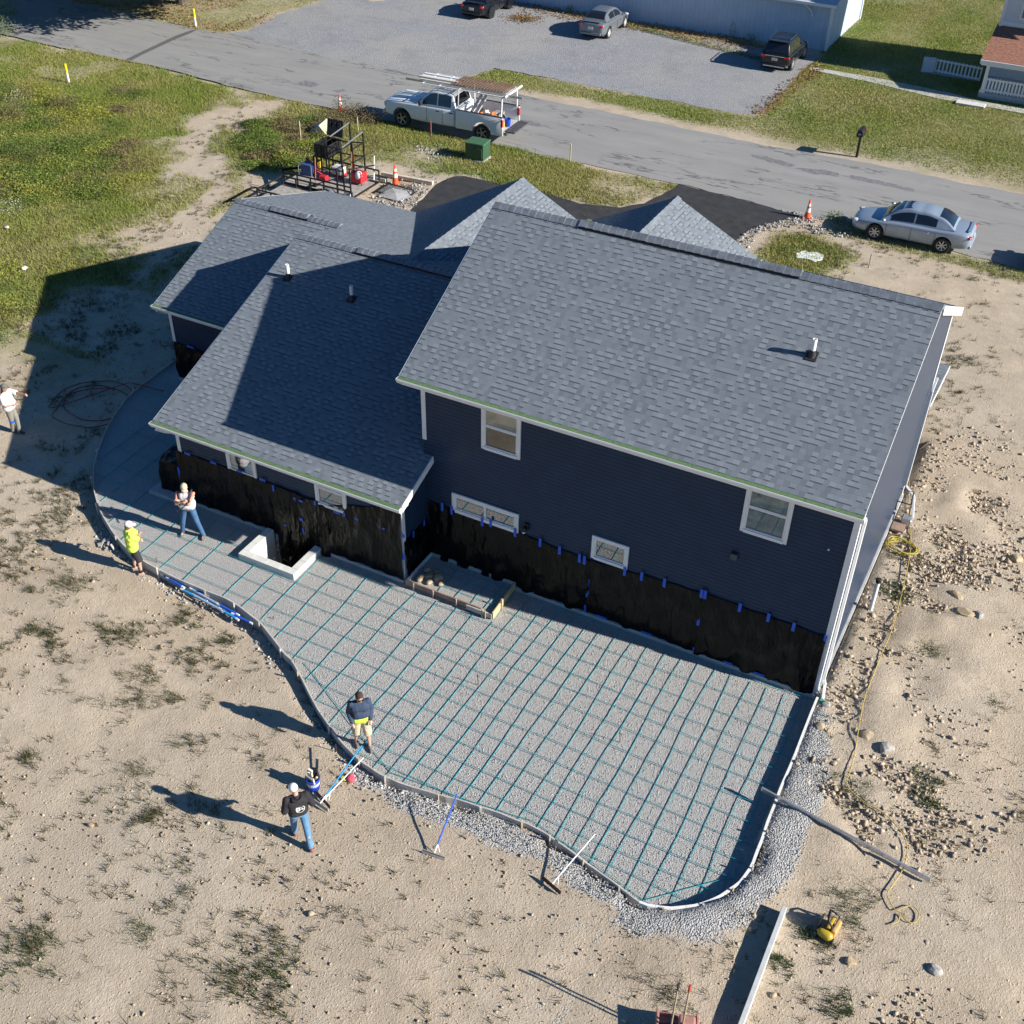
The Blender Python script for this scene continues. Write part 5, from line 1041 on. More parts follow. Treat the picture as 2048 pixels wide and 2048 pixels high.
def car(name, label, cat, loc, rz, paint, L=4.75, Wd=1.80, H=1.45, wb=2.7, r=.33, hood=.86, deck=1.0, xs_=(1.05, .3, -.95, -1.75), roofw=.56, beltw=.76, sides=(0, .46, .88), sunroof=False, suv=False, group=None, cpl=False, rim=None, flip=1):
    th = thing(name, loc, label, cat, group, rz); hl, hw = L/2, Wd/2; g = .20 if not suv else .26; bz = hood+.06 if not suv else .98
    S = lambda x, w, zl, zs, zt: [(x, 0, zl), (x, w*.86, zl), (x, w*.97, zl+.10), (x, w, (zl+zs)/2+.03), (x, w*.985, zs-.05), (x, w*.93, zs+.01), (x, w*.6, zt), (x, 0, zt+.015)]
    fr = hood; sts = [S(-hl, hw*.72, .42, deck-.26, deck-.16), S(-hl+.06, hw*.88, .32, deck-.14, deck-.05), S(-hl+.28, hw*.96, g+.06, deck-.07, deck), S(-hl+.8, hw, g, deck-.07, deck+.01), S(-wb/2+.1, hw, g-.02, bz-.03, deck), S(-.2, hw*.985, g-.02, bz-.03, bz+.05), S(.6, hw*.99, g-.02, bz-.05, bz+.06), S(wb/2-.2, hw, g, bz-.10, hood+.05), S(hl-.65, hw*.97, g+.02, hood-.12, hood-.04), S(hl-.25, hw*.90, g+.03, hood-.20, hood-.12), S(hl-.06, hw*.76, g+.06, hood-.30, hood-.22), S(hl, hw*.55, .34, hood-.38, hood-.32)]
    mb = loft(one(paint), sts); n0 = len(mb.v); k = len(sts[0])
    mb.add([(x, -y, z) for x, y, z in mb.v[:n0]], []); mb.f += [[n0+i for i in f[::-1]] for f in mb.f[:]]; mb.m = [0]*len(mb.f)
    for e in (0, len(sts)-1): mb.f.append([e*k+j for j in range(k)]+[n0+e*k+j for j in range(k-2, 0, -1)]); mb.m.append(0)
    bm = bmesh.new(); o = mb.build('body', th, fix=False); bm.from_mesh(o.data); bmesh.ops.remove_doubles(bm, verts=bm.verts, dist=1e-4); bmesh.ops.recalc_face_normals(bm, faces=bm.faces); bm.to_mesh(o.data); bm.free()
    sd = o.modifiers.new('s', 'SUBSURF'); sd.levels = sd.render_levels = 2
    cut = one(dark)
    for x in (-wb/2, wb/2):
        for s in (-1, 1): cut.lathe([(r+.06, -.22), (r+.06, .22)], (x, s*(hw-.12), r+.01), 24, 'Y')
    co_ = cut.build('cut', th); co_.hide_render = True; bo = o.modifiers.new('b', 'BOOLEAN'); bo.object = co_; bo.operation = 'DIFFERENCE'; bo.solver = 'EXACT'; bpy.context.view_layer.update(); bake(o); bpy.data.objects.remove(co_)
    o.data.polygons.foreach_set('use_smooth', [True]*len(o.data.polygons)); o.data.set_sharp_from_angle(angle=R(38)); o.data.update()
    # greenhouse
    a, b, c, d = xs_; zb = bz-.02; zd = zb if suv else deck-.01
    cabin(th, paint, a, b, c, d, zb, zd, H, beltw, roofw, sides, suv); zr_ = H
    for s in (-1, 1):
        one(paint).ell((a-.12, s*(hw+.06), zb+.06), (.09, .10, .065)).build('mirror', th, smooth=True)
        one(clear_l).ell((hl-.19, s*hw*.70, hood-.24), (.18, .15, .07)).build('headlight', th, smooth=True)
        if suv: one(red_l).box((-hl+.12, s*hw*.74, deck-.2), (.2, .34, .12)).build('tail_light', th, bevel=.03, seg=2)
        else: one(red_l).ell((-hl+.10, s*hw*.76, deck-.20), (.11, .16, .075)).build('tail_light', th, smooth=True)
        for x in (.35, -.65): one(chrome if not suv else blackp).box((x, s*(hw-.0), bz-.17), (.2, .03, .03)).build('door_handle', th, bevel=.008)
    one(plate_m).box((-hl-.015, 0, deck-.33 if not suv else deck-.3), (.02, .32, .15)).build('licence_plate', th); bp = one(blackp if suv else paint); bp.box((-hl+.02, 0, .40), (.14, Wd*.78, .16)); bp.build('bumper', th, bevel=.05, seg=3); one(blackp).box((hl-.05, 0, .42), (.10, Wd*.5, .14)).build('grille', th, bevel=.03)
    st = one(dark)
    for x0, x1 in ((.95, .96), (-.05, -.04), (-1.02, -1.01)):
        for s in (-1, 1): st.box((x0, s*hw*.992, (g+bz)/2), (.012, .012, bz-g-.22))
    st.build('door_gap', th)
    if sunroof: one(glass_c).box(((b+c)/2+.33, 0, zr_-.012), (.52, .80, .012)).build('sunroof', th, bevel=.01)
    if suv:
        for s in (-1, 1): one(chrome).tube([(b-.05, s*roofw*.9, zr_+.0), (b-.15, s*roofw*.9, zr_+.05), (c+.15, s*roofw*.9, zr_+.05), (c+.05, s*roofw*.9, zr_)], .02, 6).build('roof_rail', th)
        one(paint).box((d+.33, 0, zr_-.02), (.35, roofw*1.9, .04)).build('spoiler', th, bevel=.015); one(chrome).box((-hl-.01, 0, deck-.13), (.02, Wd*.62, .035)).build('trim_bar', th); one(alu).box((-hl-.02, 0, .34), (.06, Wd*.7, .09)).build('skid_plate', th, bevel=.02)
    else: one(paint).box((-hl+.16, 0, deck+.02), (.14, Wd*.66, .03)).build('spoiler', th, bevel=.012, seg=2)
    for x in (-wb/2, wb/2):
        for s in (-1, 1): wheel(th, x, s*(hw-.11), r, .22, rim or rim_m)
    return th
def paint(name, c, metal=.35, rough=.32): 
    m = plain(name, c, rough, metal=metal, var=.03, coat=.5); m.node_tree.nodes['Principled BSDF'].inputs['Coat Roughness'].default_value = .06; return m
car('parked_car', 'silver blue sedan with sunroof and rear spoiler parked at the near side of the road', 'car', (-5.92, 47.92, .022), R(181), paint('paint_silver', (.34, .41, .50)), L=4.86, Wd=1.82, H=1.46, wb=2.74, xs_=(1.22, .42, -.9, -1.72), sunroof=True, sides=(0, .44, .84))
car('parked_car', 'dark car just beyond the right edge of the picture whose shadow falls on the road', 'car', (.98, 48.0, .022), R(181), paint('paint_navy', (.02, .03, .06)), L=4.75, xs_=(1.2, .4, -.9, -1.7))
car('parked_car', 'dark low coupe parked nose in at the pale blue building, cut by the picture edge', 'car', (-37.75, 69.2, .012), R(91), paint('paint_black', (.012, .014, .018)), L=4.55, Wd=1.78, H=1.30, wb=2.6, hood=.80, deck=.98, xs_=(.85, .1, -.75, -1.65), cpl=True, sides=(0, .62, .9), rim=plain('rim_white', (.7, .7, .7), .35, metal=.3))
car('parked_car', 'grey sedan parked on the gravel lot facing the pale blue building', 'car', (-29.45, 69.05, .012), R(92), paint('paint_grey', (.17, .19, .215)), L=4.58, Wd=1.76, H=1.47, wb=2.68, deck=1.04, xs_=(1.1, .3, -.9, -1.72), roofw=.55, rim=plain('rim_white', (.7, .7, .7), .35, metal=.3), sides=(0, .46, .85))
car('parked_car', 'black sport utility car parked at the corner of the pale blue building', 'car', (-17.85, 68.75, .012), R(91), paint('paint_black', (.012, .014, .018)), L=4.4, Wd=1.8, H=1.63, wb=2.63, r=.36, hood=.98, deck=1.02, xs_=(1.02, .25, -1.72, -2.08), beltw=.80, roofw=.64, suv=True, sides=(0, .38, .68, .96))

# ---------------- pickup
def pickup():
    th = thing('pickup_truck', (-28.95, 49.45, .022), 'white work pickup with rusty mesh on its ladder rack and an open tailgate', 'pickup truck', rz=R(182.5))
    P = plain('paint_white', (.70, .73, .75), .3, var=.03, coat=.5); wb, r, hw = 4.45, .43, 1.0; xf, xr = 2.35, -2.1; L0, L1 = -3.25, 3.35
    def sec(x, w, zl, zs, zt): return [(x, 0, zl), (x, w*.9, zl), (x, w*.98, zl+.1), (x, w, (zl+zs)/2), (x, w*.985, zs-.06), (x, w*.93, zs), (x, w*.5, zt), (x, 0, zt)]
    # bonnet and cab lower body
    sts = [sec(-.62, hw*.99, .46, 1.28, 1.30), sec(.2, hw, .44, 1.28, 1.32), sec(1.1, hw, .44, 1.28, 1.32), sec(1.55, hw, .46, 1.27, 1.36), sec(2.4, hw*.99, .5, 1.25, 1.33), sec(3.1, hw*.97, .5, 1.21, 1.28), sec(3.3, hw*.93, .5, 1.15, 1.2), sec(3.36, hw*.86, .55, 1.08, 1.13)]
    mb = loft(one(P), sts); n0 = len(mb.v); k = 8; mb.add([(x, -y, z) for x, y, z in mb.v[:n0]], []); mb.f += [[n0+i for i in f[::-1]] for f in mb.f[:]]; mb.m = [0]*len(mb.f)
    for e in (0, len(sts)-1): mb.f.append([e*k+j for j in range(k)]+[n0+e*k+j for j in range(k-2, 0, -1)]); mb.m.append(0)
    def finish(mb, name, cx):
        o = mb.build(name, th, fix=False); bm = bmesh.new(); bm.from_mesh(o.data); bmesh.ops.remove_doubles(bm, verts=bm.verts, dist=1e-4); bmesh.ops.recalc_face_normals(bm, faces=bm.faces); bm.to_mesh(o.data); bm.free()
        c = one(dark)
        for s in (-1, 1): c.lathe([(r+.09, -.3), (r+.09, .3)], (cx, s*(hw-.1), r+.04), 24, 'Y')
        c = c.build('cut', th); be = o.modifiers.new('bv', 'BEVEL'); be.width = .03; be.segments = 2; be.limit_method = 'ANGLE'; be.angle_limit = R(30); b = o.modifiers.new('b', 'BOOLEAN'); b.object = c; b.solver = 'EXACT'; bpy.context.view_layer.update(); bake(o); bpy.data.objects.remove(c); o.data.polygons.foreach_set('use_smooth', [True]*len(o.data.polygons)); o.data.set_sharp_from_angle(angle=R(32)); return o
    finish(mb, 'body', xf)
    # bed: open box
    b = one(P); zt = 1.36
    for s in (-1, 1): b.box((-1.95, s*(hw-.035), .91), (2.56, .07, zt-.46)); 
    b.box((-.70, 0, .91), (.06, 2*hw-.145, zt-.46)); b.box((-1.98, 0, .60), (2.5, 2*hw-.145, .06))
    finish(b, 'bed', xr)
    w = one(P)
    for s in (-1, 1):
        vs = []
        for i in range(13): a = math.pi*i/12; vs += [(xr+math.cos(a)*.50, s*(hw+.0), r+.04+math.sin(a)*.50), (xr+math.cos(a)*.58, s*(hw+.035), r+.05+math.sin(a)*.60), (xr+math.cos(a)*.66, s*(hw+.0), r+.04+math.sin(a)*.68)]
        w.add(vs, [(3*i+j, 3*i+j+1, 3*i+4+j, 3*i+3+j) for i in range(12) for j in (0, 1)])
    w.build('wheel_flare', th, smooth=True, fix=False)
    bl = one(plain('bed_liner', (.46, .44, .42), .8, var=.2)); bl.box((-1.98, 0, .645), (2.44, 1.8, .02)); bl.build('bed_floor', th)
    tr = one(blackp)
    for s in (-1, 1): tr.box((-1.95, s*(hw-.035), zt+.008), (2.56, .085, .025))
    tr.build('bed_rail', th)
    # cab
    cabin(th, P, 1.5, .78, -.46, -.64, 1.30, 1.30, 2.04, .94, .76, (0, .47, .9), True, rear=(.15, .8))
    for s in (-1, 1):
        one(blackp).box((1.2, s*1.12, 1.42), (.14, .2, .24)).build('mirror', th, bevel=.03); 
        for x in (.32, -.42): one(blackp).box((x, s*(hw+.004), 1.13), (.2, .03, .045)).build('door_handle', th, bevel=.01)
        one(red_l).box((L0+.08, s*(hw-.05), 1.08), (.12, .13, .38)).build('tail_light', th, bevel=.02); one(clear_l).box((3.28, s*.82, 1.02), (.16, .26, .2)).build('headlight', th, bevel=.03)
    bn = one(P); [bn.box((2.2, y, 1.352), (1.3, .16, .03)) for y in (-.45, 0, .45)]; bn.build('bonnet_ridge', th, bevel=.012, seg=2)
    lo = one(blackp); lo.box((1.47, 0, 1.35), (.10, 1.3, .05)); lo.build('cowl', th)
    one(chrome).box((3.38, 0, .62), (.16, 1.9, .22)).build('bumper', th, bevel=.05, seg=2); one(blackp).box((3.35, 0, .98), (.06, 1.3, .24)).build('grille', th, bevel=.02); one(chrome).box((L0-.06, 0, .58), (.18, 1.86, .2)).build('bumper', th, bevel=.03)
    g = one(plain('tailgate_dark', (.07, .07, .075), .6, var=.3)); g.box((L0-.28, 0, .66), (.52, 1.7, .07)); [g.box((L0-.28, y, .70), (.46, .03, .02)) for y in (-.6, -.3, 0, .3, .6)]; g.build('tailgate', th, bevel=.01)
    gp = one(dark)
    for x in (.92, .05, -.60):
        for s in (-1, 1): gp.box((x, s*hw*.997, .9), (.012, .012, .7))
    gp.build('door_gap', th)
    for x in (xf, xr):
        for s in (-1, 1): wheel(th, x, s*(hw-.13), r, .27, plain('rim_steel', (.30, .30, .30), .4, metal=.5), 5)
    # rack
    RK = plain('rack_white', (.72, .70, .68), .5); k = one(RK); zt2 = 2.28
    for s in (-1, 1):
        k.tube([(-.78, s*.9, 1.34), (-.78, s*.82, zt2)], .035, 8); k.tube([(-3.1, s*.9, 1.34), (-3.1, s*.82, zt2)], .04, 8); k.tube([(1.3, s*.80, zt2), (-3.3, s*.80, zt2)], .03, 8)
    for x in (1.2, .3, -.78, -1.8, -3.1): k.tube([(x, -.82, zt2), (x, .82, zt2)], .03, 8)
    k.tube([(-3.3, -.95, zt2+.06), (-3.3, .95, zt2+.06)], .05, 8); k.build('ladder_rack', th, smooth='auto')
    return th
truck = pickup(); TM = Matrix.Translation(truck.location) @ Matrix.Rotation(R(182.5), 4, 'Z')
def on_truck(mb, name, label, cat, group=None, **k): o = mb.build(name, **k); o.matrix_world = TM; return tag(o, label, cat, group)
rm = plain('rusty_mesh', (.17, .095, .06), .85, var=.35, scale=12)
k = one(rm)
for sh_, z in ((0, 2.36), (.07, 2.41), (.03, 2.46)):
    for i in range(11): y = -.62+1.25*i/10+sh_*.3; k.tube([(-.35+sh_, y, z), (-3.1+sh_, y, z)], .012, 5)
    for i in range(17): x = -.4-2.65*i/16+sh_; k.tube([(x, -.66, z+.012), (x, .66, z+.012)], .011, 5)
on_truck(k, 'rebar_mesh', 'stack of rusty reinforcing mesh panels on the pickup rack', 'rebar mesh', fix=False)
for i, (y, z, x0, x1, m) in enumerate(((-.1, 2.35, 1.7, -.4, white), (.15, 2.35, 1.75, -.3, white), (.42, 2.35, 1.55, -1.0, plain('pole_pale', (.6, .55, .48), .6)), (-.35, 2.38, 1.7, -.5, white), (.3, 2.44, 1.65, -.5, plain('pole_pale', (.6, .55, .48), .6)))):
    on_truck(one(m).beam((x0, y, z), (x1, y, z), .13, .05), 'plank', 'pale plank lying lengthwise over the pickup cab roof', 'plank', 'planks on the pickup rack', bevel=.005)
on_truck(one(alu).beam((2.2, .66, 2.33), (-4.1, .66, 2.33), .06, .10), 'screed_bar', 'long grey aluminium bar along the near edge of the pickup rack', 'screed bar')
on_truck(one(plain('jug_yellow', (.60, .40, .03), .5)).box((-2.75, .45, .78), (.5, .4, .26)), 'tool_case', 'yellow tool case in the back of the pickup bed', 'tool case', bevel=.03)
bk = one(B); bk.lathe([(.13, 0), (.155, .36), (.14, .36), (.12, .03)], (-3.05, .05, .66), 16); on_truck(bk, 'bucket', 'blue bucket at the open tail of the pickup bed', 'bucket', smooth='auto')
rr = random.Random(4)
for i in range(14):
    x, y = rr.uniform(-2.6, -1.0), rr.uniform(-.7, .7); m = [RKm for RKm in (plain('tool_grey', (.3, .3, .3), .6), plain('tool_orange2', (.5, .16, .05), .5), plain('tool_wood', (.45, .33, .2), .8), plain('tool_dark', (.03, .03, .03), .6), plain('tool_white', (.65, .62, .6), .6))][i % 5]; z = .66
    q = one(m); a = rr.uniform(0, 3.1)
    if i % 3 == 0: q.lathe([(.12, 0), (.14, .3), (.125, .3), (.11, .02)], (x, y, z), 14)
    elif i % 3 == 1: q.beam((x, y, z+.1), (x+.7*math.cos(a), y+.5*math.sin(a), z+.4), .07, .05); q.box((x+.7*math.cos(a), y+.5*math.sin(a), z+.42), (.2, .12, .12), rz=a)
    else: q.box((x, y, z+.16), (.42, .3, .32), rz=a)
    on_truck(q, ('bucket', 'long_tool', 'tool_box')[i % 3], 'jumbled concrete tool heaped in the pickup bed', 'tool', 'tools heaped in the pickup bed', bevel=.01)
for i, (x, a) in enumerate(((-1.0, .5), (-1.25, .35))): on_truck(one(plain('chute_white', (.62, .56, .55), .6)).beam((x, .45, .7), (x-.55, -.2, 1.9), .28, .05), 'chute', 'pale chute board leaning up inside the pickup bed behind the cab', 'chute board', 'chute boards in the pickup bed', bevel=.01)

# ---------------- utility trailer with racks
BK = plain('black_frame', (.014, .014, .016), .45, var=.2)
def trailer():                                                      # flat trailer with a ramp gate folded down at its left end
    th = thing('utility_trailer', (-29.4, 37.55, 0), 'flat black trailer with plank deck and ramp gate down, half hidden by the roof', 'trailer'); x0, x1, hw = -1.75, 1.9, .88
    dk = one(plain('deck_wood', (.33, .30, .27), .85, var=.25, scale=5)); [dk.box(((x0+x1)/2, -hw+.07+i*.146, .55), (x1-x0, .14, .05)) for i in range(12)]; dk.build('deck', th)
    f = one(BK)
    for s in (-1, 1):
        f.beam((x0, s*hw, .50), (x1, s*hw, .50), .06, .12); f.beam((x0, s*hw, .96), (x1, s*hw, .96), .06, .06)
        for i in range(6): x = x0+(x1-x0)*i/5; f.beam((x, s*hw, .5), (x, s*hw, .96), .05, .05)
    f.beam((x0, -hw, .5), (x0, hw, .5), .06, .1); f.beam((x1, -hw, .5), (x1, hw, .5), .06, .1); f.beam((x1, -hw, .96), (x1, hw, .96), .05, .05)
    f.beam((x0, -hw, .96), (x0, hw, .96), .06, .06); f.beam((x0, -.3, .5), (x0, -.3, .96), .04, .04); f.beam((x1, 0, .45), (x1+1.0, 0, .45), .08, .1); f.build('frame', th)
    rp = one(BK); [rp.beam((x0-.05, y, .45), (x0-1.75, y, .06), .05, .05) for y in (-hw+.05, hw-.05)]; rp.beam((x0-1.75, -hw, .06), (x0-1.75, hw, .06), .09, .06); rp.beam((x0-.05, -hw, .45), (x0-.05, hw, .45), .05, .05); rp.beam((x0-.9, -hw, .26), (x0-.9, hw, .26), .04, .04); rp.build('ramp_gate', th)
    for s in (-1, 1): wheel(th, .1, s*(hw+.16), .34, .2, plain('rim_trailer', (.5, .5, .5), .4), 5)
    return th
def tool_trailer():
    th = thing('tool_trailer', (-30.6, 39.95, 0), 'black tool trailer crowded with tall racks, boxes and machines beyond the far roof', 'trailer'); x0, x1, hw = -.75, 2.75, 1.1
    dk = one(plain('deck_wood', (.33, .30, .27), .85, var=.25, scale=5)); [dk.box(((x0+x1)/2, -hw+.07+i*.155, .5), (x1-x0, .148, .05)) for i in range(14)]; dk.build('deck', th)
    f = one(BK)
    for s in (-1, 1):
        f.beam((x0, s*hw, .46), (x1, s*hw, .46), .06, .12); f.beam((x0, s*hw, .95), (x1, s*hw, .95), .055, .055)
        for i in range(6): x = x0+(x1-x0)*i/5; f.beam((x, s*hw, .46), (x, s*hw, .95), .05, .05)
    f.beam((x0, -hw, .46), (x0, hw, .46), .06, .1); f.beam((x1, -hw, .46), (x1, hw, .46), .06, .1); f.beam((x0, -hw, .46), (x0-1.1, 0, .46), .07, .1); f.beam((x0, hw, .46), (x0-1.1, 0, .46), .07, .1); f.beam((x0-1, 0, 0), (x0-1, 0, .75), .07, .07); f.build('frame', th)
    rk = one(BK)
    for x, y, h in ((.35, .2, 2.0), (.35, 1.05, 2.0), (1.45, .2, 1.9), (1.45, 1.05, 1.9), (2.1, 1.0, 2.55), (2.1, .15, 2.1), (1.0, 1.6, 2.6), (2.0, -1.0, 1.6), (2.35, -1.0, 1.65), (2.68, -1.0, 1.75)): rk.beam((x, y, .5 if y < 1.2 else 0), (x, y, h), .055, .055)
    for z in (1.95, 1.4, .95): rk.beam((.35, .2, z), (1.45, .2, z), .045, .045); rk.beam((.35, 1.05, z), (1.45, 1.05, z), .045, .045)
    for x in (.35, 1.45): [rk.beam((x, .2, z), (x, 1.05, z), .045, .045) for z in (1.95, 1.4)]
    for z in (2.1, 1.5): rk.beam((2.1, .15, z), (2.1, 1.0, z), .045, .045); rk.beam((1.45, 1.05, z-.1), (2.1, 1.0, z), .045, .045)
    rk.beam((2.68, -1.0, 1.7), (2.68, .9, 1.25), .05, .05); rk.build('tool_rack', th)
    gy = one(alu); gy.beam((1.45, .3, 2.0), (2.1, 1.0, 2.6), .05, .05); gy.beam((.4, .9, 2.1), (1.0, 1.6, 2.62), .05, .05); gy.build('grey_rail', th)
    one(white).box((x1-.15, -hw-.06, .66), (.32, .03, .22)).build('marker_plate', th)
    fd = one(plain('fender_grey', (.16, .17, .19), .4, metal=.3)); fd.add([(1.6+.46*math.cos(math.pi*t/8), y, .34+.44*math.sin(math.pi*t/8)) for t in range(9) for y in (-hw-.03, -hw-.28)], [(2*t, 2*t+1, 2*t+3, 2*t+2) for t in range(8)]); fd.build('fender', th, smooth=True, fix=False)
    for s in (-1, 1): wheel(th, 1.6, s*(hw+.16), .34, .2, plain('rim_trailer', (.5, .5, .5), .4), 5)
    rp = one(BK); x1 += .05; [rp.beam((x1, y, .12), (x1+1.45, y, .06), .05, .05) for y in (.75, 1.8)]; rp.beam((x1+1.45, .72, .06), (x1+1.45, 1.83, .06), .05, .05); rp.beam((x1, .72, .12), (x1, 1.83, .12), .05, .05); rp.build('ramp_frame', th)
    rm_ = one(plain('ramp_mesh', (.20, .20, .20), .7, var=.3)); [rm_.beam((x1+.05+i*.1, .75, .10-.003*i), (x1+.05+i*.1, 1.8, .10-.003*i), .012, .012) for i in range(14)]; [rm_.beam((x1, .78+i*.1, .115), (x1+1.42, .78+i*.1, .075), .012, .012) for i in range(11)]; rm_.build('ramp_mesh', th)
    return th
trailer()
tr = tool_trailer(); TL = Vector(tr.location)
def tool_box_open():
    t = thing('job_box', TL+Vector((.35, .75, 1.36)), 'black lidded job box standing open on the trailer rack', 'job box'); b = one(BK)
    for c, d in (((0, 0, .03), (.75, 1.05, .06)), ((-.36, 0, .3), (.04, 1.05, .55)), ((.36, 0, .3), (.04, 1.05, .55)), ((0, -.5, .3), (.70, .04, .55)), ((0, .5, .3), (.70, .04, .55))): b.box(c, d)
    for i in range(4): b.box((.39, -.36+i*.24, .28), (.03, .1, .5)); b.box((-.25+i*.17, -.535, .28), (.08, .03, .5))
    b.build('box', t, bevel=.015); l = one(BK); M = Matrix.Rotation(R(-12), 3, 'X'); l.box((0, .66, .95), (.85, .06, .72), M=M)
    for i in range(3):
        for j in range(2): l.box((-.26+i*.26, .61, .78+j*.33), (.18, .04, .26), M=M)
    l.build('lid', t, bevel=.02); [one(BK).beam((x, y, -.8), (x, y, .02), .05, .05).build('leg', t) for x in (-.33, .33) for y in (-.45, .45)]
tool_box_open()
def at(x, y, z): return TL+Vector((x, y, z))
def item(name, label, cat, loc, build, group=None):
    t = thing(name, loc, label, cat, group); build(t); return t
def gen(t):
    f = one(BK); [f.tube([(s*.3, -.25, 0), (s*.3, -.25, .5), (s*.3, .25, .5), (s*.3, .25, 0)], .018, 7) for s in (-1, 1)]; f.build('frame', t); one(plain('machine_white', (.62, .62, .62), .5)).box((0, 0, .3), (.52, .42, .36)).build('tank', t, bevel=.05, seg=2); one(plain('machine_red', (.5, .02, .03), .5)).box((0, .05, .1), (.5, .4, .16)).build('engine', t, bevel=.02)
item('generator', 'white and grey generator with black frame on the trailer deck', 'generator', at(1.0, .55, .53), gen)
def redm(t): 
    one(plain('machine_red', (.5, .02, .03), .5)).box((0, 0, .3), (.55, .5, .45)).build('housing', t, bevel=.05, seg=2); one(plain('machine_white', (.62, .62, .62), .5)).ell((.1, -.15, .42), (.18, .16, .2)).build('tank', t, smooth=True); k = one(BK); k.tube([(-.25, -.2, 0), (-.25, -.2, .6), (.25, -.2, .6), (.25, -.2, 0)], .016, 7); k.build('frame', t)
item('compressor', 'red engine unit with white tank at the ramp end of the trailer', 'compressor', at(2.2, .35, .53), redm)
def redt(t): k = one(plain('machine_pink', (.55, .05, .10), .5)); k.beam((-.7, .3, .55), (.35, -.1, .12), .14, .09); k.build('boom', t, bevel=.02); one(plain('machine_red', (.5, .02, .03), .5)).box((.55, -.2, .1), (.35, .3, .2)).build('base', t, bevel=.03)
item('power_screed', 'pinkish red long tool leaning across the trailer deck', 'power tool', at(.1, .1, .53), redt)
def orp(t): k = one(plain('pole_orange', (.55, .12, .03), .5)); k.tube([(0, 0, 0), (.03, .1, 1.25)], .025, 7); k.build('pole', t); one(BK).box((0, 0, .05), (.2, .2, .1)).build('foot', t, bevel=.02)
item('pole_tool', 'orange upright pole tool beside the generator on the trailer', 'pole tool', at(1.72, .45, .53), orp); item('pole_tool', 'red upright stake tool at the near rail of the trailer', 'pole tool', at(.75, -.9, .53), orp)
def ybk(t): one(plain('bucket_yellow', (.65, .45, .02), .5)).lathe([(.13, 0), (.16, .36), (.145, .36), (.12, .03)], n=16).build('pail', t, smooth='auto')
item('bucket', 'yellow bucket on the trailer by the job box', 'bucket', at(-.35, .85, .53), ybk)
def bbk(t): one(plain('barrel_blue', (.03, .07, .2), .5)).box((0, 0, .25), (.6, .45, .5)).build('tub', t, bevel=.05, seg=2); one(alu).tube([(-.35, -.28, 0), (-.35, -.28, .55), (.35, -.28, .55), (.35, -.28, 0)], .016, 6).build('frame', t)
item('tub', 'dark blue tub with a pale frame on the trailer deck', 'tub', at(-.3, .1, .53), bbk)
def whd(t): k = one(pale_p); k.tube([(0, 0, 0), (-.25, .5, .9)], .03, 8); k.build('pole', t); one(dsteel).box((.1, -.1, .03), (.5, .1, .06)).build('blade', t)
item('concrete_placer', 'white-handled placer leaning on the trailer rack at the ramp', 'concrete placer', at(2.6, .9, .53), whd)
for px, py, qx, qy, lab in ((764,352,866,371,'long pale timber beam lying by the rubble next to the trailer ramp'), (735,357,773,366,'short pale timber lying across the trailer ramp')):
    a, b_ = G(px, py), G(qx, qy); a.z += .12; b_.z += .12; tag(one(plain('timber_pale', (.56, .50, .40), .8, var=.15)).beam(a, b_, .16, .16).build('timber', bevel=.01), lab, 'timber')
p = G(790, 392); tg = one(plain('tarp_grey', (.33, .33, .33), .8, var=.2)); tg.add([(-.6, -.5, .03), (.5, -.6, .05), (.8, .1, .03), (.3, .5, .08), (-.4, .35, .12), (.1, -.1, .16)], [(0, 1, 5), (1, 2, 5), (2, 3, 5), (3, 4, 5), (4, 0, 5)]); tag(tg.build('cement_bag', loc=p+Vector((0, 0, .05))), 'crumpled grey bag on the trailer ramp beside the cone', 'bag')
p = G(645, 268); tg = one(plain('sack_cream', (.62, .58, .40), .8, var=.2)); tg.add([(-.7, -.2, 0), (.55, -.3, 0), (.6, .1, .1), (.2, .2, .75), (-.5, .1, .35), (0, -.25, .5)], [(0, 1, 5), (1, 2, 3, 5), (3, 4, 0, 5), (2, 1, 0, 4, 3)]); tag(tg.build('sack', loc=p), 'cream coloured sack propped behind the open job box', 'sack')
# cones
cone_o = plain('cone_orange', (.75, .10, .03), .5); cone_w = plain('cone_white', (.78, .76, .74), .4)
def cone(loc, label, s=1.):
    t = thing('traffic_cone', loc, label, 'traffic cone', 'orange traffic cones'); one(cone_o).box((0, 0, .02), (.36*s, .36*s, .04)).build('base', t, bevel=.015)
    c = one(cone_o); c.lathe([(.135*s, .04), (.10*s, .30*s)], n=18); c.lathe([(.078*s, .46*s), (.066*s, .55*s)], n=18); c.lathe([(.05*s, .66*s), (.03*s, .82*s), (.02*s, .82*s)], n=18); c.build('cone', t, smooth='auto'); c = one(cone_w); c.lathe([(.101*s, .30*s), (.079*s, .46*s)], n=18); c.lathe([(.067*s, .55*s), (.051*s, .66*s)], n=18); c.build('reflective_band', t, smooth='auto')
cone(G(681, 222), 'orange cone at the road edge behind the brown weeds, left of the pickup', 1.05); cone(G(791, 368), 'orange cone standing on the trailer ramp by the rubble', 1.1); cone(G(1614, 437), 'orange cone at the corner where the black driveway meets the road', 1.05)
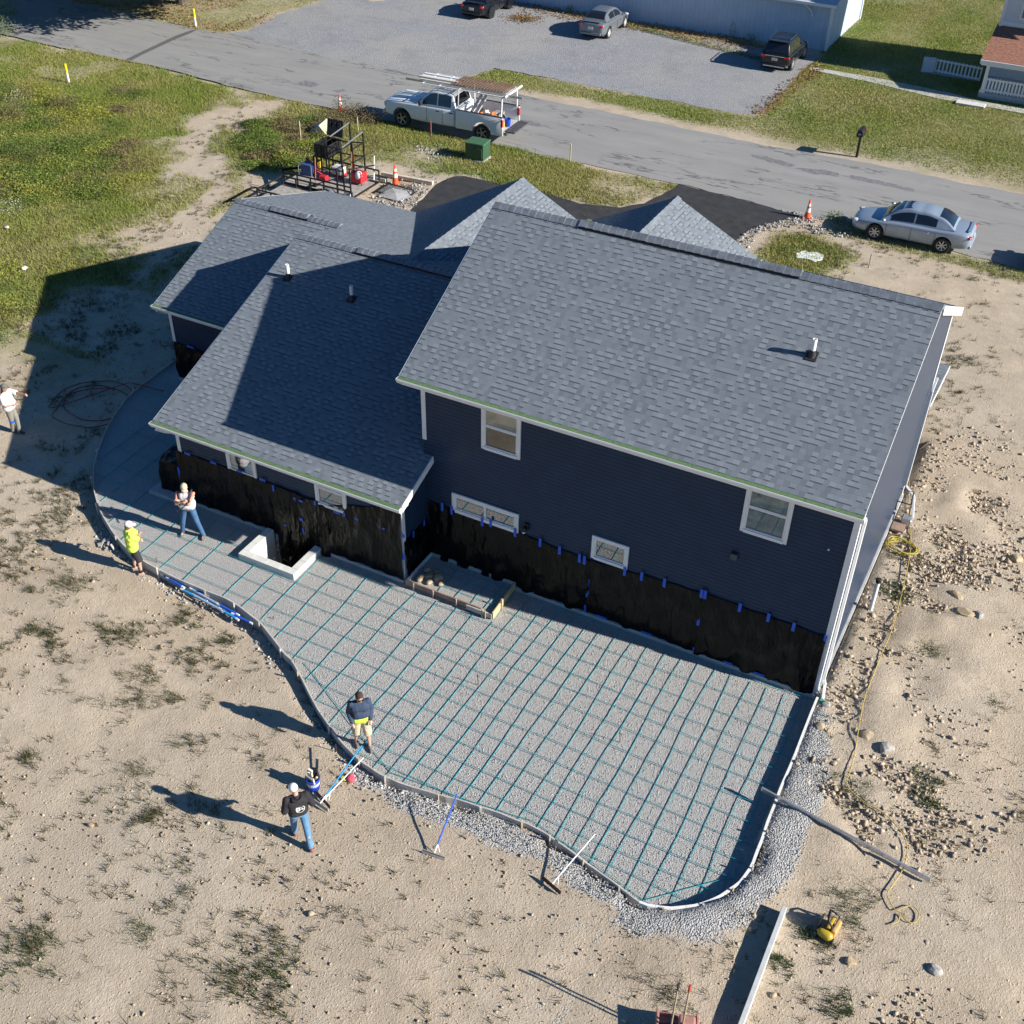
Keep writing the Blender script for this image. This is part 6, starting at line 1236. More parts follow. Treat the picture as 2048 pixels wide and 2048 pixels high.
# green utility box
p = G(951, 322); t = thing('transformer_box', (-25.95, 46.62, .0), 'green metal utility cabinet on the grass by the road', 'utility box', rz=R(4)); gm = plain('utility_green', (.035, .09, .045), .5, var=.1); one(fndm).box((0, 0, .03), (1.0, .9, .08)).build('pad', t); one(gm).box((0, 0, .45), (.94, .82, .72)).build('cabinet', t, bevel=.03, seg=2); l = one(plain('utility_green2', (.055, .13, .065), .5)); l.box((0, 0, .84), (.99, .87, .07)); l.build('lid', t, bevel=.02); one(gm).box((.15, -.42, .42), (.5, .03, .45)).build('door', t, bevel=.01)
# marker posts, stakes
for px, py, tx, ty, lab in ((392,54,388.5,18,'white plastic marker post with a yellow cap beyond the road by the trees'), (138,166,131,128,'yellow-capped white marker post in the grass on the near side of the road')):
    p = G(px, py); h = max(1.0, hat(tx, ty, p)); t = thing('marker_post', p, lab, 'marker post', 'yellow-capped marker posts'); one(cone_w).lathe([(.06, 0), (.06, h*.55)], n=12).build('post', t, smooth='auto'); one(plain('marker_yellow', (.75, .58, .02), .4)).lathe([(.068, h*.55), (.068, h), (.04, h+.02)], n=12).build('marker_cap', t, smooth='auto')
for px, py, h, m, lab in ((602,283,1.0,plain('stake_cream', (.62, .55, .38), .7),'cream wooden stake in the weeds left of the open job box'), (716,262,.7,plain('stake_cream', (.62, .55, .38), .7),'weathered pale stake among the brown weeds'), (862,272,.75,plain('stake_pinkish', (.42, .16, .10), .7),'reddish wooden stake in the grass beside the pickup'), (1140,325,.9,plain('stake_cream', (.62, .55, .38), .7),'thin wooden stake at the road edge right of the green cabinet'), (1790,470,.95,plain('stake_cream', (.62, .55, .38), .7),'wooden stake with pink ribbon in front of the silver sedan'), (1737,535,.6,plain('stake_cream', (.62, .55, .38), .7),'thin stake in the bare earth below the silver sedan')):
    p = G(px, py); t = thing('survey_stake', p, lab, 'stake', 'wooden survey stakes'); one(m).box((0, 0, h/2-.05), (.045, .03, h+.1)).build('stake', t)
    if 'ribbon' in lab: rb = one(plain('ribbon_pink', (.75, .12, .22), .6)); rb.beam((0, 0, h*.9), (-.3, .05, h*.65), .05, .01); rb.beam((0, 0, h*.92), (.02, .02, h*1.15), .04, .01); rb.build('ribbon', t)
# mailbox
p = G(1713, 314); t = thing('mailbox', p, 'black rounded mailbox on a black post beside the far road verge', 'mailbox'); k = one(BK); k.box((0, 0, .5), (.11, .11, 1.1)); k.box((0, -.05, 1.05), (.2, .4, .04)); k.build('post', t, bevel=.01)
k = one(BK); vs = []; 
for y in (-.33, .33):
    for i in range(9): a = math.pi*i/8; vs.append((.15*math.cos(a), y, 1.25+.15*math.sin(a)))
    vs += [(-.15, y, 1.07), (.15, y, 1.07)]
k.add(vs, [(i, (i+1) % 11, 11+(i+1) % 11, 11+i) for i in range(11)]+[tuple(range(11))[::-1], tuple(range(11, 22))]); k.build('box', t, bevel=.01); one(plain('flag_red', (.4, .03, .02), .5)).box((.165, .12, 1.32), (.015, .05, .16)).build('flag', t); one(plain('plate_grey', (.35, .35, .36), .5)).box((0, -.335, 1.2), (.14, .008, .06)).build('nameplate', t)
# ================================================================== FAR BUILDINGS
pale_blue = mat_siding('pale_blue_metal', (.30, .36, .44), .3)
def mat_vert(name, c):
    m, nt, b = newmat(name); co = coords(nt); sp = nt.nodes.new('ShaderNodeSeparateXYZ'); nt.links.new(co, sp.inputs[0]); fr = mth(nt, 'FRACT', mth(nt, 'DIVIDE', mth(nt, 'ADD', sp.outputs[0], sp.outputs[1]), .3)); n = noise(nt, co, 2, 4)
    base = mix(nt, mth(nt, 'MULTIPLY', mth(nt, 'LESS_THAN', fr, .09), .5), ramp(nt, n, [(.3, tuple(v*.93 for v in c)), (.7, tuple(v*1.05 for v in c))]), tuple(v*.6 for v in c)); nt.links.new(base, b.inputs['Base Color']); b.inputs['Roughness'].default_value = .5; bump(nt, b, mth(nt, 'LESS_THAN', fr, .15), .4, .03); return m
metal_wall = mat_vert('pole_barn_metal', (.44, .55, .68))
c0 = G(1650, 102, 0); bh = 2.75; c1 = G(1714, 38, 0)
bx, by, by2 = c0.x, c0.y, c1.y
bd = thing('metal_building', (bx-17, by+4, 0), 'long low pale blue metal building behind the parking lot', 'building')
def bp_(mb, name, root, **k): o = mb.build(name, **k); o.parent = root; o.matrix_parent_inverse = Matrix.Translation(-root.location); return o
w = one(metal_wall); x_l = bx-30
w.poly([(x_l, by, -.2), (bx, by, -.2), (bx, by, bh), (x_l, by, bh)]); w.poly([(bx, by2, -.2), (bx, by, -.2), (bx, by, bh), (bx, (by+by2)/2, bh+1.3), (bx, by2, bh)]); w.poly([(x_l, by2, -.2), (x_l, by2, bh), (bx, by2, bh), (bx, by2, -.2)]); w.poly([(x_l, by, -.2), (x_l, by, bh), (x_l, (by+by2)/2, bh+1.3), (x_l, by2, bh), (x_l, by2, -.2)]); bp_(w, 'wall', bd)
w = one(plain('barn_roof', (.45, .48, .52), .45, var=.1)); ym = (by+by2)/2
for ya, yb in ((by-.35, ym), (by2+.35, ym)): w.poly([(x_l-.3, ya, bh-.1), (bx+.3, ya, bh-.1), (bx+.3, yb, bh+1.35), (x_l-.3, yb, bh+1.35)])
bp_(w, 'roof', bd); t = one(white); t.box((bx+.02, by-.02, bh/2-.1), (.16, .14, bh+.1)); t.box((bx+.02, by2+.02, bh/2-.1), (.16, .14, bh+.1)); bp_(t, 'corner_trim', bd); t = one(white); t.box(((x_l+bx)/2, by-.40, bh-.14), (30.6, .10, .16)); bp_(t, 'gutter', bd)
o = one(white).tube([(bx-1.6, by-.4, bh-.2), (bx-1.2, by-.1, bh-.6), (bx-1.1, by-.08, bh-.9)], .05, 8); bp_(o, 'downspout', bd)

hs = thing('porch_house', (-3, 72, 0), 'white house with a brown shingled porch roof and white picket railings, at the top right', 'house')
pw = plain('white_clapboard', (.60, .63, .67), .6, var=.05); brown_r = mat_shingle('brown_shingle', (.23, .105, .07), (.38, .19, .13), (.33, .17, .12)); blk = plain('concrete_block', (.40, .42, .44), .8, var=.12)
pb = G(1958, 195, 0); px_, py_ = pb.x, pb.y; fl_ = .3; top_ = hat(1973, 128, (px_, py_))+.1
k = one(white); k.box((px_+.06, py_+.06, (fl_+top_)/2), (.17, .17, top_-fl_)); k.box((px_+.06, py_+.06, fl_+.06), (.28, .28, .12)); bp_(k, 'porch_post', hs, bevel=.01)
k = one(white); k.box((px_+4.3, py_+.06, (fl_+top_)/2), (.17, .17, top_-fl_)); bp_(k, 'porch_post', hs, bevel=.01)
bp_(one(blk).box((px_+4, py_+1.7, fl_/2-.1), (8.2, 3.5, fl_+.2)), 'porch_floor', hs)
def railing(root, x0, y0, x1, y1, z, h, gap=.17):
    L = math.hypot(x1-x0, y1-y0); d = ((x1-x0)/L, (y1-y0)/L); r = one(white); r.beam((x0, y0, z+h*.88), (x1, y1, z+h*.88), .045, .09); r.beam((x0, y0, z+h*.16), (x1, y1, z+h*.16), .045, .09); o = bp_(r, 'rail', root); n = int(L/gap)
    for i in range(n+1):
        t = i/n*L; x, y = x0+d[0]*t, y0+d[1]*t; p = one(white); p.prism([(-.045, 0), (.045, 0), (.045, h*.93), (0, h), (-.045, h*.93)], -.01, .01)
        p.v = [(x+d[0]*a-d[1]*(c+.03), y+d[1]*a+d[0]*(c+.03), z+b) for a, b, c in p.v]; bp_(p, 'picket', root)
railing(hs, px_+.15, py_+.04, px_+4.2, py_+.04, fl_+.02, .78)
ex0 = onY(1961.6, 120, py_-.25); up0 = onY(1990, 47, py_+3.3)
sl = (up0.z-ex0.z)/3.55
uv = roof([(ex0.x, py_-.25, ex0.z), (ex0.x+9, py_-.25, ex0.z), (ex0.x+9, py_+3.3, up0.z), (ex0.x, py_+3.3, up0.z)], (1, 0, 0), (0, 1, sl), 'porch_roof', m=brown_r); uv.parent = hs; uv.matrix_parent_inverse = Matrix.Translation(-hs.location)
bp_(one(white).box((ex0.x+4.5, py_-.27, ex0.z-.08), (9, .06, .2)), 'fascia', hs); bp_(one(white).box((ex0.x+4.4, py_+.06, ex0.z-.2), (8.7, .16, .22)), 'porch_beam', hs)
wl_ = onY(2003, 35, py_+3.0); wx = wl_.x
k = one(pw); k.box((wx+4.3, py_+3.2+2.5, 3.2), (8.6, 5, 6.8)); bp_(k, 'wall', hs)
k = one(white); k.box((wx+.02, py_+3.18, 4.5), (.16, .06, 4.2)); k.box((wx+4.3, py_+3.17, up0.z+.12), (8.6, .05, .2)); bp_(k, 'trim', hs)
for x, z, w_, h_ in ((wx+1.5, up0.z+1.6, 1.0, 2.2), (wx+1.6, fl_+1.35, 1.7, 1.0)):
    f = one(white); f.box((x, py_+3.17, z), (w_+.2, .05, h_+.2)); o = bp_(f, 'window', hs); part_of(o, 'pane', one(g_dk if z < 3 else g_teal).box((x, py_+3.155, z), (w_, .05, h_)))
rf = one(brown_r); rf.poly([(wx-.5, py_+2.8, 6.6), (wx+9, py_+2.8, 6.6), (wx+9, py_+5.7, 8.6), (wx-.5, py_+5.7, 8.6)]); rf.poly([(wx-.5, py_+8.7, 6.6), (wx+9, py_+8.7, 6.6), (wx+9, py_+5.7, 8.6), (wx-.5, py_+5.7, 8.6)]); bp_(rf, 'roof', hs)
a, b = G(1868, 146, 0), G(1957, 163.5, 0); fh = max(.8, hat(1872, 120, a)); fn = thing('picket_fence', (a+b)/2, 'white picket fence with a solid end panel standing on the shaded lawn beside the porch', 'fence'); railing(fn, a.x, a.y, b.x, b.y, .02, fh, .2); e = G(1842, 143, 0); k = one(pw); k.beam((e.x, e.y, fh/2), (a.x-.06, a.y, fh/2), .3, fh); bp_(k, 'end_panel', fn); k = one(blk); k.box(((e.x+b.x)/2, (e.y+b.y)/2+.02, .01), (abs(b.x-e.x), .18, .1)); bp_(k, 'kerb', fn)
q = G(1951, 207, .03); tag(one(plain('step_concrete', (.60, .58, .54), .8)).box((q.x-.2, q.y-.35, .06), (1.5, .6, .12)).build('doorstep', bevel=.01), 'pale concrete step where the path meets the porch', 'step')

# ================================================================== TREES (crowns mostly beyond the top edge)
bark = plain('bark', (.10, .085, .07), .95, var=.35, scale=4, bmp=.03, bscale=8)
def mat_leaf(name):
    m, nt, b = newmat(name); at = nt.nodes.new('ShaderNodeVertexColor'); at.layer_name = 'col'; nt.links.new(at.outputs[0], b.inputs['Base Color']); b.inputs['Roughness'].default_value = .6; b.inputs['Specular IOR Level'].default_value = .25
    tr_ = nt.nodes.new('ShaderNodeBsdfTranslucent'); nt.links.new(at.outputs[0], tr_.inputs['Color']); ms = nt.nodes.new('ShaderNodeMixShader'); ms.inputs[0].default_value = .3; nt.links.new(b.outputs[0], ms.inputs[1]); nt.links.new(tr_.outputs[0], ms.inputs[2]); nt.links.new(ms.outputs[0], nt.nodes['Material Output'].inputs[0]); return m
leafm = mat_leaf('leaf')
def cards(P, size, cols, flat=.0, aspect=1.0):                        # one small pointed leaf quad per point
    n = len(P); d = rng.normal(size=(n, 3)); d[:, 2] *= 1-flat; d /= np.linalg.norm(d, axis=1)[:, None]; e = np.cross(d, rng.normal(size=(n, 3))); e /= np.linalg.norm(e, axis=1)[:, None]+1e-9; s = (size*rng.uniform(.6, 1.4, n))[:, None] if np.isscalar(size) else size[:, None]
    V = np.stack([P-d*s, P+e*s*.5*aspect, P+d*s, P-e*s*.5*aspect], 1).reshape(-1, 3); F = np.arange(4*n).reshape(n, 4); C = np.repeat(cols, 4, 0); return V, F, C
def tree(px, py, H, Rc, label, n=14000, ls=.17, off=(0, 0), hue=(.055, .085, .02), loc=None, group='trees beyond the road'):
    p = loc or G(px, py, 0); th = thing('tree', p, label, 'tree', group); r = np.random.default_rng(int(px*7+py)); t = one(bark); tr_ = .10+.022*H; bend = r.uniform(-.4, .4, 2)
    pts = [Vector((bend[0]*k*k, bend[1]*k*k, H*.62*k)) for k in (0, .25, .5, .75, 1)]; t.tube(pts, [tr_*1.3, tr_, tr_*.8, tr_*.6, tr_*.35], 10)
    for i in range(7): a = i*2.4+r.uniform(0, .6); b0 = pts[2].lerp(pts[4], i/7); t.tube([b0, b0+Vector((math.cos(a)*Rc*.4, math.sin(a)*Rc*.4, H*.10)), b0+Vector((math.cos(a)*Rc*.75, math.sin(a)*Rc*.75, H*.2))], [tr_*.4, tr_*.25, tr_*.1], 6)
    t.build('trunk', th, smooth='auto'); nc = 34; cd = r.normal(size=(nc, 3)); cd /= np.linalg.norm(cd, axis=1)[:, None]; cc = cd*r.uniform(.35, 1, (nc, 1))*np.array([Rc, Rc, H*.27])+np.array([bend[0]+off[0], bend[1]+off[1], H*.66]); cr = r.uniform(.18, .36, nc)*Rc
    k = r.integers(0, nc, n); q = r.normal(size=(n, 3)); q /= np.linalg.norm(q, axis=1)[:, None]; P = cc[k]+q*cr[k][:, None]*r.uniform(.5, 1.05, (n, 1)); tone = r.uniform(.6, 1.35, nc)[k][:, None]*r.uniform(.75, 1.25, (n, 1)); V, F, C = cards(P, ls, np.clip(np.array(hue)*tone, 0, 1)); o = fromnp('crown', V, F, [leafm], col=C); o.parent = th; return th
tree(318, 10, 8.5, 6.3, off=(1, -3.2), label='grey-trunked tree beyond the road at the top left, its thick trunk left of its neighbours', hue=(.05, .085, .02)); tree(366, 8, 8.5, 6.0, off=(2, -3), label='second grey-trunked tree beyond the road, right of the thick one', hue=(.06, .085, .02)); tree(426, -1, 8, 5.6, off=(2, -3), label='slimmer tree beyond the road near the gravel lot, by the leaf litter', hue=(.10, .085, .02))
tree(230, -14, 11, 4.5, 'bushy tree beyond the road whose crown shades the asphalt', n=14000, off=(2, -3.5)); tree(140, -45, 12, 5, 'far left tree beyond the road casting shade over it', n=14000, off=(2, -4)); tree(60, -40, 12, 5, 'tree beyond the top left corner shading the road', n=9000)
tree(2010, -42, 8.0, 3.4, 'green tree behind the white house wall at the top right, its leaves just showing', n=14000, hue=(.08, .13, .025), ls=.2); tree(1880, -75, 9, 4.5, 'tree behind the lawn at the top right casting shade on the grass', n=12000); tree(1790, -95, 9, 4.0, 'tree behind the pale blue building whose shade reaches the lawn', n=9000)

# ================================================================== GROUND COVER
grassm = mat_leaf('grass_blade')
def blades(x, y, h, w, cols, lean=.6, z=None):
    n = len(x); a = rng.uniform(0, 2*np.pi, n); b = rng.uniform(0, 2*np.pi, n); l = rng.uniform(.1, lean, n)*h; z0 = (hz(x, y) if z is None else z)-.01
    bx_, by_ = np.cos(a)*w/2, np.sin(a)*w/2
    V = np.stack([np.stack([x-bx_, y-by_, z0], 1), np.stack([x+bx_, y+by_, z0], 1), np.stack([x+np.cos(b)*l, y+np.sin(b)*l, z0+h], 1)], 1).reshape(-1, 3)
    return V, np.arange(3*n).reshape(n, 3), np.repeat(cols, 3, 0)
def scatter(n, x0, x1, y0, y1, mask, cutoff=0.):
    x = rng.uniform(x0, x1, n); y = rng.uniform(y0, y1, n); m = mask(x, y); k = rng.uniform(0, 1, n) < np.where(m > cutoff, m, 0); k &= sdf(PATIO, x, y) < -.06
    k &= ~((x > XF-.1) & (x < XR+.1) & (y > YL) & (y < 33.4)); return x[k], y[k]
def offroad(x, y): return 1.*((y < 48.75-.01*(x+30)+.35*(vnoise(x, y, .9, 5)-.5)) | (y > 56.1) | (x < -45) & ((y < 49.6) | (y > 56.9)))
GP = np.array([(.17, .235, .038), (.22, .27, .05), (.285, .295, .07), (.34, .31, .115), (.12, .18, .036)])
def gcols(x, y, warm=0.):
    t = fbm(x, y, 2.6, 71)+rng.uniform(-.28, .28, len(x))+warm; i = np.clip((t*1.5-.1)*4, 0, 3.99).astype(int); c = GP[i]; return c*rng.uniform(.72, 1.25, (len(x), 1))
xa, ya = scatter(560000, -58, -20, 24, 50, lambda x, y: grass_mask(x, y)*offroad(x, y)); xb, yb = scatter(420000, -33, 1, 55.4, 92, lambda x, y: grass_mask(x, y)*offroad(x, y)); xc, yc = scatter(150000, -24, 1, 38, 48.6, lambda x, y: grass_mask(x, y)*offroad(x, y)); xd, yd = scatter(60000, -66, -42, 56, 75, lambda x, y: grass_mask(x, y)*offroad(x, y))
x = np.concatenate([xa, xb, xc, xd]); y = np.concatenate([ya, yb, yc, yd]); lot_ = sdf(LOT, x, y) < -.05; dr_ = sdf(DRV, x, y) < -.03; x, y = x[lot_ & dr_], y[lot_ & dr_]
near_ = (y < 50); hh = np.where(near_, rng.uniform(.05, .14, len(x)), rng.uniform(.04, .09, len(x)))*(1+.8*(fbm(x, y, 3, 90)-.4)); V, F, C = blades(x, y, hh, np.where(near_, .035, .05), gcols(x, y), 1.1); tag(fromnp('grass', V, F, [grassm], col=C), 'short patchy green and straw grass over the yard and lawns', 'grass', kind='stuff')
# dry tufts on the bare earth
x, y = scatter(90000, -40, 4, 5, 47, scrub_mask); 
HAND = [(150,1180,.9),(135,1165,.6),(90,1265,.5),(65,1260,.4),(110,1290,.45),(60,1180,.3),(255,1265,.9),(400,1320,.8),(370,1235,.7),(300,1350,.7),(275,1400,.7),(350,1400,.5),(380,1490,.6),(60,1515,.4),(285,1545,.6),(40,1920,1.1),(70,1890,.7),(285,1865,.5),(560,1935,.9),(465,1960,.7),(545,2010,.7),(300,1635,.3),(1705,1805,.7),(1690,1835,.4),(1720,1590,.9),(1838,1290,.8),(1870,1310,.7),(1865,1560,.7),(1845,1590,.4),(1785,1180,.7),(1800,1200,.4),(1990,1410,.4),(1330,1985,.8),(1560,1930,.5),(1680,2010,.6),(1620,1870,.4),(1870,1610,.3),(215,1265,.6),(450,1280,.5)]
tx, ty, tg_ = [], [], []
for i, (a, b, s) in enumerate(HAND):
    p = G(a, b); n = int(52*s); tx += list(p.x+rng.normal(0, .36*s, n)); ty += list(p.y+rng.normal(0, .27*s, n)); g = 1 if a > 1500 or (a, b) in ((40,1920),(285,1865),(560,1935)) else .35; tg_ += [g]*n
hx, hy = np.array(tx), np.array(ty); cx = np.concatenate([x, hx]); cy = np.concatenate([y, hy]); gr_ = np.concatenate([np.full(len(x), .15), np.array(tg_)]); rep = 9
cx, cy, gr_ = np.repeat(cx, rep), np.repeat(cy, rep), np.repeat(gr_, rep); cx = cx+rng.normal(0, .035, len(cx)); cy = cy+rng.normal(0, .035, len(cy)); kk = sdf(PATIO, cx, cy) < -.1; cx, cy, gr_ = cx[kk], cy[kk], gr_[kk]
dry = np.array([(.15, .13, .07), (.11, .10, .05), (.20, .17, .10)])[rng.integers(0, 3, len(cx))]; gre = np.array([(.06, .095, .025), (.09, .12, .035)])[rng.integers(0, 2, len(cx))]; cc_ = np.where((rng.uniform(0, 1, len(cx)) < gr_)[:, None], gre, dry)*rng.uniform(.7, 1.2, (len(cx), 1))
V, F, C = blades(cx, cy, rng.uniform(.05, .17, len(cx)), .017, cc_, 1.6); tag(fromnp('dry_tufts', V, F, [grassm], col=C), 'sparse dry tufts and weeds dotted over the bare earth', 'weeds', kind='stuff')
# tall weeds
def weeds(specs, label, name='weeds'):
    Ps, Cs, Ss = [], [], []
    for px, py, r, h, hue, n in specs:
        p = G(px, py); m = int(n); q = rng.normal(size=(m, 3)); q /= np.linalg.norm(q, axis=1)[:, None]; q *= rng.uniform(0, 1, (m, 1))**.4; lump = 1+.35*(fbm(p.x+q[:, 0]*r*3, p.y+q[:, 1]*r*3, .5, int(px))-.5)*2
        q[:, :2] += rng.normal(0, .16, (m, 2)); Ps.append(np.stack([p.x+q[:, 0]*r, p.y+q[:, 1]*r, np.abs(q[:, 2])*h*lump], 1)); Cs.append(np.array(hue)*rng.uniform(.55, 1.5, (m, 1))); Ss.append(rng.uniform(.02, .05, m))
    V, F, C = cards(np.concatenate(Ps), np.concatenate(Ss), np.concatenate(Cs), .3); tag(fromnp(name, V, F, [leafm], col=np.clip(C, 0, 1)), label, 'weeds', kind='stuff')
Gr, Ye, Br, Dk, Wh = (.15, .205, .042), (.28, .29, .058), (.20, .16, .08), (.10, .145, .035), (.45, .45, .42)
r2 = random.Random(8); sp = []
for i in range(150):
    a, b = r2.uniform(-20, 290), r2.uniform(175, 400); d = (max(a, 0)/270)**1.4; 
    if r2.random() > d*.75: sp.append((a, b, r2.uniform(.7, 1.6), r2.uniform(.14, .42)*(1-.4*d), r2.choice([Gr, Gr, Gr, Ye, Ye, Dk, Br]), 1500))
sp += [(25, 240, 1.0, .9, Br, 1500), (40, 205, .7, .7, Wh, 260), (50, 195, .8, .8, Br, 900), (130, 215, .9, .7, Br, 1200), (110, 200, .6, .7, Ye, 800), (180, 235, .8, .7, Ye, 900), (15, 310, .8, .7, Dk, 1200), (60, 320, .9, .6, Dk, 1200), (8, 30, 1.0, 1.6, Gr, 1500), (14, 60, .7, .9, Wh, 120), (5, 70, .9, 1.2, Gr, 900), (10, 545, .8, .5, Ye, 700), (12, 620, .7, .5, Ye, 700), (4, 690, .6, .5, Gr, 600), (15, 420, .8, .5, Wh, 200)]
weeds(sp, 'rank weeds and goldenrod growing tall in the upper left field')
sp = []
for i in range(46):
    a, b = r2.uniform(490, 660), r2.uniform(245, 345)
    if a+(b-245)*.3 > 500: sp.append((a, b, r2.uniform(.4, .95), r2.uniform(.18, .5), r2.choice([Gr, Gr, Dk, Dk, Ye, Br]), 1300))
sp += [(520, 255, .8, .6, Gr, 1000), (565, 315, .5, .5, Ye, 600), (690, 235, .9, .9, Br, 1600), (720, 240, .8, .9, Br, 1500), (670, 250, .7, .8, Br, 1200), (745, 245, .7, .6, Br, 900), (760, 240, .5, .5, Wh, 200), (745, 232, .5, .5, Wh, 160)]
weeds(sp, 'leafy weeds and brown dock in the patch between the dirt track and the tool trailer', 'weed_patch')
sp = [(1171+i*14, 32+i*3.5, .35, .3, r2.choice([Ye, Gr, Br]), 160) for i in range(0, 26)]+[(1466, 72, .3, 1.0, Gr, 300), (1500, 84, .4, .5, Gr, 250), (1140, 22, .4, .4, Gr, 200), (1090, 8, .4, .6, Gr, 250)]+[(1670, 440, .5, .4, Gr, 300), (1690, 450, .5, .3, Gr, 250), (1600, 480, .6, .15, Gr, 400), (1580, 500, .6, .15, Gr, 400), (1630, 500, .6, .15, Gr, 400)]
weeds(sp, 'ragged weeds along the foot of the pale blue building and by the driveway mouth', 'edge_weeds')
# fallen leaves
def lmask(x, y): return np.clip(np.maximum(.8*sst(-.7, .3, sdf(LEAF, x, y)), .9*sst(-.5, .3, sdf(LEAF2, x, y)))+.5*sst(-.8, .5, sdf(GT, x, y))*sst(.4, .6, fbm(x, y, 3, 61)), 0, 1)
x, y = scatter(70000, -62, -14, 56, 80, lmask); p0 = G(1047, 38, 0); x = np.concatenate([x, p0.x+rng.normal(0, .55, 500)]); y = np.concatenate([y, p0.y+rng.normal(0, .5, 500)]); V, F, C = cards(np.stack([x, y, np.full(len(x), .045)+rng.uniform(0, .05, len(x))], 1), .07, np.array([(.24, .13, .06), (.30, .21, .09), (.18, .12, .06), (.27, .17, .07)])[rng.integers(0, 4, len(x))], .85); tag(fromnp('fallen_leaves', V, F, [leafm], col=C), 'brown and orange fallen leaves littering the verge and lot edge', 'fallen leaves', kind='stuff')
# stones
BX = np.array([(-1, -1, -1), (1, -1, -1), (1, 1, -1), (-1, 1, -1), (-1, -1, 1), (1, -1, 1), (1, 1, 1), (-1, 1, 1)], float); BX[4:, :2] *= .7
BF = np.array([(3, 2, 1, 0), (4, 5, 6, 7), (0, 1, 5, 4), (1, 2, 6, 5), (2, 3, 7, 6), (3, 0, 4, 7)])
stm = mat_leaf('stone_bits') if False else None
def mat_stone(name):
    m, nt, b = newmat(name); at = nt.nodes.new('ShaderNodeVertexColor'); at.layer_name = 'col'; nt.links.new(at.outputs[0], b.inputs['Base Color']); b.inputs['Roughness'].default_value = .9; b.inputs['Specular IOR Level'].default_value = .2; return m
stm = mat_stone('loose_stone')
def stones(x, y, s, cols, label, name, z=None):
    n = len(x); a = rng.uniform(0, 2*np.pi, n); sc = np.stack([s*rng.uniform(.7, 1.4, n), s*rng.uniform(.6, 1.1, n), s*rng.uniform(.35, .75, n)], 1); Q = BX[None]*(1+rng.normal(0, .3, (n, 8, 3))); Q = Q*sc[:, None]; tl = rng.normal(0, .3, n)[:, None]; Q[:, :, 2] += Q[:, :, 0]*tl; c, d = np.cos(a)[:, None], np.sin(a)[:, None]; X = Q[:, :, 0]*c-Q[:, :, 1]*d; Y = Q[:, :, 0]*d+Q[:, :, 1]*c; zz = (hz(x, y) if z is None else z)
    V = np.stack([X+x[:, None], Y+y[:, None], Q[:, :, 2]+zz[:, None]+s[:, None]*.2], 2).reshape(-1, 3); F = (BF[None]+8*np.arange(n)[:, None, None]).reshape(-1, 4); return tag(fromnp(name, V, F, [stm], col=np.repeat(cols, 8, 0)), label, 'stones', kind='stuff')
tan = np.array([(.46, .36, .25), (.52, .42, .30), (.38, .29, .19), (.42, .33, .23)]); gry = np.array([(.45, .445, .43), (.51, .50, .48), (.39, .385, .375), (.56, .55, .53)])
x, y = scatter(80000, -36, 6, 4.5, 34, lambda x, y: .35+.5*fbm(x, y, 1.5, 81)); s = .007+.022*rng.uniform(0, 1, len(x))**5; s = np.where(rng.uniform(0, 1, len(x)) < .006, s*2.2, s); stones(x, y, s, tan[rng.integers(0, 4, len(x))]*rng.uniform(.75, 1.15, (len(x), 1)), 'small pale stones strewn over the bare earth', 'pebbles')
def rubm(x, y): return np.clip(sst(2.3, .3, np.abs(x-(-.5+.03*(y-20)+.5*(vnoise(x, y, 2, 3)-.5))))*sst(15.5, 17.5, y)*sst(33, 30, y)*(.2+.8*sst(.45, .6, fbm(x, y, 1.3, 83)))+.5*sst(.52, .66, fbm(x, y, 1.8, 85)), 0, 1)
x, y = scatter(95000, -2.1, 7, 11, 36, rubm); s = .008+.05*rng.uniform(0, 1, len(x))**7; zt = hz(x, y)+rng.uniform(-.03, .03, len(x)); stones(x, y, s, np.array([(.49, .40, .30), (.45, .37, .275), (.53, .44, .335), (.40, .325, .24)])[rng.integers(0, 4, len(x))]*rng.uniform(.75, 1.05, (len(x), 1)), 'broken tan rubble dug up along the right wall', 'rubble', zt)
def bmk(x, y): return sst(-.5, .45, sdf(BERM, x, y)+(fbm(x, y, .9, 44)-.5)*1.1)
x, y = scatter(90000, -14, -1, 8, 21, bmk); s = rng.uniform(.005, .013, len(x)); zt = hz(x, y)+rng.uniform(.035, .05, len(x)); stones(x, y, s, gry[rng.integers(0, 4, len(x))]*rng.uniform(.7, 1.15, (len(x), 1)), 'grey crushed stone spilled outside the curved form', 'gravel_spill', zt)
FX, FY = np.array([p.x for p in FORM]), np.array([p.y for p in FORM])
def lmk(x, y): d = np.min(np.hypot(x[:, None]-FX[None], y[:, None]-FY[None]), 1); return sst(.5, .12, d)*((y > 12.2) & (x < -8) & (y < 19))*.8
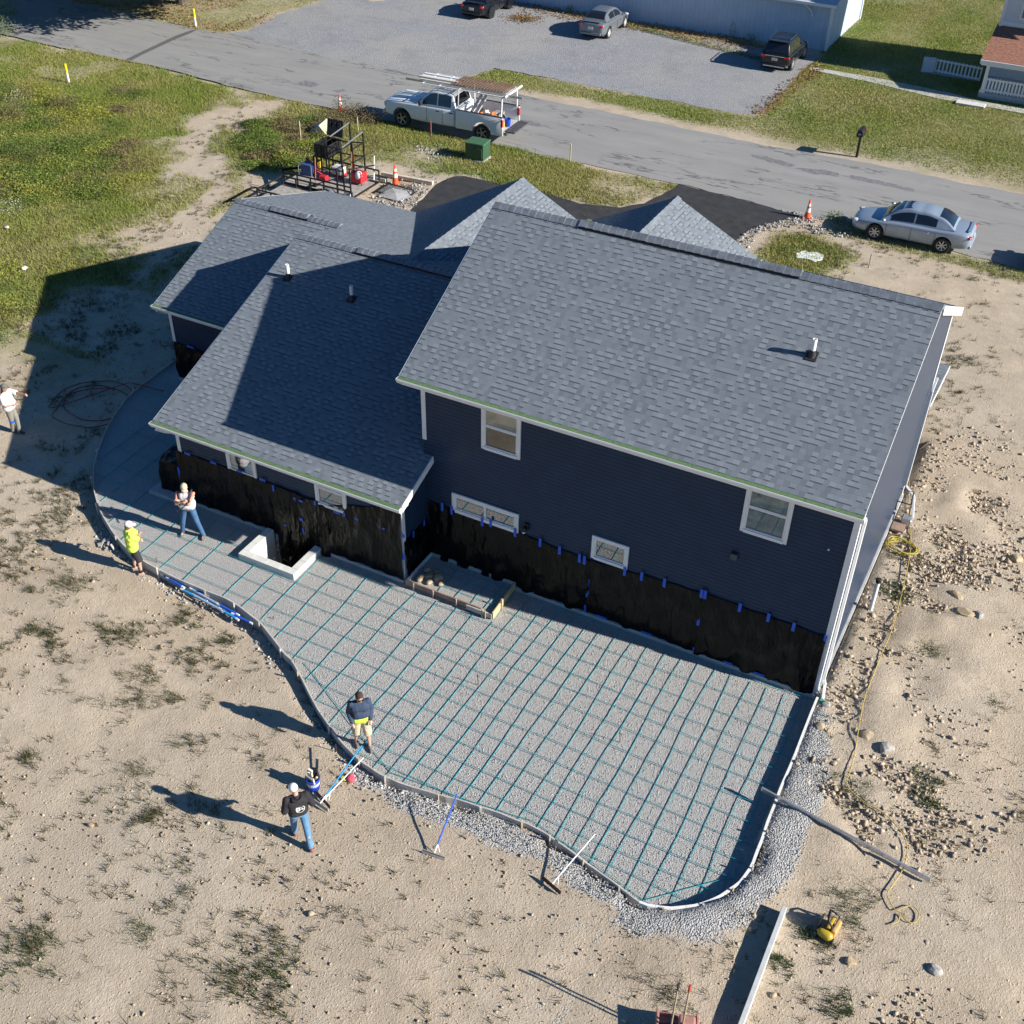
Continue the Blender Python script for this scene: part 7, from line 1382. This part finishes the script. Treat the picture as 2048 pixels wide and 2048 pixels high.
x, y = scatter(16000, -22, -8, 12, 19, lmk); s = rng.uniform(.014, .034, len(x)); stones(x, y, s, gry[rng.integers(0, 4, len(x))]*rng.uniform(.7, 1.1, (len(x), 1)), 'grey gravel fallen along the outer foot of the left form boards', 'gravel_spill', hz(x, y)+.01)
PAx, PAy = rng.uniform(-16, -2.2, 42000), rng.uniform(9, 20.4, 42000); k = sdf(PATIO, PAx, PAy) > .05; PAx, PAy = PAx[k], PAy[k]; k = ~((PAx > -13) & (PAx < -10.1) & (PAy > 19.05)); PAx, PAy = PAx[k], PAy[k]; s = rng.uniform(.006, .014, len(PAx)); stones(PAx, PAy, s, gry[rng.integers(0, 4, len(PAx))]*rng.uniform(.65, .95, (len(PAx), 1)), 'loose crushed stone over the patio base inside the form', 'crushed_stone', np.full(len(PAx), .0))
def rk2(x, y): return np.exp(-(((x+26.3)/1.1)**2+((y-40.6)/1.6)**2))+.6*np.exp(-(((x+28.0)/.9)**2+((y-46.2)/.5)**2))+.8*np.exp(-(((x+9.6)/1.3)**2+((y-46.9)/.35)**2))+.8*sst(.5, .1, np.abs(sdf(DRV, x, y)+.25))*(x > -14)*(y > 40)
x, y = scatter(60000, -30, -7, 37.5, 48, rk2); k = sdf(DRV, x, y) < 0; x, y = x[k], y[k]; s = .012+.045*rng.uniform(0, 1, len(x))**4; stones(x, y, s, gry[rng.integers(0, 4, len(x))]*rng.uniform(.4, .95, (len(x), 1)), 'grey rubble heaped between the tool trailer and the driveway and along its edge', 'rubble_heap', rng.uniform(0, .1, len(x)))
for i, (a, b, r) in enumerate(((1652,1412,.14),(1640,1455,.12),(1735,1475,.16),(1770,1500,.2),(1910,1195,.2),(1930,1230,.22),(1955,1235,.2),(1980,1275,.14),(1905,1180,.12),(1870,1940,.16),(1700,1925,.12),(2030,1120,.18))):
    p = G(a, b); tag(rock((p.x, p.y, p.z+r*.25), r, 200+i, rock_tan if i % 3 else rock_grey), 'angular field stone lying on the bare earth right of the house and patio', 'stone', 'field stones on the right')
